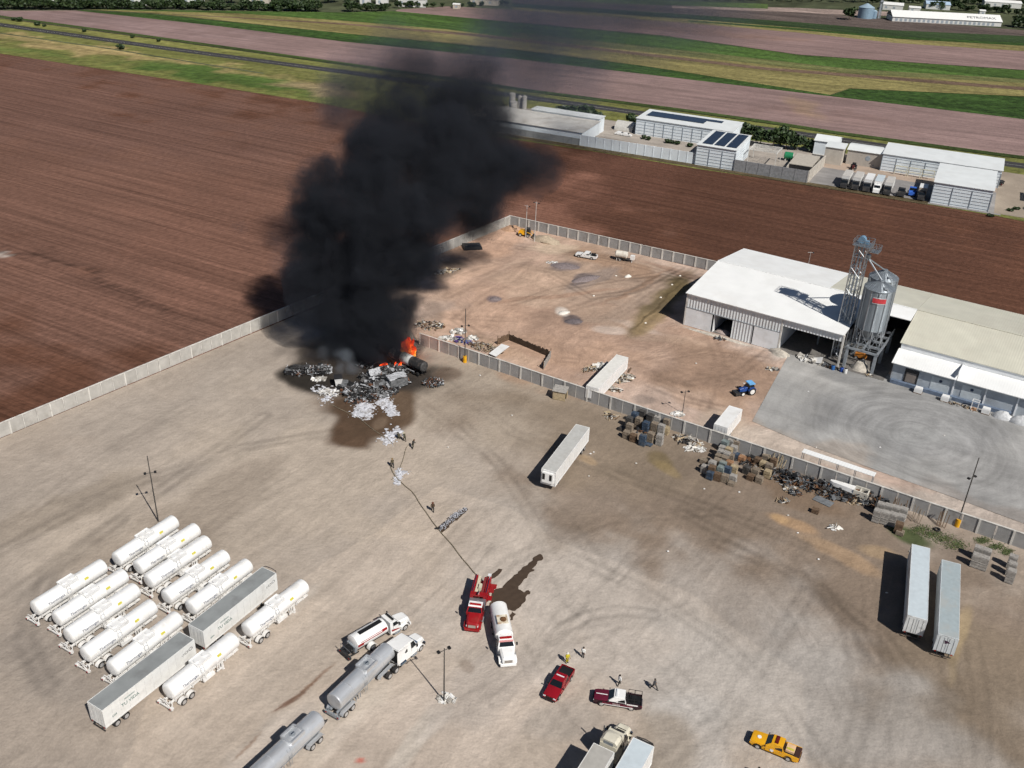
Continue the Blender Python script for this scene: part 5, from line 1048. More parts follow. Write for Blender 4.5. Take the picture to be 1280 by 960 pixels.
# white and red water tanker lorry
pt = vehicle('tank_truck', 'small white tank lorry with red side stripes beside the metal tanker', 'truck', (439, 819), (508, 778), 9)
bonnet_cab(pt, m_whitec, roof_h=2.75, bar=m_black); chassis(pt, -7.6, .9, (0, -5.6))
MB().lathe_x([(-8.1, .2), (-8.06, .8), (-7.95, 1.05), (-2.95, 1.05), (-2.85, .8), (-2.8, .2)], cz=2.05, n=26, sy=1.15, sz=.95).build('tank', m_whitec, pt, smooth=30)
MB().bx(-7.0, -3.3, -.33, .33, 3.03, 3.07).build('walkway', m_black, pt)
for s in (-1, 1):
    q = MB()
    def onp(x, a): return (x, s*1.05*1.155*math.cos(a)*1.004, 2.05+1.05*.955*math.sin(a))
    for (x0, x1, a0, a1) in ((-7.7, -3.6, R(8), R(15)), (-7.4, -3.4, R(22), R(26)), (-7.95, -7.0, R(-4), R(16)), (-3.9, -3.1, R(10), R(30))):
        P = [onp(x0, a0), onp(x1, a0), onp(x1, a1), onp(x0, a1)]; q.plate(*(P if s < 0 else P[::-1]), .012)
    q.build('red_stripe', m_red, pt)
MB().plate((-.98, -1.165, 1.0), (-2.3, -1.165, 1.2), (-2.3, -1.165, 1.55), (-.98, -1.165, 1.15), .012).build('door_stripe', m_red, pt)
for y in (-1.0, 1.0): MB().rings([[(-5.6+.68*math.cos(q), y+yy, .5+.68*math.sin(q)) for q in [math.pi*i/8 for i in range(9)]]+[(-5.6+.62*math.cos(q), y+yy, .5+.62*math.sin(q)) for q in [math.pi*i/8 for i in range(8, -1, -1)]] for yy in (-.3, .3)]).build('mudguard', m_whitec, pt, smooth=40)
bp_ = MB().bx(-9.4, -9.1, -1.2, 1.2, .6, .95)
for y in (-.8, 0, .8): bp_.bx(-9.2, -7.6, y-.05, y+.05, .72, .9)
bp_.build('rear_bumper', m_frame, pt)
hr = MB().cyl((-8.5, -.5, 1.3), (-8.5, .5, 1.3), .45, n=14).build('hose_reel', m_black, pt); MB().cyl((-8.5, -.55, 1.3), (-8.5, .55, 1.3), .15, n=8).build('reel_axle', m_chrome, hr)
MB().tube([(-9.2, -1.1, .95), (-9.2, -1.1, 1.9), (-9.2, 1.1, 1.9), (-9.2, 1.1, .95)], .03).build('rear_rail', m_steel, pt); MB().bx(-8.3, -7.95, -.9, .9, 1.0, 1.9).build('pump_box', m_steel_dull, pt)
lamps(pt, -9.42, (-1, 1), .8, m_lamp_red)
# fire engine
fe = vehicle('fire_engine', 'red fire engine with a white cab roof feeding the long hose', 'fire engine', (603, 738), (589.5, 792), 9)
bonnet_cab(fe, m_red, roof_h=2.7, bar=m_lamp_red); chassis(fe, -8.6, .9, (0, -5.9))
MB().bx(-2.48, -1.55, -.98, .98, 2.702, 2.73).plate((-1.42, -.97, 2.62), (-1.42, .97, 2.62), (-1.6, .95, 2.72), (-1.6, -.95, 2.72), .02).build('cab_roof', m_whitec, fe)
MB().bx(-8.6, -3.9, -1.2, -.72, .95, 2.35).bx(-8.6, -3.9, .72, 1.2, .95, 2.35).bx(-8.6, -3.9, -.72, .72, .95, 1.35).build('body', m_red, fe)
MB().bx(-3.85, -2.65, -1.15, 1.15, .95, 2.1).build('pump_panel', m_steel, fe)
MB().bx(-4.6, -3.9, -1.18, 1.18, 2.36, 2.62).build('front_locker', m_red, fe)
MB().bx(-8.5, -4.7, -.68, -.3, 1.36, 2.2).build('hose_bed', mat('hose_bed_cream', (.62, .56, .42), var=.3, scale=6), fe); MB().bx(-8.5, -4.7, .2, .66, 1.36, 2.15).build('folded_hose', mat('hose_dark_red', (.2, .03, .03), var=.3, scale=5), fe)
MB().bx(-6.6, -5.6, -.25, .18, 1.36, 2.5).build('deck_box', mat('box_cream', (.6, .55, .42)), fe)
q = MB()
for y in (-1.0, 1.0): q.bx(-8.6, -3.95, y-.06, y+.06, 2.352, 2.46)
q.build('side_rail', m_chrome, fe)
MB().bx(-8.95, -8.62, -1.15, 1.15, .75, .9).build('tailboard', m_steel, fe)
gn = MB().cyl((-4.25, 0, 2.62), (-4.25, 0, 2.95), .12, n=8).cyl((-4.4, 0, 2.95), (-3.6, 0, 3.05), .08, n=8).build('water_cannon', m_chrome, fe)
for k, x in enumerate((-8.0, -6.9, -5.0)):
    dr = MB().bx(x-.5, x+.5, 1.195, 1.235, 1.0, 2.2).build('locker_door', m_red, fe); MB().box((x, 1.25, 1.5), (.2, .03, .05)).build('handle', m_chrome, dr)
for k, (x, wd, z) in enumerate(((-7.6, .9, 1.3), (-6.2, .7, 1.7), (-5.1, .6, 1.2))): MB().bx(x-.45, x+.45, 1.24, 1.24+wd, z, z+.12).build('open_locker_flap', m_red, fe)
lamps(fe, -8.63, (-.95, .95), 2.1, m_lamp_red)
MB().box((-8.5, .95, 2.62), (.3, .5, .28)).build('scene_lamp', m_lamp_w, fe)
for y in (-1.0, 1.0): MB().rings([[(-5.9+.68*math.cos(q), y+yy, .5+.68*math.sin(q)) for q in [math.pi*i/8 for i in range(9)]]+[(-5.9+.6*math.cos(q), y+yy, .5+.6*math.sin(q)) for q in [math.pi*i/8 for i in range(8, -1, -1)]] for yy in (-.28, .28)]).build('mudguard', m_red, fe, smooth=40)
# white water lorry beside the fire engine
wt = vehicle('tank_truck', 'white tank lorry with a rusty filler hatch and red light bar beside the fire engine', 'truck', (622, 771), (635.5, 836), 10)
bonnet_cab(wt, m_whitec, roof_h=2.75, bar=m_lamp_red); chassis(wt, -8.2, .9, (0, -5.6, -6.9))
MB().plate((-1.30, -.98, 2.5), (-1.30, .98, 2.5), (-1.48, .92, 2.68), (-1.48, -.92, 2.68), .025).build('visor', m_red, wt)
MB().lathe_x([(-8.9, .2), (-8.85, .85), (-8.7, 1.08), (-3.0, 1.08), (-2.85, .85), (-2.8, .2)], cz=2.05, n=26, sy=1.13, sz=.98).build('tank', m_whitec, wt, smooth=30)
rt = MB().bx(-5.9, -4.2, -.75, .75, 3.05, 3.14).build('top_deck', mat('rust_stained_white', (.68, .62, .50), var=.2, dirt=(.30, .15, .06), dirt_amt=.8, dirt_scale=1.3), wt); MB().lathe_z([(3.14, .42), (3.3, .42)], -4.9, .1, 14).build('filler_hatch', mat('hatch_rust', (.14, .07, .03), var=.4), rt)
MB().bx(-8.5, -3.2, -1.26, -1.06, 1.55, 1.9).build('hose_tray', m_steel_dull, wt); lamps(wt, -8.92, (-.8, .8), 1.2, m_lamp_red)
MB().bx(-9.1, -8.9, -1.15, 1.15, .6, .85).build('rear_bumper', m_frame, wt)
# cream tractor at the bottom edge
o = CT_B+CT_D*5.7; ct = thing('tractor_unit', 'cream bonneted tractor unit with a domed sleeper roof and black hood stripes', 'truck', (o.x, o.y, 0), math.atan2(CT_D.y, CT_D.x)+.0)
m_cream = mat('cream_paint', (.70, .66, .54), rough=.35, var=.06, coat=.2, dirt=(.5, .45, .34), dirt_amt=.3)
bonnet_cab(ct, m_cream, sleeper=1.9, roof_h=3.1, w=1.2); chassis(ct, -7.2, .9, (0, -5.2, -6.5))
MB().rings([[(x, -hw_, 3.0), (x, -hw_, 3.0+h*.7), (x, -hw_*.7, 3.0+h), (x, hw_*.7, 3.0+h), (x, hw_, 3.0+h*.7), (x, hw_, 3.0)] for x, hw_, h in ((-2.0, .85, .12), (-2.6, 1.0, .55), (-3.4, 1.08, .9), (-4.35, 1.08, .95))]).build('roof_fairing', m_cream, ct, smooth=25)
MB().plate((-4.37, -.6, 3.2), (-4.37, .6, 3.2), (-4.37, .6, 3.75), (-4.37, -.6, 3.75), -.01).build('rear_window', m_steel_dull, ct)
MB().plate((-1.43, -.85, 2.98), (-1.43, .85, 2.98), (-1.72, .82, 3.08), (-1.72, -.82, 3.08), .03).build('sun_visor', m_frame, ct)
for k in range(3): MB().bx(-.75+k*.28, -.66+k*.28, -.55, .55, 1.94-k*.03, 1.99-k*.03).build('hood_stripe', m_black, ct)
for y in (-1.32, 1.32): MB().cyl((-2.75, y, .8), (-2.75, y, 4.1), .09, n=8).build('exhaust_stack', m_chrome, ct)

# ---- pickups
def pickup(name, label, rear, front, paint, L=5.7, hood=None, roof=None, bed=None, wide=.98, cab_doors=2, group=None, low=None):
    a, b = G(*rear), G(*front); d = b-a; c = (a+b)/2; t = thing(name, label, 'pickup truck', (c.x, c.y, 0), math.atan2(d.y, d.x), group)
    k = L/5.7; H = L/2; w = wide; bed = bed or m_black
    MB().vprism([(H-.02, .45, w*.86), (H, .62, w*.9), (H-.08, .92, w*.93), (H-.5, .98, w), (-H+.1, .98, w), (-H, .92, w*.97), (-H, .5, w*.95), (-H+.3, .40, w), (H-.4, .38, w)]).build('body', low or paint, t, smooth=25)
    MB().rings([[(x, -hw_, .97), (x, -hw_, z-.06), (x, -hw_*.8, z), (x, hw_*.8, z), (x, hw_, z-.06), (x, hw_, .97)] for x, hw_, z in ((H-.06, w*.84, 1.02), (H-.35, w*.93, 1.09), (1.12*k, w*.97, 1.17))]).build('hood', hood or paint, t, smooth=25)
    x0, x1, x2, x3 = 1.15*k, .45*k, -.85*k, -1.05*k
    MB().vprism([(x0, .975, w*.97), (x0, 1.12, w*.97), (x1, 1.70, w*.80), (x1-.35, 1.76, w*.78), (x2, 1.74, w*.78), (x3, 1.12, w*.95), (x3, .975, w*.97)]).build('cab', paint, t, smooth=25)
    MB().vprism([(x1+.01, 1.715, w*.77), (x1-.35, 1.785, w*.74), (x2-.0, 1.765, w*.74), (x2, 1.74, w*.77)]).build('cab_roof', roof or paint, t, smooth=25)
    MB().plate((x0-.03, -w*.86, 1.15), (x0-.03, w*.86, 1.15), (x1+.05, w*.73, 1.68), (x1+.05, -w*.73, 1.68), .015).build('windscreen', m_glass, t)
    MB().plate((x3+.02, w*.85, 1.16), (x3+.02, -w*.85, 1.16), (x2-.02, -w*.7, 1.66), (x2-.02, w*.7, 1.66), .015).build('rear_window', m_glass, t)
    for s in (-1, 1):
        def sp(x, z): f = (z-1.12)/.6; return (x, s*(w*.97-(w*.18)*f+.004), z)
        for (u0, u1) in ((.0, .47), (.53, 1.0)):
            zb, zt_ = 1.15, 1.62
            xb = lambda u: x0-.18+(x3+.12-x0+.18)*u; xt = lambda u: x1-.02+(x2+.02-x1+.02)*u
            P = [sp(xb(u0), zb), sp(xb(u1), zb), sp(xt(u1), zt_), sp(xt(u0), zt_)]
            MB().plate(*(P if s < 0 else P[::-1]), .012).build('side_window', m_glass, t)
            D = [(xb(u0), s*(w+.003), .48), (xb(u1), s*(w+.003), .48), (xb(u1), s*(w*.985+.003), 1.1), (xb(u0), s*(w*.985+.003), 1.1)]
            dr = MB().plate(*(D if s < 0 else D[::-1]), .012).build('door', low or paint, t); MB().box((xb(u1)+.15, s*(w+.03), .98), (.16, .03, .04)).build('handle', m_chrome, dr)
        MB().box((x0-.12, s*(w+.12), 1.2), (.1, .24, .17)).build('mirror', m_black, t)
        MB().box((H-.12, s*w*.72, .84), (.2, .36, .16)).build('headlight', m_lamp_w, t); MB().box((-H, s*w*.88, .85), (.06, .14, .3)).build('tail_lamp', m_lamp_red, t)
        for x in (H-1.0*k, -H+1.15*k):
            wheel(t, x, s*(w-.13), .39, .27)
            MB().rings([[(x+.50*math.cos(q), s*(w+yy), .39+.50*math.sin(q)) for q in [math.pi*i/8 for i in range(9)]]+[(x+.43*math.cos(q), s*(w+yy), .39+.43*math.sin(q)) for q in [math.pi*i/8 for i in range(8, -1, -1)]] for yy in (-.1, .035)]).build('wheel_arch', m_black, t, smooth=40)
        MB().bx(-H+.06, x3-.02, s*w*.93-.06, s*w*.93+.05, .975, 1.14).build('bed_side', low or paint, t)
    MB().bx(-H+.06, x3-.03, -w*.86, w*.86, .982, 1.0).build('bed_floor', bed, t)
    MB().bx(-H-.02, -H+.06, -w*.92, w*.92, .55, 1.14).build('tailgate', low or paint, t)
    MB().bx(H-.03, H+.08, -w*.85, w*.85, .42, .62).build('front_bumper', m_black, t); MB().bx(-H-.12, -H+.02, -w*.88, w*.88, .42, .56).build('rear_bumper', m_chrome, t)
    MB().bx(H-.06, H+.02, -w*.5, w*.5, .66, .9).build('grille', m_black, t)
    return t, H, k
m_pred = mat('pickup_red', (.26, .008, .015), rough=.25, var=.06, coat=.5)
t, H, k = pickup('pickup', 'red pickup with an open bed facing the bottom of the photo', (712, 838), (684, 881), m_pred, L=5.9)
MB().bx(-.35, -.2, -.55, .55, 1.79, 1.86).build('light_bar', m_lamp_w, t)
t, H, k = pickup('police_pickup', 'white and maroon patrol pickup with a cage rail over its bed', (804, 884), (739, 873.5), m_whitec, L=6.1, hood=m_maroon, low=mat('patrol_dark', (.035, .012, .018), rough=.35), bed=m_black)
for s in (-1, 1):
    MB().bx(-1.9, 1.2, s*.985-.012 if s < 0 else s*.985+.0, s*.985 if s < 0 else s*.985+.035, .62, .86).build('side_stripe', m_maroon, t) if False else MB().bx(-2.0, 1.9, min(s*.995, s*1.022), max(s*.995, s*1.022), .62, .9).build('side_stripe', m_maroon, t)
    MB().bx(-2.0, 1.9, min(s*.995, s*1.02), max(s*.995, s*1.02), .50, .58).bx(-2.6, -1.2, min(s*.98, s*1.0), max(s*.98, s*1.0), .93, 1.12).build('white_stripe', m_whitec, t)
text_mesh('lettering', 'POLICIA', .26, m_white, t, frame_mat((.1, -1.026, .76), (1, 0, 0), (0, 0, 1))); text_mesh('lettering', 'POLICIA', .26, m_white, t, frame_mat((.1, 1.026, .76), (-1, 0, 0), (0, 0, 1)))
MB().bx(.05, .25, -.6, .6, 1.79, 1.9).build('light_bar', m_lamp_w, t)
MB().bx(1.3, 2.8, -.06, .06, 1.18, 1.195).build('hood_stripe', m_white, t)
rk = MB()
for y in (-.85, .85):
    for x in (-3.0, -2.1, -1.3): rk.cyl((x, y, 1.1), (x, y, 1.85), .035, n=5)
    rk.cyl((-3.0, y, 1.85), (-1.3, y, 1.85), .035, n=5)
for x in (-3.0, -2.1, -1.3): rk.cyl((x, -.85, 1.85), (x, .85, 1.85), .035, n=5)
rk.build('bed_rack', m_black, t); MB().bx(-2.6, -1.5, -.5, .1, 1.0, 1.25).build('bench', m_black, t)
t, H, k = pickup('pickup', 'yellow pickup with a dark red light bar at the bottom right', (999, 950), (938, 925), m_yellow, L=6.0)
MB().bx(-.3, .1, -.62, .62, 1.79, 1.88).build('light_bar', mat('bar_dark_red', (.12, .015, .01), rough=.2), t)
cg = MB().bx(-2.3, -1.25, -.7, .5, 1.0, 1.3).build('cargo_box', mat('cargo_peach', (.72, .48, .28)), t); MB().bx(-2.2, -1.35, .0, .3, 1.31, 1.36).build('strap', m_yel_lab, cg)
MB().bx(-3.02, -2.4, -.88, .88, 1.0, 1.15).build('tail_cargo', mat('cargo_dark', (.05, .02, .015)), t)
for (x, y, z, n_) in ((2.05, 0, 1.15, 0),): MB().cyl((x, y, z-.02), (x, y, z+.015), .26, n=18).build('hood_emblem', m_white, t)
for s in (-1, 1): MB().cyl((.25, s*.98, .78), (.25, s*1.02, .78), .22, n=18).build('door_emblem', m_white, t)
t, H, k = pickup('pickup', 'white pickup with a dark bed parked in the back yard', (748, 325), (718, 319.5), m_whitec, L=5.9)
sc = MB()
for i in range(8): sc.box((-2.2+rnd.uniform(-.6, .7), rnd.uniform(-.6, .6), 1.2+rnd.uniform(-.1, .2)), (rnd.uniform(.2, .7), rnd.uniform(.2, .6), .3), rz=rnd.uniform(0, 3))
sc.build('bed_load', m_black, t)
# small white tank on a trailer, back yard
p = mid((768, 324), (786, 327)); hz = heading((768, 324), (786, 327)); t = thing('water_bowser', 'small white tank on a two wheeled trailer in the back yard', 'tank trailer', tuple(p), hz)
MB().lathe_x([(-1.9, .2), (-1.8, .7), (-1.6, .95), (1.3, .95), (1.5, .7), (1.6, .2)], cz=1.75, n=20).build('tank', mat('aged_white_tank', (.66, .63, .56), var=.1, dirt=(.45, .38, .3), dirt_amt=.5), t, smooth=30)
MB().bx(-1.8, 2.6, -.6, .6, .62, .78).build('frame', m_frame, t); MB().bx(2.4, 3.5, -.5, .5, .8, 1.9).build('pump_housing', m_whitec, t)
for y in (-.85, .85): wheel(t, -.3, y, .42, .25)
for x in (-1.2, -.6, 3.0): MB().bx(x-.06, x+.06, -.9, -.78, .1, .8).build('jack', m_white, t)
# blue farm tractor
p = G(933, 492); t = thing('farm_tractor', 'blue farm tractor with a bright blue cab roof in the back yard', 'tractor', tuple(p), heading((943, 486), (922, 489)))
m_tblue = mat('tractor_blue', (.02, .07, .28), rough=.35, coat=.2)
MB().rings([[(x, -.36, z0), (x, -.36, z1-.1), (x, -.25, z1), (x, .25, z1), (x, .36, z1-.1), (x, .36, z0)] for x, z0, z1 in ((.1, .8, 1.65), (1.2, .8, 1.6), (1.9, .85, 1.45))]).build('hood', m_tblue, t, smooth=25)
MB().vprism([(-1.15, .9, .72), (.1, .9, .72), (.1, 1.7, .74), (-.1, 2.4, .66), (-1.0, 2.4, .66), (-1.2, 1.7, .74)]).build('cab', m_glass, t); MB().bx(-1.2, .15, -.82, .82, 2.41, 2.6).build('cab_roof', mat('roof_sky_blue', (.16, .42, .75)), t)
for y in (-.85, .85):
    wheel(t, -.65, y, .85, .45, mat('rim_white', (.75, .75, .72))); wheel(t, 1.35, y*.9, .5, .3, mat('rim_white', (.75, .75, .72)))
    MB().rings([[(-.65+.98*math.cos(q), y+yy, .85+.95*math.sin(q)) for q in [math.pi*(.1+.75*i/8) for i in range(9)]]+[(-.65+.9*math.cos(q), y+yy, .85+.88*math.sin(q)) for q in [math.pi*(.1+.75*i/8) for i in range(8, -1, -1)]] for yy in (-.25, .25)]).build('mudguard', m_tblue, t, smooth=40)
MB().bx(-1.6, 1.9, -.2, .2, .55, .8).build('chassis', m_frame, t); MB().cyl((.9, .38, 1.5), (.9, .38, 2.3), .05, n=6).build('exhaust', m_black, t)
MB().bx(1.9, 3.0, -.9, .9, .3, .8).build('front_implement', m_frame, t)
# yellow machine by the far corner
p = G(656, 295); t = thing('loader', 'small yellow loader with a dark cab near the far corner posts', 'machine', tuple(p), heading((649, 294), (663, 296)))
MB().vprism([(-1.7, .6, .85), (-1.7, 1.5, .85), (-1.4, 1.8, .8), (.2, 1.8, .8), (.2, .6, .85)]).build('engine_cover', m_yellow, t, smooth=25); MB().vprism([(.25, .7, .75), (.25, 2.4, .65), (1.3, 2.4, .65), (1.6, 1.5, .75), (1.6, .7, .75)]).build('cab', m_glass, t)
MB().bx(.2, 1.4, -.75, .75, 2.41, 2.5).build('cab_roof', m_frame, t)
for y in (-.9, .9):
    for x in (-1.1, 1.1): wheel(t, x, y, .5, .35)
    MB().tube([(-.2, y*.9, 1.7), (1.9, y*.9, 1.2), (2.4, y*.9, .5)], .09).build('lift_arm', m_yellow, t)
MB().vprism([(2.3, .1, .95), (3.1, .1, .95), (2.4, .9, .95)]).build('bucket', m_frame, t)

# ---- trucks and cars among the far farm buildings
def far_truck(label, px, cab_m, box_m, hd, L=9, roofc=None, tall=3.8):
    p = G(*px); t = thing('parked_truck', label, 'truck', (p.x, p.y, 0), hd, 'trucks parked on the paved lot')
    if box_m: MB().bx(-L, -.4, -1.25, 1.25, 1.1, tall).build('box_body', box_m, t); MB().bx(-L-.01, -.39, -1.26, 1.26, tall-.05, tall+.01).build('roof', roofc or m_white, t)
    MB().vprism([(-.3, .6, 1.15), (-.3, 2.8, 1.1), (1.1, 2.8, 1.05), (1.5, 1.9, 1.15), (2.6, 1.6, 1.0), (2.8, .6, 1.0)]).build('cab', cab_m, t)
    MB().plate((1.17, -.95, 2.72), (1.17, .95, 2.72), (1.52, 1.0, 1.95), (1.52, -1.0, 1.95), -.02).build('windscreen', m_glass, t)
    MB().bx(-L, 2.6, -.5, .5, .6, .95).build('chassis', m_frame, t)
    for x in (-L+1, -L+2.3, -1.2, 2.0):
        for y in (-1, 1): wheel(t, x, y, .5, .4)
    return t
_ch = C_A-R(90)
for k, (u, cm, bm_, rf_, lb) in enumerate(((50.5, m_frame, m_side_dirty, mat('dusty_roof', (.5, .48, .45)), 'truck with a dusty white box, leftmost in the farm lot row'), (54.2, m_frame, m_side_dirty, mat('dusty_roof', (.5, .48, .45)), 'truck with a dull white box, second in the farm lot row'), (57.9, m_frame, m_whitec, m_white, 'truck with a beige topped box, third in the farm lot row'), (61.2, m_whitec, m_whitec, m_blue_roof, 'white truck with the brightest box, fourth in the farm lot row'), (64.6, m_frame, m_side_dirty, mat('dusty_roof', (.5, .48, .45)), 'truck with a dark cab, fifth in the farm lot row'))):
    far_truck(lb, proj(np.array(CU_(u, 4.6))), cm, bm_, _ch, 9, rf_)
far_truck('short bare tractor unit with a tan back left of the blue cabbed truck', proj(np.array(CU_(69, 5.4))), m_frame, None, _ch, 4)
far_truck('truck with a bright blue cab on the farm lot', proj(np.array(CU_(72.3, 8.4))), mat('cab_blue', (.03, .12, .5)), None, _ch, 5)
far_truck('truck with a tan box right of the blue cabbed truck', proj(np.array(CU_(75.4, 4.8))), m_frame, mat('tan_box', (.45, .38, .3)), _ch, 6)
t, H, k = pickup('parked_car', 'dark pickup standing on the farm drive at the right edge', (1245, 236), (1254, 226), m_black, L=5.4); t['category'] = 'car'
p = CU_(106, 17); t = shed('shed', 'white shed cut by the right edge beside the farm drive', 110, 122, 20, 30, 5, 5, girts=False)
p = CU_(50, 29.5); t = thing('farm_tractor', 'dark red farm tractor before the beige shed', 'tractor', (p.x, p.y, 0), _ch)
MB().bx(.1, 1.9, -.36, .36, .8, 1.6).build('hood', mat('tractor_maroon', (.10, .02, .02)), t); MB().vprism([(-1.15, .9, .72), (.1, .9, .72), (.1, 2.4, .66), (-1.0, 2.4, .66)]).build('cab', m_glass, t)
for y in (-.85, .85): wheel(t, -.65, y, .85, .45); wheel(t, 1.35, y, .5, .3)
# small plants and crates along the white sheet wall
for k, (px, py) in enumerate(((804, 174), (811, 175.5), (833, 179), (839, 180), (846, 181), (862, 184), (775, 169), (783, 170.5))):
    p = G(px, py); 
    if k < 6: tree(3, p, .62, ['leafmost', 'second', 'third', 'fourth', 'fifth', 'last'][k].replace('leafmost', 'first')+' small potted tree from the left behind the white sheet wall', 'potted trees behind the white sheet wall', 1, 'small_tree', 'tree')
    else:
        t = thing('parked_car', ['white car left', 'white car right'][k-6]+' of the two before the big solar warehouse', 'car', (p.x, p.y, 0), C_A)
        MB().vprism([(2.1, .35, .8), (2.1, .75, .8), (1.1, .95, .85), (.5, 1.4, .7), (-1.1, 1.4, .7), (-2.0, .95, .85), (-2.1, .35, .8)]).build('body', m_whitec, t, smooth=25)
        for x in (-1.3, 1.3):
            for y in (-.75, .75): wheel(t, x, y, .32, .2)
        MB().plate((1.08, -.7, .98), (1.08, .7, .98), (.53, .62, 1.38), (.53, -.62, 1.38), .015).build('windscreen', m_glass, t)
# ------------------------------------------------------------------ lamp poles
def lamp_pole(label, base, h, m, heads=2, arms_at=None, sleeve=None, hd=0.0, r0=.11):
    p = G(*base); t = thing('lamp_pole', label, 'lamp pole', (p.x, p.y, 0), hd)
    MB().cyl((0, 0, 0), (0, 0, h), r0, r0*.6, n=8).build('pole', m, t)
    z = arms_at or h-.3
    if heads:
        MB().cyl((-.75, 0, z), (.75, 0, z), .05, n=5).build('cross_arm', m, t)
        for s in (-1, 1) if heads > 1 else (1,):
            l_ = MB().box((s*.75, .12, z-.05), (.36, .42, .22)).build('lamp', m_black, t); MB().box((s*.75, .12, z-.175), (.3, .34, .02)).build('lens', m_lamp_w, l_)
    if sleeve: MB().cyl((0, 0, .02), (0, 0, 1.5), .42, n=12).build('sleeve', sleeve, t)
    return t
m_pole = mat('pole_dark', (.07, .065, .06), var=.2); m_pole_w = mat('pole_pale', (.55, .54, .52), var=.1); m_sl = mat('sleeve_yellow', (.70, .36, .01), rough=.5, var=.1)
lamp_pole('dark pole with two lamps rising from rubble in the open yard', (555, 877), 9.1, m_pole, 2, hd=.6)
lamp_pole('tall dark pole with two lamps behind the back row of tank trailers', (198, 652), 12.4, m_pole, 2, arms_at=9.3, hd=.4)
lamp_pole('dark lamp pole with a yellow foot in front of the wall near the fire', (581, 453), 12.5, m_pole, 2, arms_at=8.6, sleeve=m_sl, hd=.3, r0=.13)
lamp_pole('dark lamp pole with a yellow foot at the right end of the dividing wall', (1196, 658), 13.6, m_pole, 2, arms_at=9.8, sleeve=m_sl, hd=.5, r0=.13)
lamp_pole('slim lamp pole standing behind the dividing wall above the pallets', (853, 517), 5.2, m_pole, 2, hd=.3, r0=.08)
lamp_pole('left one of two pale posts at the far corner of the back yard', (657, 297), 9.6, m_pole_w, 1, hd=-.5)
lamp_pole('right one of two pale posts at the far corner of the back yard', (668, 302), 11.6, m_pole_w, 2, hd=-.5)
t = lamp_pole('thin pale mast behind the ridge of the white warehouse', (1008, 343), 6.5, m_pole_w, 1, r0=.07)

# ------------------------------------------------------------------ piles of junk, one mesh each
m_wood = [mat('weathered_wood', (.24, .195, .148), var=.3, scale=3, rough=.9), mat('grey_wood', (.34, .32, .295), var=.25, scale=3, rough=.9), mat('brown_wood', (.145, .095, .06), var=.3, scale=3, rough=.9),
          mat('blue_paint_worn', (.048, .075, .118), var=.35, scale=2, rough=.8, dirt=(.16, .14, .11), dirt_amt=.8, dirt_scale=1.2), mat('pale_wood', (.40, .32, .205), var=.25, scale=3), mat('teal_paint_worn', (.21, .25, .245), var=.25, scale=2, dirt=(.3, .27, .22), dirt_amt=.5), mat('slate_plastic', (.075, .07, .066), var=.3, scale=2), mat('orange_paint_worn', (.36, .20, .11), var=.3)]
m_junk = {'dark': [m_black, m_frame, mat('scrap_dark', (.05, .055, .062), var=.4), mat('scrap_grey', (.16, .17, .18), var=.3), mat('scrap_rust', (.14, .07, .035), var=.4)],
          'pale': [mat('debris_white', (.62, .6, .56), var=.2), mat('debris_grey', (.33, .31, .28), var=.3), mat('debris_tan', (.42, .33, .22), var=.3), m_wood[2], m_frame],
          'white': [mat('debris_white', (.62, .6, .56)), mat('plastic_white', (.74, .74, .73), var=.08), mat('debris_grey', (.33, .31, .28))],
          'wood': [m_wood[0], m_wood[2], m_wood[1], m_wood[4]],
          'purple': [mat('cloth_purple', (.10, .06, .22), var=.3), mat('cloth_blue', (.06, .09, .25), var=.3), mat('debris_grey', (.33, .31, .28))],
          'burnt': [mat('soot', (.012, .012, .013), var=.5, scale=3, rough=.9), mat('ash_grey', (.14, .145, .15), var=.4, scale=2.5, rough=.9), mat('ash_white', (.40, .41, .43), var=.4, scale=2.5, rough=.9), mat('burnt_steel', (.07, .068, .068), var=.5, scale=2, rough=.7, metal=.3), mat('burnt_rust', (.12, .055, .03), var=.5)]}
def junk(label, px, rx, ry, h, n, kind, sd, name='debris_pile', cat='debris', hd=0, group=None, smin=.12, smax=.62, long=.45, weights=None):
    r_ = random.Random(sd); p = G(*px); mb = MB(); ms = m_junk[kind]
    for i in range(int(n*1.9)):
        a, q = r_.uniform(0, 2*math.pi), math.sqrt(r_.random()); x, y = rx*q*math.cos(a), ry*q*math.sin(a)
        z = max(.04, h*(1-q*.75)*r_.uniform(.15, 1)); s = r_.uniform(smin, smax); mb.mi(r_.choices(range(len(ms)), weights)[0])
        if r_.random() < long:
            d = Vector((r_.uniform(-1, 1), r_.uniform(-1, 1), r_.uniform(-.35, .35))).normalized()*s*1.5
            mb.cyl((x-d.x, y-d.y, max(.05, z-d.z)), (x+d.x, y+d.y, max(.06, z+d.z)), .05+.05*r_.random(), n=5)
        elif r_.random() < .62: mb.box((x, y, z), (s, s*r_.uniform(.5, 1), s*r_.uniform(.15, .7)), rz=r_.uniform(0, 3))
        else:
            c = Vector((x, y, z)); e1 = Vector((r_.uniform(-1, 1), r_.uniform(-1, 1), r_.uniform(-.5, .5))).normalized()*s; e2 = e1.orthogonal().normalized()*s*.6
            mb.plate(c-e1-e2, c+e1-e2*.7, c+e1*.8+e2, c-e1*.9+e2*1.1, .04)
    o = mb.build(name, ms); o.location = (p.x, p.y, .06); o.rotation_euler = (0, 0, hd); return tag(o, label, cat, group)

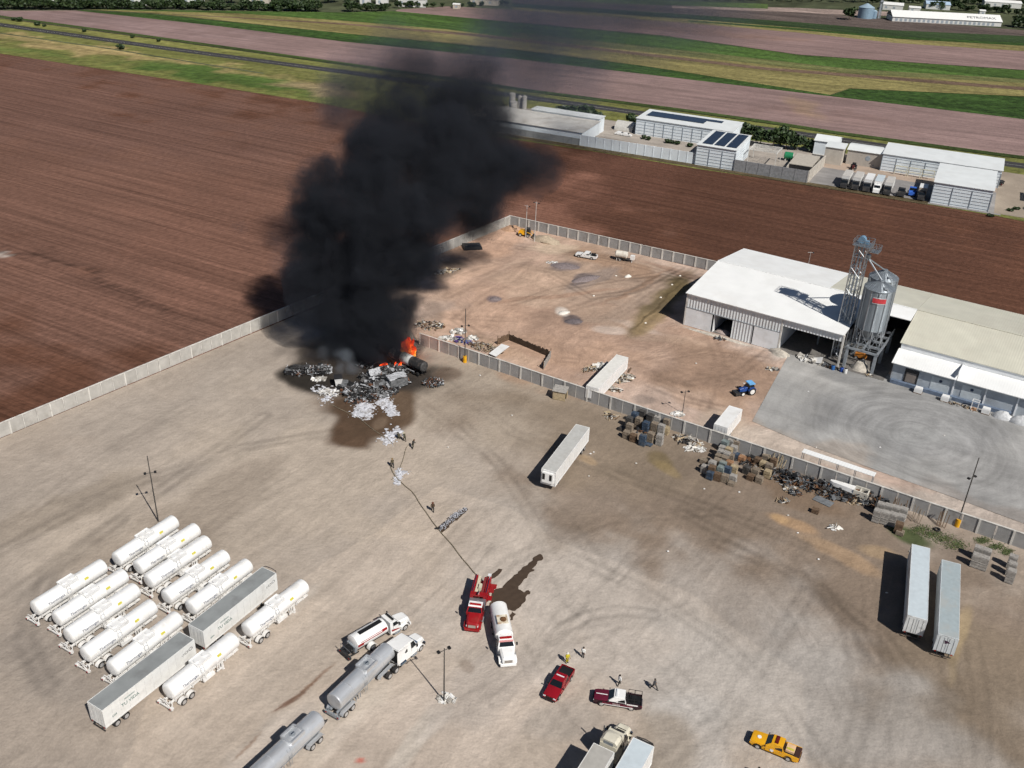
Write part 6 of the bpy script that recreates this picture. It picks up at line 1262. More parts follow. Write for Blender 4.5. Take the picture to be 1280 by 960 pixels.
# ------------------------------------------------------------------ stacks of pallets and crates by the dividing wall
def stack_mesh(n, mi, crate):
    mb = MB(); r_ = random.Random(n*7+mi+crate*100)
    if crate:
        hh = n*.72
        for k in range(n):
            z = k*.72; j = r_.uniform(-.04, .04)
            for q in range(4):
                for y in (-.48, .48): mb.bx(-.58+j, .58+j, y-.02, y+.02, z+.08+q*.155, z+.2+q*.155)
                for x in (-.58, .58): mb.bx(x+j-.02, x+j+.02, -.46, .46, z+.08+q*.155, z+.2+q*.155)
            for x in (-.55, .55):
                for y in (-.45, .45): mb.bx(x+j-.05, x+j+.05, y-.05, y+.05, z, z+.71)
            mb.bx(-.55+j, .55+j, -.45, .45, z+.04, z+.08)
        for q in range(5): mb.bx(-.58, .58, -.47+q*.2, -.31+q*.2, hh, hh+.03)
    else:
        for k in range(n):
            z = k*.148; jx, jy = r_.uniform(-.035, .035), r_.uniform(-.035, .035)
            for q in range(6): mb.bx(-.6+jx, .6+jx, -.5+q*.172+jy, -.36+q*.172+jy, z+.122, z+.145)
            for y in (-.46, 0, .46): mb.bx(-.6+jx, .6+jx, y-.04+jy, y+.04+jy, z+.022, z+.121)
            for q in (0, 2, 5): mb.bx(-.6+jx, .6+jx, -.5+q*.172+jy, -.38+q*.172+jy, z, z+.021)
    return mb
_stk = {}
def stack(label, top_px, h, colour, crate=False, group=None, jig=.08, hd=None):
    n = max(1, round(h/(.72 if crate else .148))); key = (n, colour, crate)
    if key not in _stk: _stk[key] = stack_mesh(n, colour, crate).mesh('pallet_stack', m_wood[colour])
    p = G(top_px[0], top_px[1], h); o = link('crate_stack' if crate else 'pallet_stack', _stk[key]); o.location = (p.x, p.y, .06)
    o.rotation_euler = (0, 0, (A_DIR if hd is None else hd)+rnd.uniform(-jig, jig)); return tag(o, label, 'crates' if crate else 'pallets', group)
CN = ['weathered tan', 'grey', 'brown', 'blue', 'pale yellow', 'faded teal', 'slate', 'orange']
ORD = ['first', 'second', 'third', 'fourth', 'fifth', 'sixth', 'seventh', 'eighth', 'ninth', 'tenth', 'eleventh', 'twelfth']
def cluster(items, where, group):
    """items: (px, py of the top, height, colour, crate); a number within its colour tells equals apart, counted from the left"""
    cnt = {}
    tot = {}
    for it in items: tot[(it[3], it[4])] = tot.get((it[3], it[4]), 0)+1
    for it in sorted(items):
        k = (it[3], it[4]); cnt[k] = cnt.get(k, 0)+1
        what = ('crates' if it[4] else 'pallets')
        lb = 'stack of '+CN[it[3]]+' '+what+' '+where if tot[k] == 1 else ORD[cnt[k]-1]+' stack of '+CN[it[3]]+' '+what+' from the left '+where
        stack(lb, (it[0], it[1]), it[2], it[3], it[4], group)
cluster([(794, 516.4, 2.3, 3, 0), (803.5, 513.5, 2.3, 6, 0), (813.7, 518.5, 2.3, 6, 0), (787, 521.5, 2.2, 6, 1), (799, 522.5, 2.2, 0, 1), (808, 527.6, 2.2, 3, 1), (787.5, 530, 2.2, 0, 1), (818.7, 528, 2.3, 0, 1), (827.5, 530.5, 2.3, 1, 1), (783.5, 539, 1.5, 0, 1), (792, 543, 1.5, 2, 1), (804, 544, 2.2, 3, 1), (814, 541, 2.2, 0, 1), (825.5, 543.5, 2.2, 1, 1), (834, 524, 2.2, 0, 0), (822, 521, 2.0, 1, 0), (833, 534, 1.5, 4, 0), (778, 534, .75, 6, 1), (811, 555, .3, 3, 0)],
        'in the cluster beside the debris heap', 'pallet and crate stacks of the left cluster')
cluster([(907, 551, 2.4, 5, 0), (914.5, 549.5, 2.4, 1, 0), (921, 551, 2.4, 0, 0), (903.5, 557, 2.4, 1, 1), (911.7, 560, 2.4, 4, 0), (918, 558, 2.2, 1, 0), (901.7, 562.5, 2.3, 1, 1), (909, 566, 2.3, 1, 0), (899, 568, 2.3, 0, 1), (906.5, 571.5, 2.3, 0, 0), (913.5, 569, 2.0, 0, 1), (897, 574, 2.2, 0, 0), (904, 577.5, 2.2, 5, 0), (891, 577, 2.2, 1, 0), (912, 576.7, 2.2, 7, 0), (901.5, 583.5, 2.2, 5, 1), (910, 584, 2.2, 3, 0), (918, 582.5, 2.2, 4, 1), (890.5, 584, 2.0, 2, 1), (881.5, 582, 1.5, 1, 1), (880, 574, .8, 0, 1), (888.5, 590, 1.5, 3, 1), (897.5, 591.5, 1.5, 2, 1), (907, 593.5, 1.5, 0, 1), (917, 594, 1.5, 1, 1), (915, 603, .6, 0, 0), (920, 566.7, 1.2, 3, 0), (928, 571, 1.0, 7, 0)],
        'in the big mixed cluster', 'pallet and crate stacks of the big cluster')
cluster([(934, 583, 1.5, 6, 1), (945, 586, 1.5, 0, 1), (950, 596, 1.2, 0, 0), (939, 594, 1.0, 2, 0), (955, 577, 1.4, 4, 0), (948, 572, 1.6, 2, 1), (962, 580, 1.5, 0, 1), (968, 574, 1.6, 2, 0), (960, 590, 1.2, 4, 1), (1020, 636, .8, 2, 1), (958, 568, 1.7, 0, 0)],
        'right of the big mixed cluster', 'loose stacks right of the big cluster')
def grid(c, nu, nv, h, colour, where, group):
    k = 0
    for i in range(nu):
        for j in range(nv):
            u, v = (i+.5)/nu, (j+.5)/nv; x = (c[0][0]*(1-u)+c[1][0]*u)*(1-v)+(c[3][0]*(1-u)+c[2][0]*u)*v; y = (c[0][1]*(1-u)+c[1][1]*u)*(1-v)+(c[3][1]*(1-u)+c[2][1]*u)*v
            row = ['back', 'front'][j] if nv == 2 else ['back', 'middle', 'front'][j]
            stack((ORD[i] if nu > 1 else 'grey')+' pallet stack'+(' from the left, ' if nu > 1 else ', ')+row+' row of '+where, (x, y), h, colour, False, group, .02); k += 1
grid([(1099.7, 623.7), (1137, 632.5), (1131, 650), (1091, 641)], 4, 2, 2.35, 1, 'the wide block by the weeds', 'stacks of the wide pallet block')
grid([(1220, 677), (1242, 684), (1236, 703), (1216, 696)], 2, 2, 2.4, 1, 'the square block near the edge', 'stacks of the square pallet block')
grid([(1261, 688), (1276, 692.5), (1275, 720), (1256, 714)], 1, 3, 2.4, 1, 'the last block at the right edge', 'stacks of the last pallet block')
cluster([(1125, 654, 1.9, 2, 0), (1126, 663, .9, 0, 1)], 'at the corner of the wide pallet block', 'stacks at the corner of the wide block')
for k, (px, hgt_, tl_) in enumerate((((1272, 676), 1.6, .5), ((1265, 671), 1.3, .8), ((1277, 680), 1.5, .6))):
    p = G(*px); o = link('pallet', _stk[(15, 1, False)] if (15, 1, False) in _stk else list(_stk.values())[0]); bpy.data.objects.remove(o)
    mb = MB()
    for q in range(7): mb.bx(-.6, .6, -.03, .0, .02+q*.17, .14+q*.17)
    for x in (-.5, 0, .5): mb.bx(x-.04, x+.04, .003, .1, 0, 1.2)
    o = mb.build('pallet', m_wood[(0, 1, 4)[k]]); o.location = (p.x, p.y, .12); o.rotation_euler = (-tl_, 0, A_DIR); tag(o, ['tan', 'grey', 'pale'][k]+' wooden pallet leaning on the wall above the last pallet block', 'pallet', 'pallets leaning on the wall')
def planks(label, a, b, n, m, sd):
    r_ = random.Random(sd); p, q = G(*a), G(*b); d = q-p; t = MB()
    for i in range(n):
        x = d.length*(i+r_.uniform(.1, .9))/n; ln = r_.uniform(1.8, 3.0); le = r_.uniform(-.3, .3); t.add([(x-.06, 0, 0), (x+.06, 0, 0), (x+.06+le, 1.1, ln*.9), (x-.06+le, 1.1, ln*.9), (x-.06, -.05, 0), (x+.06, -.05, 0), (x+.06+le, 1.05, ln*.9), (x-.06+le, 1.05, ln*.9)], [(3, 2, 1, 0), (4, 5, 6, 7), (0, 1, 5, 4), (1, 2, 6, 5), (2, 3, 7, 6), (3, 0, 4, 7)])
    o = t.build('planks', m); o.location = (p.x, p.y, .08); o.rotation_euler = (0, 0, math.atan2(d.y, d.x)); tag(o, label, 'planks', 'timber leaning on the wall')
junk('dark rubbish between the crates and the wall in the big cluster', (938, 578), 4.0, 2.0, 1.0, 60, 'dark', 81, hd=A_DIR, weights=(3, 3, 2, 1, 3))
junk('dark brown timber scrap in front of the leaning posts', (962, 588), 3.0, 1.6, 1.0, 50, 'wood', 82, hd=A_DIR, weights=(1, 5, 1, 1))
junk('dark rubbish filling the gaps of the left pallet cluster', (806, 537), 4.2, 2.2, .8, 60, 'dark', 83, hd=A_DIR, weights=(3, 3, 2, 1, 3))
planks('brown planks leaning on the wall behind the wide pallet block', (1112, 640), (1132, 647), 9, m_wood[2], 1)
planks('tan planks leaning on the wall right of the wide pallet block', (1137, 651), (1150, 656), 5, m_wood[0], 2)
planks('grey brown planks leaning on the wall near the yellow footed pole', (1170, 657), (1181, 661), 5, m_wood[2], 3)
planks('pale posts leaning on the wall behind the loose crates', (957, 582), (978, 589), 11, m_wood[4], 4)
junk('dark tarpaulin and scrap heap against the wall right of the leaning posts', (985, 600), 4.4, 2.2, 2.0, 110, 'dark', 11, hd=A_DIR)
junk('black scrap heap under the white canopy', (1025, 612), 6.0, 2.3, 1.9, 150, 'dark', 12, hd=A_DIR)
junk('dark machine scrap right of the white hull', (1083, 625), 4.5, 2.3, 1.8, 110, 'dark', 13, hd=A_DIR)
junk('low dark scrap in front of the white hull', (1060, 622), 4.0, 1.5, 1.0, 40, 'dark', 14, hd=A_DIR)
junk('grey parts lying in front of the dark tarpaulin heap', (988, 612), 1.6, 1.0, .8, 22, 'pale', 15, hd=A_DIR)
junk('small heap of rusty hoops and pale scraps on the open dirt', (978, 627), 1.2, .7, .5, 14, 'pale', 16)
junk('blue grey scrap bin load beside the scrap heaps', (993, 618), .9, .8, 1.0, 14, 'dark', 17)
junk('tan rubble spill in front of the scrap', (1068, 628), 1.8, .8, .35, 30, 'pale', 18, weights=(1, 0, 5, 0, 0), long=.1)
junk('pale scraps lying on the open dirt below the scrap', (1043, 660), 1.0, .8, .25, 12, 'white', 19)
junk('grey and white debris heap right of the left pallet cluster', (858, 552), 3.0, 1.4, 1.0, 50, 'pale', 20, hd=A_DIR)
junk('loose wires and white debris beside the left pallet cluster', (868, 562), 2.2, 1.0, .4, 30, 'white', 21)
junk('scattered pale rubbish at the left foot of the left pallet cluster', (764, 522), 1.4, 1.0, .4, 22, 'pale', 22)
hl = thing('truck_hood', 'long white moulded hood lying on the dark scrap under the canopy', 'scrap', tuple(G(1062, 618)), A_DIR)
MB().rings([[(x, -w_, .9), (x, -w_*.8, 1.6), (x, w_*.8, 1.6), (x, w_, .9)] for x, w_ in ((-3.6, .25), (-3.0, .55), (0, .8), (.6, .9))]).build('hood_shell', m_whitec, hl, smooth=30)
MB().bx(.6, 3.0, -.9, -.7, .8, 1.7).bx(.6, 3.0, .7, .9, .8, 1.7).bx(2.8, 3.0, -.68, .68, .8, 1.6).bx(1.5, 1.7, -.68, .68, 1.3, 1.5).bx(.6, 3, -.9, .9, .55, .78).build('cab_frame', mat('shell_cream', (.6, .57, .5), var=.2), hl)
pn = MB().bx(-1.6, 1.6, -.9, .9, 0, .08).build('steel_sheet', m_junk['dark'][3]); pn.location = G(1029, 627)+Vector((0, 0, .08)); pn.rotation_euler = (0, 0, A_DIR-.2); tag(pn, 'flat grey sheet panel lying on the dirt before the scrap', 'panel')
sb = thing('wooden_hut', 'small wooden box hut with a dark mouth standing before the dividing wall', 'hut', tuple(G(700, 498)), A_DIR+.25)
MB().bx(-1.3, 1.3, -1, -.9, .1, 2.1).bx(-1.3, -1.2, -.9, 1, .1, 2.1).bx(-1.2, 1.3, .9, 1, .1, 2.1).bx(1.2, 1.3, .3, .9, .1, 2.1).build('wall', m_wood[4], sb); roofb = MB(); roof_piece(roofb, -1.45, 1.45, -1.2, 1.2, 2.1, 2.35, .1); roofb.build('roof', m_wood[1], sb); MB().bx(-1.15, 1.15, -.85, .85, .1, .15).build('floor', m_dark, sb)
bd = MB().bx(-.6, .6, -.5, .5, 0, .06).build('wooden_board', m_wood[4]); bd.location = G(759, 516)+Vector((0, 0, .08)); bd.rotation_euler = (0, 0, .3); tag(bd, 'square yellow wooden board lying by the wall', 'board')
# weeds along the wall
def weeds(label_name, px, n, sd, mm):
    r_ = random.Random(sd); mb = MB()
    for _ in range(n):
        c = r_.choice(px); x, y = c[0]+r_.gauss(0, c[2]), c[1]+r_.gauss(0, c[3]); p = G(x, y); s = r_.uniform(.05, .14); a = r_.uniform(0, 6.3); dx, dy = s*math.cos(a), s*math.sin(a)
        mb.mi(r_.randrange(len(mm))); mb.add([p+Vector((-dx, -dy, .05)), p+Vector((dx, dy, .05)), p+Vector((dx*.7+dy*.5, dy*.7-dx*.5, s*.9)), p+Vector((-dx*.6+dy*.6, -dy*.6-dx*.6, s*.8))], [(0, 1, 2, 3)])
    return tag(mb.build(label_name, mm), kind='stuff')
m_weed = [mat('weed_green', (.055, .09, .026), var=.3), mat('weed_olive', (.10, .11, .04), var=.3)]
weeds('weeds', [(1150, 662, 7, 2.5), (1165, 668, 8, 3), (1180, 674, 8, 3), (1195, 682, 7, 3), (1228, 676, 5, 2), (1245, 684, 5, 2), (1258, 690, 4, 2)], 5200, 5, m_weed)
weeds('dry_weeds', [(560, 300, 10, 4), (540, 415, 6, 4), (650, 284, 8, 2)], 160, 6, [m_weed[1], mat('dry_stalk', (.3, .25, .13))])
ty = MB()
ty.rings([[((.42+.14*math.cos(b))*math.cos(a), (.42+.14*math.cos(b))*math.sin(a), .14+.14*math.sin(b)) for b in [2*math.pi*j/8 for j in range(8)]] for a in [2*math.pi*i/16 for i in range(17)]], caps=False)
o = ty.build('tyre', m_tyre, smooth=60); o.location = G(1171, 663)+Vector((0, 0, .1)); tag(o, 'old tyre lying in the green weeds', 'tyre')

# ------------------------------------------------------------------ things in the back yard
pen = thing('wooden_pen', 'rough plank pen open to the wall with a white sheet at its corner', 'pen', tuple(G(648, 440)), A_DIR)
_pp = [(622, 431), (636, 425), (688, 447), (679, 462)]
_pw = [G(*q) for q in _pp]; _po = G(648, 440)
def toloc(P, o, a): d = P-o; c_, s_ = math.cos(-a), math.sin(-a); return Vector((d.x*c_-d.y*s_, d.x*s_+d.y*c_, P.z))
for i in range(3):
    a, b = toloc(_pw[i], _po, A_DIR), toloc(_pw[i+1], _po, A_DIR); n_ = int((b-a).length/.35); pm = MB()
    for k in range(n_): q = a.lerp(b, (k+.5)/n_); pm.box((q.x, q.y, .75+rnd.uniform(-.1, .1)), (.16, .3, 1.5+rnd.uniform(-.2, .2)), rz=math.atan2((b-a).y, (b-a).x)+math.pi/2)
    pm.build('plank_side', [m_wood[2], mat('dark_plank', (.07, .05, .035), var=.3), m_wood[1]][i], pen)
ws = MB(); a, b, c, d = [toloc(G(x, y, 1.4), _po, A_DIR) for x, y in ((611, 442), (620, 446), (637, 433), (627, 430))]; ws.plate(a, b, c, d, .06); ws.build('roof_sheet', m_whitec, pen)
for q in _pw: p = toloc(q, _po, A_DIR); MB().cyl((p.x, p.y, 0), (p.x, p.y, 2.2), .08, n=6).build('post', m_wood[2], pen)
junk('heap of rough timber at the left end of the plank pen', (607, 436), 4.5, 1.8, 1.5, 60, 'wood', 31, hd=A_DIR, long=.7)
junk('purple and blue cloth heap behind the wall by the lamp pole', (577, 427), 2.6, 1.2, 1.2, 30, 'purple', 32, hd=A_DIR, long=.1)
junk('white bags heaped behind the lamp pole', (573, 416), 1.8, 1.0, 1.3, 26, 'white', 33, long=0, smin=.4)
junk('small pile of white bags right of the lamp pole', (591, 424), 1.2, .8, .8, 12, 'white', 34, long=0, smin=.4)
junk('white sheets lying behind the wall nearest the fire', (560, 424), 1.8, .8, .5, 12, 'white', 35, long=.1, smin=.6, smax=1.2)
junk('scattered scrap behind the wall at the foot of the smoke', (538, 408), 3.5, 2.4, .8, 50, 'pale', 36)
junk('dark table and scrap behind the wall near the smoke', (549, 409), 1.2, .9, .9, 10, 'dark', 37)
junk('brown and white debris left of the white box body', (739, 462), 2.2, .9, .6, 34, 'pale', 38, hd=.6)
junk('white sheets piled against the left of the white box body', (752, 459), 1.5, .9, .9, 18, 'white', 39, hd=.8, smin=.5, smax=1.1, long=0)
junk('pale debris spread along the right of the white box body', (779, 474), 2.6, 1.5, .8, 60, 'pale', 40, hd=.7)
junk('mixed broken boards at the front of the white box body', (766, 487), 1.8, .8, .4, 30, 'pale', 41, hd=A_DIR)
junk('white rubbish heap behind the slim lamp pole', (846, 519), 1.4, .7, .7, 16, 'white', 42, long=0, smin=.5)
junk('pale rubbish strewn beside the smoke in the back yard', (556, 340), 4.5, 1.6, .5, 46, 'pale', 43, hd=.6)
junk('scattered bricks and pale lumps in the middle of the back yard', (690, 329), 1.6, 1.0, .4, 30, 'white', 44, smin=.15, smax=.4, long=0)
junk('loose scrap and tyres before the open bay', (900, 424), 1.4, .7, .4, 16, 'dark', 45)
junk('scrap and white lumps by the warehouse front wall', (965, 462), 1.5, .8, .5, 20, 'pale', 46)
for k, (px, lb) in enumerate((((759, 487), 'rust brown beam lying right of the white box body'), ((787, 464), 'short rust brown beam standing by the debris right of the white box body'), ((770, 489), 'long rust brown beam across the broken boards'))):
    p = G(*px); o = MB().bx(-.9, .9, -.15, .15, 0, .3).build('beam', m_wood[2]); o.location = (p.x, p.y, .08); o.rotation_euler = (0, -.15*k, (-.7, 1.2, -.8)[k]); tag(o, lb, 'beam')
tp = MB(); tp.rings([[(x*1.0, y, .1+.0) for x, y in ((-2.6, -1.9), (2.6, -1.9), (2.6, 1.9), (-2.6, 1.9))], [(x, y, .9) for x, y in ((-2.4, -1.7), (2.4, -1.7), (2.4, 1.7), (-2.4, 1.7))], [(x, y, 1.15) for x, y in ((-1.2, -.5), (1.2, -.5), (1.2, .5), (-1.2, .5))]])
o = tp.build('tarpaulin', mat('tarp_black', (.012, .013, .015), rough=.45, var=.3)); o.location = G(590, 310); o.rotation_euler = (0, 0, .25); tag(o, 'black tarpaulin over a low load near the left wall of the back yard', 'tarpaulin')
heap('gravel_heap', 'wide pale gravel heap near the far corner posts', 'heap', G(682, 301), 4.5, 2.6, 1.5, mat('gravel_tan', (.42, .34, .25), var=.2, scale=2), rz=A_DIR, seed=2)
heap('gravel_heap', 'small white heap beside the left wall near the far corner', 'heap', G(612, 288), 3.2, 1.4, 1.1, mat('lime_white', (.62, .57, .5), var=.15, scale=2), rz=.9, seed=3)
heap('earth_heap', 'reddish earth heap in the far corner of the back yard', 'heap', G(640, 287), 3.2, 2.0, 1.2, mat('red_earth', (.40, .25, .16), var=.2, scale=2), rz=.2, seed=4)
heap('gravel_heap', 'purple grey gravel heap, left of two near the white pickup', 'heap', G(706, 333), 4.0, 2.2, .7, mat('gravel_purple', (.20, .165, .165), var=.25, scale=3), rz=-.2, seed=5)
heap('gravel_heap', 'purple grey gravel heap beside the white lime patch', 'heap', G(717, 402), 2.2, 1.5, .6, mat('gravel_dark', (.13, .11, .115), var=.25, scale=3), rz=.1, seed=6)
heap('gravel_heap', 'long purple grey gravel heap below the white pickup', 'heap', G(733, 349), 4.5, 1.6, .7, MATS['gravel_purple'], rz=.55, seed=7)
heap('gravel_heap', 'small lone purple heap left of the middle of the back yard', 'heap', G(619, 374), 1.6, 1.1, .4, MATS['gravel_purple'], rz=0, seed=8)
heap('lime_heap', 'white lime heap in the middle of the back yard', 'heap', G(705, 391), 1.6, 1.0, .35, mat('lime_bright', (.72, .68, .62), var=.1), rz=.5, seed=9)
heap('white_lump', 'small white heap of sacks right of the middle of the back yard', 'heap', G(785, 346), 1.1, .7, .6, MATS['lime_bright'], rz=.5, seed=10)
for k, (px, lb) in enumerate((((850, 345), 'uppermost'), ((840, 356), 'second'), ((826, 372), 'third'), ((807, 404), 'lowest'), ((770, 345), 'leftmost'), ((742, 370), 'lone'))): heap('white_lump', lb+' small white lump by the muddy track of the back yard', 'lump', G(*px), .36, .28, .25, MATS['lime_bright'], seed=11+k, group='white lumps in the back yard', n=9)

# in front of the warehouses
heap('sand_heap', 'pale sand spill at the corner of the open bay', 'heap', tuple(WU(23.5, -.8)), 2.6, 1.6, 1.1, m_rubble, rz=-.9, seed=21)
heap('sand_heap', 'steep pale spill under the silo hoppers', 'heap', tuple(WU(40.4, 2.6)), 2.0, 1.6, 2.2, m_rubble, rz=-.5, seed=22)
heap('sand_heap', 'low pale strip of rubble along the warehouse doors', 'heap', tuple(WU(9, -1.2)), 8.5, .7, .4, m_rubble, rz=WH_A, seed=23)
heap('sand_heap', 'dusty heap inside the small open door', 'heap', tuple(WU(9.2, 1.5)), 2.0, 1.2, .9, mat('heap_dust', (.40, .33, .3), var=.2), rz=WH_A, seed=24)
junk('white bags and sheets in the mouth of the open bay', tuple(proj(np.array(WU(30.5, -.2)))), 2.6, 1.3, 1.3, 36, 'white', 51, hd=WH_A, long=.05, smin=.5, smax=1.2)
junk('dark scrap between the open bay and the silo legs', tuple(proj(np.array(WU(34.8, -.5)))), 1.8, .8, .8, 26, 'dark', 52, hd=WH_A)
for k, (u, v, c, lb) in enumerate(((35.6, -1.2, (.03, .14, .40), 'blue plastic drum left of the silo legs'), (37.4, -1.0, (.02, .07, .32), 'dark blue plastic drum before the first silo leg'), (38.3, -1.2, (.72, .72, .70), 'white plastic drum before the silo legs'))):
    p = WU(u, v); t = thing('plastic_drum', lb, 'drum', (p.x, p.y, .1)); mm = mat('drum_paint_'+['sky', 'navy', 'white'][k], c, rough=.4); MB().lathe_z([(0, .36), (.08, .4), (.5, .38), (.95, .4), (1.05, .34)], n=14).build('barrel', mm, t, smooth=30); MB().cyl((0, 0, 1.05), (0, 0, 1.1), .3, n=12).build('lid', m_black, t)
mx = thing('loader', 'orange machine in the shade behind the silo legs', 'machine', tuple(WU(39, 8)), WH_A); MB().vprism([(-1.2, .5, .7), (-1.2, 1.4, .7), (.8, 1.6, .7), (1.2, .9, .7), (1.2, .5, .7)]).build('body', mat('machine_orange', (.55, .2, .03)), mx)
for y in (-.7, .7):
    for x in (-.8, .8): wheel(mx, x, y, .42, .3)
junk('orange and white scrap at the foot of the right silo leg', tuple(proj(np.array(WU(43, 1.0)))), .8, .5, .4, 10, 'pale', 53)
bg_it = [(53.3, -.6, 'pallet', 'white topped crate before the second roller door'), (58.7, -.9, 'machine', 'white box machine on the apron below the lean-to'), (64.4, -.9, 'rack', 'white framed cage on an orange pallet below the lean-to'), (66.6, -1.2, 'bags', 'white wrapped stack beside the framed cage')]
for k, (u, v, kd, lb) in enumerate(bg_it):
    p = WU(u, v); t = thing({'pallet': 'crate', 'machine': 'white_machine', 'rack': 'cage_rack', 'bags': 'wrapped_stack'}[kd], lb, {'pallet': 'crate', 'machine': 'machine', 'rack': 'rack', 'bags': 'bags'}[kd], (p.x, p.y, .1), WH_A)
    if kd == 'rack':
        for x in (-.6, .6):
            for y in (-.5, .5): MB().bx(x-.05, x+.05, y-.05, y+.05, .15, 2.0).build('post', m_whitec, t)
        MB().bx(-.7, .7, -.6, -.5, 1.95, 2.05).bx(-.7, .7, .5, .6, 1.95, 2.05).bx(-.7, -.6, -.5, .5, 1.95, 2.05).bx(.6, .7, -.5, .5, 1.95, 2.05).build('top_frame', m_whitec, t); MB().bx(-.7, .7, -.6, .6, 0, .15).build('pallet', m_wood[7], t)
    else:
        MB().rings([[(x*q, y*q, z) for x, y in ((-.75, -.55), (.75, -.55), (.75, .55), (-.75, .55))] for z, q in ((.15, 1), (1.0, 1.02), (1.3, .9))]).build('load', m_whitec, t); MB().bx(-.8, .8, -.6, .6, 0, .15).build('pallet', m_wood[2], t)
        if kd == 'machine': MB().bx(.2, 1.1, -.4, .4, .5, 1.1).build('motor', m_steel_dull, t)
for k, (u, v, rx, h) in enumerate(((69.8, -1.0, 2.2, 1.6), (73, -1.2, 2.4, 1.8), (76, -1.4, 2.2, 1.5))): heap('bag_heap', ['left', 'middle', 'right'][k]+' grey white heap of covered bags under the lean-to eave', 'bags', tuple(WU(u, v)), rx, 1.1, h, mat('bag_cloth', (.56, .57, .58), var=.2, scale=2, rough=.8), rz=WH_A, seed=30+k, group='covered bag heaps below the lean-to', n=12)
junk('pale rubble strip along the foot of the lean-to', tuple(proj(np.array(WU(62, -1.0)))), 5, .6, .3, 44, 'pale', 54, hd=WH_A, smin=.1, smax=.45)
for k, (px, hd) in enumerate((((1028, 466), .2), ((1100, 497), 1.0))):
    pass

# ------------------------------------------------------------------ litter on the yards
_lit = [(880, 612), (924, 616), (795, 580), (742, 566), (736, 596), (738, 568), (1137, 690), (1045, 660), (985, 645), (997, 667), (640, 520), (600, 470), (1108, 742), (1023, 700), (560, 560), (835, 690), (1020, 560), (1100, 560), (905, 520), (930, 480), (870, 455), (1010, 490), (1180, 545)]
for k, px in enumerate(_lit):
    p = G(*px); o = MB().ell((0, 0, .1), (.2, .14, .1), n=7, k=4, rough=.35).build('rubbish', m_junk['white'][k % 2]); o.location = (p.x, p.y, .07); tag(o, 'small white scrap of rubbish lying on the bare ground', 'rubbish', 'white rubbish on the ground')
junk('white rubble and boxes at the foot of the two lamped pole', (558, 875), 1.1, .9, .5, 20, 'white', 61, long=.1, smin=.2, smax=.6)
# ------------------------------------------------------------------ the burning wrecks
B6 = m_junk['burnt']
def crumple(mb, o, ex, ey, nx, ny, amp, sd, off=.05):
    """a buckled sheet: o corner, ex and ey its sides"""
    r_ = random.Random(sd); vs = []; ez = Vector(ex).cross(Vector(ey)).normalized()
    ph = [(r_.uniform(0, 6), r_.uniform(.5, 2.2), r_.uniform(.5, 2.2)) for _ in range(4)]
    for lay in (0, 1):
        for j in range(ny+1):
            for i in range(nx+1):
                a, b = i/nx, j/ny; h = sum(math.sin(p+u*a*6+v*b*6) for p, u, v in ph)/4*amp+(0 if lay else off)
                vs.append(Vector(o)+Vector(ex)*a+Vector(ey)*b+ez*h)
    N = (nx+1)*(ny+1); fs = []
    for j in range(ny):
        for i in range(nx):
            q = j*(nx+1)+i; fs += [(q, q+1, q+nx+2, q+nx+1), (N+q+nx+1, N+q+nx+2, N+q+1, N+q)]
    for i in range(nx): fs += [(i, N+i, N+i+1, i+1), (ny*(nx+1)+i+1, N+ny*(nx+1)+i+1, N+ny*(nx+1)+i, ny*(nx+1)+i)]
    for j in range(ny): a = j*(nx+1); b = (j+1)*(nx+1); fs += [(b, N+b, N+a, a), (a+nx, N+a+nx, N+b+nx, b+nx)]
    mb.add(vs, fs)
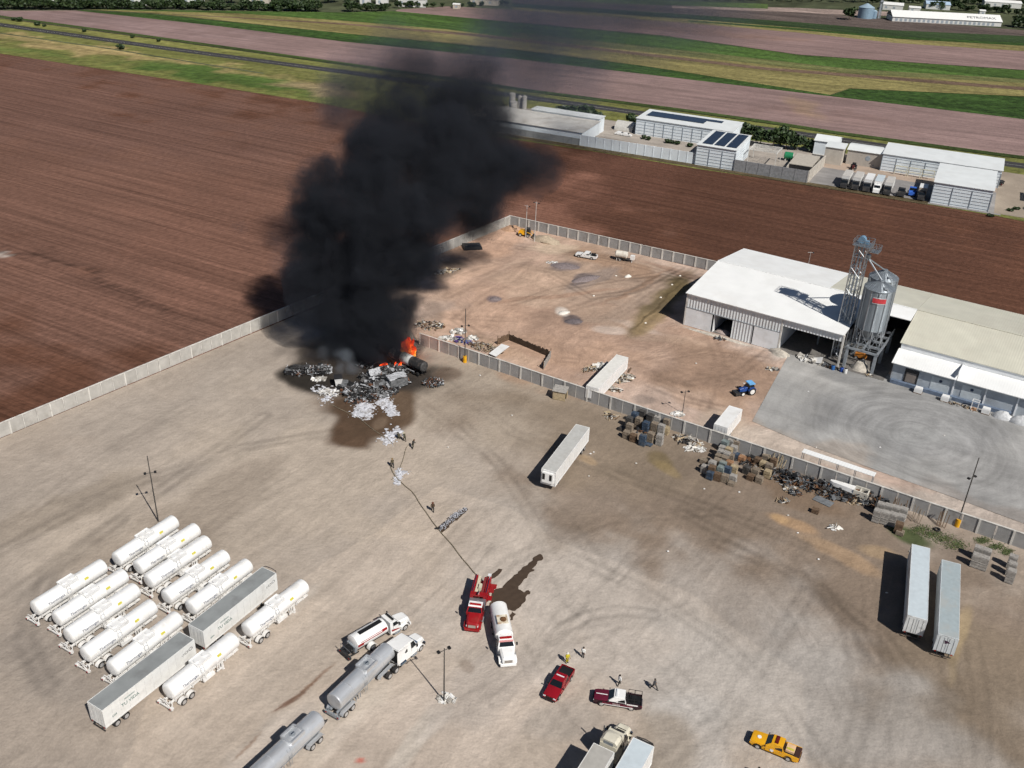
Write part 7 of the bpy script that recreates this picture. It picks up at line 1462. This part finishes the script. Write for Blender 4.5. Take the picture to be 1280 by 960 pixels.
def wreck_trailer(label, a, b, sd, wid=2.5, cat='wrecked trailer', group=None, panels=7, hmax=1.7, wheels_=True):
    P, Q = G(*a), G(*b); d = Q-P; L = d.length; r_ = random.Random(sd); t = thing('burnt_trailer', label, cat, (P.x, P.y, 0), math.atan2(d.y, d.x), group)
    f = MB()
    for y in (-.5, .5): f.tube([(0, y, .9), (L*.3, y+.1, .75+r_.uniform(-.1, .2)), (L*.65, y-.1, .7), (L, y, .95)], .12, n=5)
    for k in range(9): x = L*(k+.5)/9; f.cyl((x, -wid/2, .8+r_.uniform(-.2, .2)), (x+r_.uniform(-.4, .4), wid/2, .8+r_.uniform(-.2, .3)), .06, n=4)
    f.build('bent_frame', B6[3], t)
    for k in range(panels):
        x = L*r_.uniform(0, .75); s = MB(); s.cur = 0; w_ = L*r_.uniform(.15, .38); y = r_.uniform(-wid*.6, wid*.1); tl = r_.uniform(-.5, .7)
        crumple(s, (x, y, r_.uniform(.5, hmax*.7)), (w_, r_.uniform(-.6, .6), r_.uniform(-.4, .4)), (r_.uniform(-.3, .3), wid*r_.uniform(.35, .75), wid*.5*tl), 7, 4, .3, sd*13+k)
        s.build('buckled_panel', B6[r_.choice((1, 1, 2, 2, 0, 3))], t, smooth=40)
    rb = MB()
    for k in range(int(L*7)):
        x, y = r_.uniform(0, L), r_.uniform(-wid*.7, wid*.7); h = r_.uniform(.2, hmax); rb.mi(r_.choice((0, 0, 0, 1, 2, 3))); q = Vector((r_.uniform(-1, 1), r_.uniform(-.6, .6), r_.uniform(-.5, .5)))*.6
        if r_.random() < .55: rb.cyl((x-q.x, y-q.y, max(.05, h-q.z)), (x+q.x, y+q.y, max(.1, h+q.z)), .05, n=4)
        else: rb.box((x, y, h*.5), (r_.uniform(.2, .8), r_.uniform(.15, .6), r_.uniform(.1, .5)), rz=r_.uniform(0, 3))
    rb.build('burnt_scrap', B6, t)
    if wheels_:
        for x in (L*.08, L*.17, L*.85):
            for y in (-1, 1):
                q = MB(); q.rings([[(x+rr*math.cos(2*math.pi*i/12), y+p, .46+rr*math.sin(2*math.pi*i/12)) for i in range(12)] for p, rr in ((-.16, .3), (-.12, .46), (.12, .46), (.16, .3))]); q.build('burnt_wheel', B6[0], t)
    return t
wreck_trailer('burnt collapsed trailer in the middle of the wreckage, nearest the yard', (437, 494), (500, 480), 3, panels=9)
wreck_trailer('burnt grey trailer with a peeled roof lying beside the small flames', (452, 476), (506, 461), 4, panels=9, hmax=2.0)
wreck_trailer('burnt frame of the leftmost truck above a black oily pool', (357, 466), (413, 466), 5, panels=5, hmax=1.5, cat='wrecked truck')
wreck_trailer('short burnt frame between the left truck and the middle wreckage', (424, 484), (450, 488), 6, panels=4, hmax=1.2)
bx_ = thing('burnt_box', 'silver grey burnt box body standing among the wreckage', 'wrecked body', tuple(G(496, 483)), R(33))
s = MB(); crumple(s, (-1.9, -1.1, 2.3), (3.8, .1, .1), (0, 2.2, .1), 8, 5, .18, 77); s.build('roof_panel', B6[2], bx_, smooth=40)
s = MB(); crumple(s, (-1.9, -1.15, .5), (3.8, 0, 0), (0, -.05, 1.8), 8, 5, .12, 78); crumple(s, (-1.95, 1.1, .5), (0, -2.2, 0), (-.05, 0, 1.8), 5, 5, .12, 79); s.build('side_panel', B6[1], bx_, smooth=40)
MB().bx(-1.8, 1.8, -1, 1, .3, .5).build('floor_frame', B6[3], bx_)
junk('tangle of charred scrap with white ash right of the burning tank', (541, 480), 2.1, 1.7, 1.3, 90, 'burnt', 71, name='charred_scrap', long=.6, smin=.15, smax=.5)
junk('charred scrap spread at the left foot of the middle wreckage', (455, 498), 4.0, 1.8, .9, 110, 'burnt', 72, name='charred_scrap', hd=.5, weights=(5, 2, 2, 2, 2))
junk('charred scrap below the silver grey burnt box', (478, 493), 3.5, 1.6, .8, 90, 'burnt', 73, name='charred_scrap', hd=.5, weights=(4, 3, 3, 2, 1))
junk('white ash and torn sheet on the left burnt truck', (405, 462), 1.6, 1.2, 1.6, 40, 'burnt', 74, name='charred_scrap', weights=(2, 2, 5, 1, 1))
junk('rusty burnt scrap between the left wreck and the middle wreckage', (433, 490), 1.6, 1.3, .9, 40, 'burnt', 75, name='charred_scrap', weights=(3, 1, 1, 2, 5))
junk('thin white scrap strewn over wet mud left of the wreckage', (412, 492), 2.2, 1.3, .35, 26, 'white', 76, smin=.2, smax=.6)
junk('charred scrap at the back of the wreckage under the smoke', (470, 458), 4.5, 1.6, 1.0, 80, 'burnt', 77, name='charred_scrap', weights=(5, 2, 1, 2, 1))
junk('white torn sheets below the left burnt truck', (398, 475), 1.4, .5, .3, 14, 'white', 78, smin=.4, smax=1.0, long=0)
junk('long jagged heap of charred metal and ash along the middle wreckage', (470, 486), 7.0, 2.4, 2.7, 300, 'burnt', 84, name='charred_heap', hd=R(30), weights=(6, 4, 3, 4, 1), smin=.2, smax=.9, long=.5)
junk('heap of charred metal behind the small flames', (486, 468), 5.2, 2.0, 2.3, 170, 'burnt', 85, name='charred_heap', hd=R(30), weights=(6, 4, 2, 4, 1), smin=.2, smax=.8)
junk('heap of charred metal on the leftmost burnt truck', (384, 466), 4.6, 1.4, 1.3, 110, 'burnt', 86, name='charred_heap', hd=.1, weights=(7, 3, 2, 4, 1), smin=.15, smax=.7)
cbx = thing('burnt_cab', 'white upturned cab shell at the left edge of the middle wreckage', 'wrecked cab', tuple(G(423, 482)), .3)
MB().rings([[(x*q, y*q, z) for x, y in ((-.7, -.9), (.7, -.9), (.7, .9), (-.7, .9))] for z, q in ((.3, .8), (1.6, 1.05), (2.0, 1.2))]).build('shell', m_junk['white'][1], cbx); MB().bx(-.85, .85, -1.05, 1.05, 2.01, 2.06).build('opening', m_dark, cbx)
# burning tank trailer
a, b = G(490, 440, 2.2), G(531, 459, 2.2); d = b-a; bt = thing('burning_tank_trailer', 'half charred white tank trailer in front of the tall flames', 'tank trailer', (a.x, a.y, 0), math.atan2(d.y, d.x)); L = d.length
def seg(x0, x1, r0, r1, m, nm, k=3):
    MB().lathe_x([(x0, r0), (x0+(x1-x0)*.25, max(r0, r1)), (x0+(x1-x0)*.75, max(r0, r1)), (x1, r1)], cz=2.2, n=24).build(nm, m, bt, smooth=35)
m_scorch = mat('scorched_white', (.62, .62, .60), var=.15, scale=1.2, dirt=(.10, .10, .10), dirt_amt=.7, dirt_scale=.9)
m_char = mat('charred_steel', (.025, .025, .026), var=.5, scale=1.4, rough=.75, dirt=(.17, .13, .11), dirt_amt=.6, dirt_scale=1.0)
MB().lathe_x([(-.35, .1), (-.25, .6), (0, 1.0), (1.4, 1.12), (1.5, .95)], cz=2.2, n=24).build('end_cap', m_scorch, bt, smooth=35)
seg(1.5, L*.34, .92, .98, m_char, 'burnt_section'); seg(L*.341, L*.62, 1.16, 1.16, m_scorch, 'white_section'); seg(L*.621, L-.2, 1.15, 1.12, m_char, 'charred_section')
MB().lathe_x([(L-.2, 1.1), (L, .9), (L+.1, .3)], cz=2.2, n=24).build('end_cap', B6[3], bt, smooth=35)
for x in (L*.74, L*.88): MB().lathe_x([(x-.04, 1.13), (x-.04, 1.165), (x+.04, 1.165), (x+.04, 1.13)], cz=2.2, n=24).build('tank_band', m_char, bt, smooth=35)
MB().bx(.5, L, -.55, -.4, .7, 1.0).bx(.5, L, .4, .55, .7, 1.0).build('chassis', B6[0], bt); MB().bx(L*.3, L*.8, -1.25, -1.15, .8, .95).build('side_rail', B6[2], bt)
for x in (L*.75, L*.88):
    for y in (-1, 1):
        q = MB(); q.rings([[(x+rr*math.cos(2*math.pi*i/14), y+p, .48+rr*math.sin(2*math.pi*i/14)) for i in range(14)] for p, rr in ((-.2, .3), (-.15, .48), (.15, .48), (.2, .3))]); q.build('burnt_wheel', B6[0], bt)
# flames
def m_flame():
    m = bpy.data.materials.new('flame'); m.use_nodes = True; nt = m.node_tree; L_ = nt.links; nt.nodes.clear(); o = node(nt, 'ShaderNodeOutputMaterial'); e = node(nt, 'ShaderNodeEmission'); e.inputs[1].default_value = 1.5
    e.inputs[1].default_value = 4.0
    tc = node(nt, 'ShaderNodeTexCoord'); nz = node(nt, 'ShaderNodeTexNoise'); nz.inputs['Scale'].default_value = .9; nz.inputs['Detail'].default_value = 3; L_.new(tc.outputs['Object'], nz.inputs['Vector'])
    sz = node(nt, 'ShaderNodeSeparateXYZ'); L_.new(tc.outputs['Generated'], sz.inputs[0]); a = node(nt, 'ShaderNodeMath', operation='MULTIPLY_ADD'); a.inputs[1].default_value = -.55; a.inputs[2].default_value = .28; L_.new(sz.outputs[2], a.inputs[0])
    b = node(nt, 'ShaderNodeMath', operation='ADD'); L_.new(a.outputs[0], b.inputs[0]); L_.new(nz.outputs[0], b.inputs[1])
    cr = node(nt, 'ShaderNodeValToRGB'); el = cr.color_ramp.elements; el[0].position = .15; el[0].color = (.14, .006, .001, 1); el[1].position = .72; el[1].color = (1.0, .42, .06, 1); q = el.new(.36); q.color = (.50, .03, .004, 1); q = el.new(.54); q.color = (.9, .12, .01, 1)
    L_.new(b.outputs[0], cr.inputs[0]); L_.new(cr.outputs[0], e.inputs[0]); L_.new(e.outputs[0], o.inputs[0]); return m
FL = m_flame()
def flame(label, p, rx, h, sd, n=5):
    r_ = random.Random(sd); mb = MB()
    for k in range(n):
        cx, cy = r_.uniform(-.6, .6)*rx, r_.uniform(-.6, .6)*rx; hh = h*r_.uniform(.55, 1.0); rg = []; dx = r_.uniform(-.3, .3)
        for t, q in ((0, .5), (.15, .85), (.35, 1.0), (.55, .75), (.75, .55), (.9, .3), (1, .06)):
            sw = math.sin(t*5+sd+k)*.25*rx
            rg.append([(cx+sw+dx*t*h*.3+rx*.62*q*math.cos(2*math.pi*i/9)*(1+r_.uniform(-.2, .2)), cy+rx*.62*q*math.sin(2*math.pi*i/9)*(1+r_.uniform(-.2, .2)), hh*t) for i in range(9)])
        mb.rings(rg)
    o = mb.build('flame', FL, smooth=True); o.location = p; return tag(o, label, 'flame', 'flames in the wreckage')
flame('tallest orange flames rising behind the burning tank trailer', G(509, 448), 1.8, 4.8, 3, 9)
flame('small red flames at the back of the grey burnt trailer', G(480.5, 463.5), 1.0, 2.0, 5, 4)
flame('small orange flame between the burnt trailer and the tank', G(498, 463), .75, 2.6, 7, 4)
# extinguishing foam
m_foam = mat('foam_white', (.55, .56, .60), var=.25, scale=2, rough=.85, dirt=(.30, .27, .25), dirt_amt=.75, dirt_scale=.6)
def foam(label, blobs, n, sd):
    r_ = random.Random(sd); mb = MB()
    for _ in range(n*5):
        c = r_.choice(blobs); p = G(c[0]+r_.gauss(0, c[2]), c[1]+r_.gauss(0, c[3])); s = r_.choice((.07, .1, .14, .2, .3))*r_.uniform(.7, 1.4); mb.ell((p.x, p.y, .08), (s, s*r_.uniform(.4, 1), s*.3), n=7, k=4, rough=.45, rr=r_)
    o = mb.build('foam', m_foam, smooth=70); return tag(o, label, 'foam', kind='stuff')
foam('white foam', [(452, 512, 5, 4), (460, 516, 4, 4), (448, 518, 4, 2), (457, 508, 5, 2)], 170, 1)
foam('white foam', [(482, 504, 4, 4), (488, 510, 3, 5), (491, 516, 3, 2), (478, 503, 4, 2)], 130, 2)
foam('white foam', [(402, 488, 6, 2.5), (413, 492, 5, 3), (407, 500, 4, 2)], 50, 3)
foam('white foam', [(489, 545, 4, 4), (484, 551, 4, 2), (497, 540, 3, 2)], 70, 4)
foam('white foam', [(499, 593, 2.5, 3), (497, 601, 2, 3), (504, 591, 3, 1)], 45, 5)
# fire hose, the leak along it and the nozzles
m_hose = mat('hose_canvas', (.20, .17, .12), var=.3)
def hose(label, px, r=.075):
    P = [G(*p) for p in px]; pts = []
    for a, b in zip(P[:-1], P[1:]):
        n_ = max(2, int((b-a).length/1.5))
        for k in range(n_): q = a.lerp(b, k/n_); nn = Vector((-(b-a).y, (b-a).x, 0)).normalized(); pts.append(q+nn*math.sin(k*1.3)*.08+Vector((0, 0, .13)))
    pts.append(P[-1]+Vector((0, 0, .13))); return tag(MB().tube(pts, r, n=6).build('fire_hose', m_hose, smooth=True), label, 'hose')
hose('long fire hose running from the fire engine to the men near the fire', [(600, 724), (585, 707), (560, 676), (548, 662), (532, 640), (515, 615), (500, 602), (494, 596), (488, 583), (490, 576)])
hose('thin hose lying over the wet mud towards the wreckage', [(492, 556), (484, 548), (470, 540), (450, 524), (432, 515), (414, 506)], .06)
hose('second hose curving from the foam to the crouching men', [(489, 600), (497, 596), (508, 560), (512, 556)], .05)
spk = MB(); r_ = random.Random(9)
for k in range(330):
    t_ = r_.random(); x, y = 549+34*t_+r_.gauss(0, 1.2), 663-26*t_+r_.gauss(0, 1.6); p = G(x, y); h_ = max(0, .9*math.sin(math.pi*t_)*r_.random()); a = r_.uniform(.06, .26); spk.ell((p.x, p.y, .12+h_), (a*.5, a*.5, a*.16), n=6, k=4, rough=.3, rr=r_)
tag(spk.build('water_spray', mat('spray_white', (.42, .43, .47), rough=.25, var=.2)), kind='stuff')
splash('puddle', [(546, 660), (552, 655), (560, 650), (570, 642), (579, 637), (584, 635), (583, 640), (574, 648), (566, 654), (558, 662), (552, 667)])
nz_ = thing('hose_coupling', 'dark branch coupling where the hose leaks', 'coupling', tuple(G(548, 662))); MB().cyl((-.5, 0, .25), (.5, 0, .25), .16, n=8).build('body', m_black, nz_); MB().cyl((0, 0, .25), (.35, .5, .3), .1, n=8).build('outlet', m_chrome, nz_)

# ------------------------------------------------------------------ people
SKEL = {'pelvis': (0, 0, .95), 'waist': (0, 0, 1.12), 'chest': (.01, 0, 1.36), 'neck': (0, 0, 1.5), 'head': (.03, 0, 1.62), 'crown': (.02, 0, 1.72)}
def person(label, px, hd, pose, top, legs, helmet=None, skin=(.30, .18, .12), hat=(.02, .015, .012), strip=None):
    J = {k: Vector(v) for k, v in SKEL.items()}
    lean = pose.get('lean', 0); drop = pose.get('drop', 0)
    for k in J: J[k] = J[k]-Vector((0, 0, drop))
    pz = J['pelvis'].copy()
    for k in ('waist', 'chest', 'neck', 'head', 'crown'):
        v = J[k]-pz; J[k] = pz+Vector((v.x*math.cos(lean)+v.z*math.sin(lean), v.y, -v.x*math.sin(lean)+v.z*math.cos(lean)))
    E = [('pelvis', 'waist', 1), ('waist', 'chest', 1), ('chest', 'neck', 1), ('neck', 'head', 2), ('head', 'crown', 2)]; rad = {'pelvis': .20, 'waist': .19, 'chest': .225, 'neck': .065, 'head': .12, 'crown': .09}
    for s, sd in ((1, 'l'), (-1, 'r')):
        st = pose.get('step', 0)*s; J['hip'+sd] = J['pelvis']+Vector((0, .1*s, -.05))
        kn, an = pose.get('knee'+sd), pose.get('ankle'+sd)
        J['knee'+sd] = Vector(kn) if kn else Vector((.06+st*.55, .11*s, .5)); J['ankle'+sd] = Vector(an) if an else Vector((-.02+st*1.0, .12*s, .09)); J['toe'+sd] = J['ankle'+sd]+Vector((.17, .02*s, -.04))
        up = (J['chest']-J['pelvis']).normalized(); J['sho'+sd] = J['chest']+Vector((0, .19*s, 0))+up*.06
        el, wr = pose.get('elbow'+sd, (.0, .27*s, -.28)), pose.get('wrist'+sd, (.1, .28*s, -.52)); J['elb'+sd] = J['sho'+sd]+Vector((el[0], el[1]-.19*s, el[2])); J['wri'+sd] = J['sho'+sd]+Vector((wr[0], wr[1]-.19*s, wr[2]))
        dv = (J['wri'+sd]-J['elb'+sd]).normalized(); J['palm'+sd] = J['wri'+sd]+dv*.09
        E += [('pelvis', 'hip'+sd, 0), ('hip'+sd, 'knee'+sd, 0), ('knee'+sd, 'ankle'+sd, 0), ('ankle'+sd, 'toe'+sd, 3), ('chest', 'sho'+sd, 1), ('sho'+sd, 'elb'+sd, 1), ('elb'+sd, 'wri'+sd, 1), ('wri'+sd, 'palm'+sd, 2)]
        rad.update({'hip'+sd: .135, 'knee'+sd: .095, 'ankle'+sd: .068, 'toe'+sd: .055, 'sho'+sd: .1, 'elb'+sd: .066, 'wri'+sd: .045, 'palm'+sd: .036})
        sx = dv.cross(Vector((0, 0, 1))).normalized() if abs(dv.z) < .95 else Vector((1, 0, 0))
        for f_, (o_, ln) in enumerate(((-.03, .075), (-.01, .085), (.01, .08), (.03, .065))):
            a, b = 'f%d%s' % (f_, sd), 'g%d%s' % (f_, sd); J[a] = J['palm'+sd]+sx*o_+dv*.045; J[b] = J[a]+dv*ln*.8+Vector((.02, 0, -.015)); E += [('palm'+sd, a, 2), (a, b, 2)]; rad[a] = .010; rad[b] = .008
        J['th'+sd] = J['wri'+sd]+dv*.05+sx*.06; E.append(('wri'+sd, 'th'+sd, 2)); rad['th'+sd] = .011
    nm = list(J); ix = {k: i for i, k in enumerate(nm)}
    me = bpy.data.meshes.new('skeleton'); me.from_pydata([tuple(J[k]) for k in nm], [(ix[a], ix[b]) for a, b, _ in E], [])
    o = bpy.data.objects.new('skeleton', me); COL.objects.link(o); o.modifiers.new('skin', 'SKIN'); sv = me.skin_vertices[0].data
    for k in nm: sv[ix[k]].radius = (rad[k], rad[k]*(.72 if k in ('chest', 'pelvis', 'waist') else 1)) if k not in ('chest', 'waist', 'pelvis') else (rad[k]*1.0, rad[k]*1.0)
    sv[ix['pelvis']].use_root = True
    ss = o.modifiers.new('sub', 'SUBSURF'); ss.levels = 1; ss.render_levels = 1
    dg = bpy.context.evaluated_depsgraph_get(); body = bpy.data.meshes.new_from_object(o.evaluated_get(dg)); bpy.data.objects.remove(o); bpy.data.meshes.remove(me)
    key = lambda c: tuple(round(q, 3) for q in c)
    mk = lambda n, c, r=.8: mat(n+'_%d_%d_%d' % tuple(int(q*255) for q in c), c, rough=r, var=.15, scale=6)
    ms = [mk('trousers', legs), mk('shirt', top), mk('skin', skin, .6), mk('boots', (.02, .018, .016))]
    body.materials.clear(); [body.materials.append(m) for m in ms]; idx = []
    segs = [(J[a], J[b], c) for a, b, c in E]
    for p in body.polygons:
        best = (9, 0)
        for a, b, c in segs:
            d = b-a; t_ = max(0, min(1, (p.center-a).dot(d)/max(d.length_squared, 1e-6))); q = (a+d*t_-p.center).length
            if q < best[0]: best = (q, c)
        idx.append(best[1])
    body.polygons.foreach_set('material_index', idx); body.polygons.foreach_set('use_smooth', [True]*len(idx)); body.name = 'body'
    p = G(*px); t = thing('person', label, 'person', (p.x, p.y, .06), hd); t.scale = (1.06,)*3
    link('body', body, t)
    hp = J['head']; nose = MB().ell((hp.x+.105, 0, hp.z-.01), (.022, .016, .024), n=6, k=4).build('nose', ms[2], t)
    MB().ell((hp.x+.088, .035, hp.z+.02), (.016, .018, .012), n=6, k=4).ell((hp.x+.088, -.035, hp.z+.02), (.016, .018, .012), n=6, k=4).build('eyes', m_black, t); MB().box((hp.x+.092, 0, hp.z-.055), (.02, .05, .01)).build('mouth', mat('lip', (.2, .08, .06)), t)
    MB().ell((hp.x, .105, hp.z), (.025, .015, .03), n=6, k=4).ell((hp.x, -.105, hp.z), (.025, .015, .03), n=6, k=4).build('ears', ms[2], t)
    c = J['crown']
    if helmet: MB().rings([[((r_*1.1)*math.cos(2*math.pi*i/14)+c.x, r_*math.sin(2*math.pi*i/14), c.z+z) for i in range(14)] for z, r_ in ((-.06, .19), (-.05, .15), (.02, .135), (.075, .085), (.09, .02))]).build('helmet', mk('helmet', helmet, .4), t, smooth=40)
    else: MB().rings([[(r_*1.05*math.cos(2*math.pi*i/14)+c.x-.012, r_*math.sin(2*math.pi*i/14), c.z+z) for i in range(14)] for z, r_ in ((-.07, .112), (-.01, .118), (.045, .09), (.075, .03))]).build('hair', mk('hair', hat), t, smooth=40)
    return t
stand = {}; walk = {'step': .28}; wide = {'step': .45}
crouch = {'drop': .5, 'lean': .55, 'kneel': (.38, .16, .46), 'anklel': (.05, .14, .09), 'kneer': (.25, -.14, .18), 'ankler': (-.2, -.14, .09), 'elbowl': (.2, .24, -.2), 'wristl': (.45, .1, -.22), 'elbowr': (.2, -.24, -.2), 'wristr': (.45, -.1, -.22)}
stoop = {'lean': .5, 'step': .22, 'drop': .06, 'elbowl': (.15, .22, -.26), 'wristl': (.42, .12, -.36), 'elbowr': (.15, -.22, -.26), 'wristr': (.42, -.12, -.36)}
point = {'step': .15, 'elbowr': (.2, -.25, -.1), 'wristr': (.42, -.26, .02)}
carry = {'elbowl': (.05, .26, -.27), 'wristl': (.3, .2, -.3), 'elbowr': (.05, -.26, -.27), 'wristr': (.3, -.2, -.3)}
DK, OLVC = (.03, .03, .028), (.055, .05, .03)
person('person in a yellow fire suit and pale helmet behind the red pickup', (708.5, 829), R(-60), carry, (.50, .42, .02), (.42, .35, .02), helmet=(.7, .68, .6))
person('person in a white shirt and dark trousers right of the yellow suited one', (728.5, 822), R(-120), stand, (.70, .70, .68), (.04, .04, .05))
person('person in a white top walking above the patrol pickup', (773.5, 857), R(30), walk, (.75, .75, .74), DK)
person('person in dark clothes striding right of the patrol pickup', (817, 862), R(-35), wide, (.05, .05, .055), (.06, .055, .05))
person('person in dark gear crouching nearest the foam before the wreckage', (499, 549), R(125), crouch, OLVC, OLVC, helmet=(.05, .05, .04))
person('person in dark gear stooping behind the crouching one on the hose', (506, 552), R(125), stoop, OLVC, (.05, .045, .03), helmet=(.45, .42, .3))
person('person in dark gear walking away from the fire past the hose crew', (516, 561), R(60), stoop, DK, OLVC, helmet=(.10, .05, .02))
person('person in dark gear holding the hose above the small foam patch', (491, 585), R(110), stoop, (.07, .055, .03), DK, helmet=(.20, .13, .05))
person('person in dark gear and brown helmet walking beside the leaking hose', (541, 640), R(100), walk, (.06, .035, .02), DK, helmet=(.13, .04, .02))
person('person in dark clothes cut by the bottom edge near the yellow pickup', (946, 973), R(170), stand, DK, DK)

# ------------------------------------------------------------------ smoke
def blob(px, py, Y, r): c, k = atY(px, py, Y); return (c, r*k)
def smoke(name, blobs, color, K, warp_, nscale, hull=1.2, step=1.0, vox=1.4, edge=(.0, .42), torn=0, det=4):
    """blobs: px, py, distance, radius in pixels, weight; density is a field round them, torn by noise"""
    B = []
    for (px, py, Y, r, wt) in blobs: c, rm = blob(px, py, Y, r); B.append((c, rm, wt))
    mb = MB()
    for c, r, wt in B: mb.ell(tuple(c), (r*hull,)*3, n=14, k=9)
    me = mb.mesh('hull', []) if False else None
    m0 = bpy.data.meshes.new('hull'); m0.from_pydata(mb.v, [], mb.f); o = bpy.data.objects.new('hull', m0); COL.objects.link(o)
    rm = o.modifiers.new('remesh', 'REMESH'); rm.mode = 'VOXEL'; rm.voxel_size = vox
    dg = bpy.context.evaluated_depsgraph_get(); hull_me = bpy.data.meshes.new_from_object(o.evaluated_get(dg)); bpy.data.objects.remove(o)
    co = np.empty(len(hull_me.vertices)*3); hull_me.vertices.foreach_get('co', co); co = co.reshape(-1, 3); co[:, 2] = np.maximum(co[:, 2], .25); hull_me.vertices.foreach_set('co', co.ravel()); hull_me.update()
    m = bpy.data.materials.new(name+'_volume'); m.use_nodes = True; nt = m.node_tree; L = nt.links; nt.nodes.clear(); out = node(nt, 'ShaderNodeOutputMaterial'); pv = node(nt, 'ShaderNodeVolumePrincipled')
    pv.inputs['Color'].default_value = (*color, 1); pv.inputs['Anisotropy'].default_value = .1; pv.inputs['Density Attribute'].default_value = ''
    geo = node(nt, 'ShaderNodeNewGeometry'); pos = geo.outputs['Position']
    n1 = node(nt, 'ShaderNodeTexNoise'); n1.inputs['Scale'].default_value = nscale; n1.inputs['Detail'].default_value = det; n1.inputs['Roughness'].default_value = .64; L.new(pos, n1.inputs['Vector'])
    sb_ = node(nt, 'ShaderNodeVectorMath', operation='SUBTRACT'); sb_.inputs[1].default_value = (.5, .5, .5); L.new(n1.outputs['Color'], sb_.inputs[0])
    ma = node(nt, 'ShaderNodeVectorMath', operation='MULTIPLY_ADD'); ma.inputs[1].default_value = (warp_*2,)*3; L.new(sb_.outputs[0], ma.inputs[0]); L.new(pos, ma.inputs[2]); wp = ma.outputs[0]
    acc = None
    for c, r, wt in B:
        ds = node(nt, 'ShaderNodeVectorMath', operation='DISTANCE'); ds.inputs[1].default_value = tuple(c); L.new(wp, ds.inputs[0])
        mr = node(nt, 'ShaderNodeMapRange', interpolation_type='SMOOTHSTEP'); mr.inputs[1].default_value = r*(1-edge[0]); mr.inputs[2].default_value = r*(1-edge[1]); mr.inputs[3].default_value = 0; mr.inputs[4].default_value = wt; L.new(ds.outputs['Value'], mr.inputs[0])
        if acc is None: acc = mr.outputs[0]
        else: mx_ = node(nt, 'ShaderNodeMath', operation='MAXIMUM'); L.new(acc, mx_.inputs[0]); L.new(mr.outputs[0], mx_.inputs[1]); acc = mx_.outputs[0]
    mu = node(nt, 'ShaderNodeMath', operation='MULTIPLY'); mu.inputs[1].default_value = K; L.new(acc, mu.inputs[0])
    if torn:
        n2 = node(nt, 'ShaderNodeTexNoise'); n2.inputs['Scale'].default_value = nscale*2.6; n2.inputs['Detail'].default_value = 5; L.new(wp, n2.inputs['Vector'])
        m2 = node(nt, 'ShaderNodeMapRange'); m2.inputs[1].default_value = .32; m2.inputs[2].default_value = .62; m2.inputs[3].default_value = 1-torn; m2.inputs[4].default_value = 1; L.new(n2.outputs[0], m2.inputs[0])
        m3 = node(nt, 'ShaderNodeMath', operation='MULTIPLY'); L.new(mu.outputs[0], m3.inputs[0]); L.new(m2.outputs[0], m3.inputs[1]); mu = m3
    L.new(mu.outputs[0], pv.inputs['Density']); L.new(pv.outputs[0], out.inputs['Volume'])
    hull_me.materials.clear(); hull_me.materials.append(m); hull_me.name = name
    o = link(name, hull_me); m.cycles.volume_step_rate = step; return tag(o, kind='stuff')
main = [(455, 438, 178, 35, 1), (500, 420, 180, 33, 1), (415, 420, 180, 37, .45), (388, 436, 180, 23, .2), (470, 395, 182, 54, 1), (420, 390, 182, 43, 1), (500, 378, 184, 41, 1), (450, 345, 185, 69, 1), (402, 340, 184, 47, 1), (510, 320, 188, 52, 1), (395, 370, 182, 37, .8),
        (400, 285, 186, 54, 1), (455, 260, 188, 74, 1), (402, 235, 188, 46, 1), (520, 265, 192, 65, 1), (480, 200, 196, 65, 1), (545, 195, 202, 74, 1), (605, 205, 210, 61, .9), (570, 150, 212, 60, .9), (640, 210, 216, 50, .7), (620, 160, 218, 46, .7), (668, 205, 220, 39, .4), (500, 150, 208, 54, .7), (460, 165, 204, 43, .5), (590, 250, 206, 52, .9), (450, 112, 220, 52, .12), (520, 105, 224, 60, .2), (590, 110, 228, 60, .22), (430, 140, 212, 40, .1)]
smoke('smoke', main, (.078, .085, .105), .7, 9.5, .08, hull=1.14, step=.28, edge=(0, .68), torn=.72, det=7)
haze_top = [(440, 105, 225, 60, .9), (520, 100, 235, 80, 1), (600, 95, 245, 90, 1), (660, 60, 260, 100, .9), (720, 25, 280, 105, .8), (800, 0, 300, 110, .65), (650, 5, 285, 90, .8), (640, 125, 240, 60, .9), (880, -15, 320, 100, .4), (710, 95, 262, 80, .6), (430, 135, 215, 50, .7)]
smoke('thin_smoke', haze_top, (.15, .18, .25), .11, 10, .035, hull=1.1, step=.5, vox=3, edge=(0, 1), torn=.6)
smoke('pale_smoke', [(432, 445, 175, 15, 1), (440, 460, 173.5, 14, .8), (425, 462, 173, 12, .7), (455, 475, 172, 12, .5), (405, 440, 176, 13, .35)], (.62, .70, .80), .22, 2.0, .25, hull=1.15, step=.3, vox=.7, edge=(0, .9))
smoke('thin_smoke', [(365, 330, 180, 36, .6), (350, 300, 184, 30, .4), (530, 440, 181, 16, .5), (548, 462, 178, 14, .6), (300, 285, 196, 14, .6)], (.24, .25, .30), .06, 3, .12, hull=1.1, step=.4, vox=1.2, edge=(0, .95))
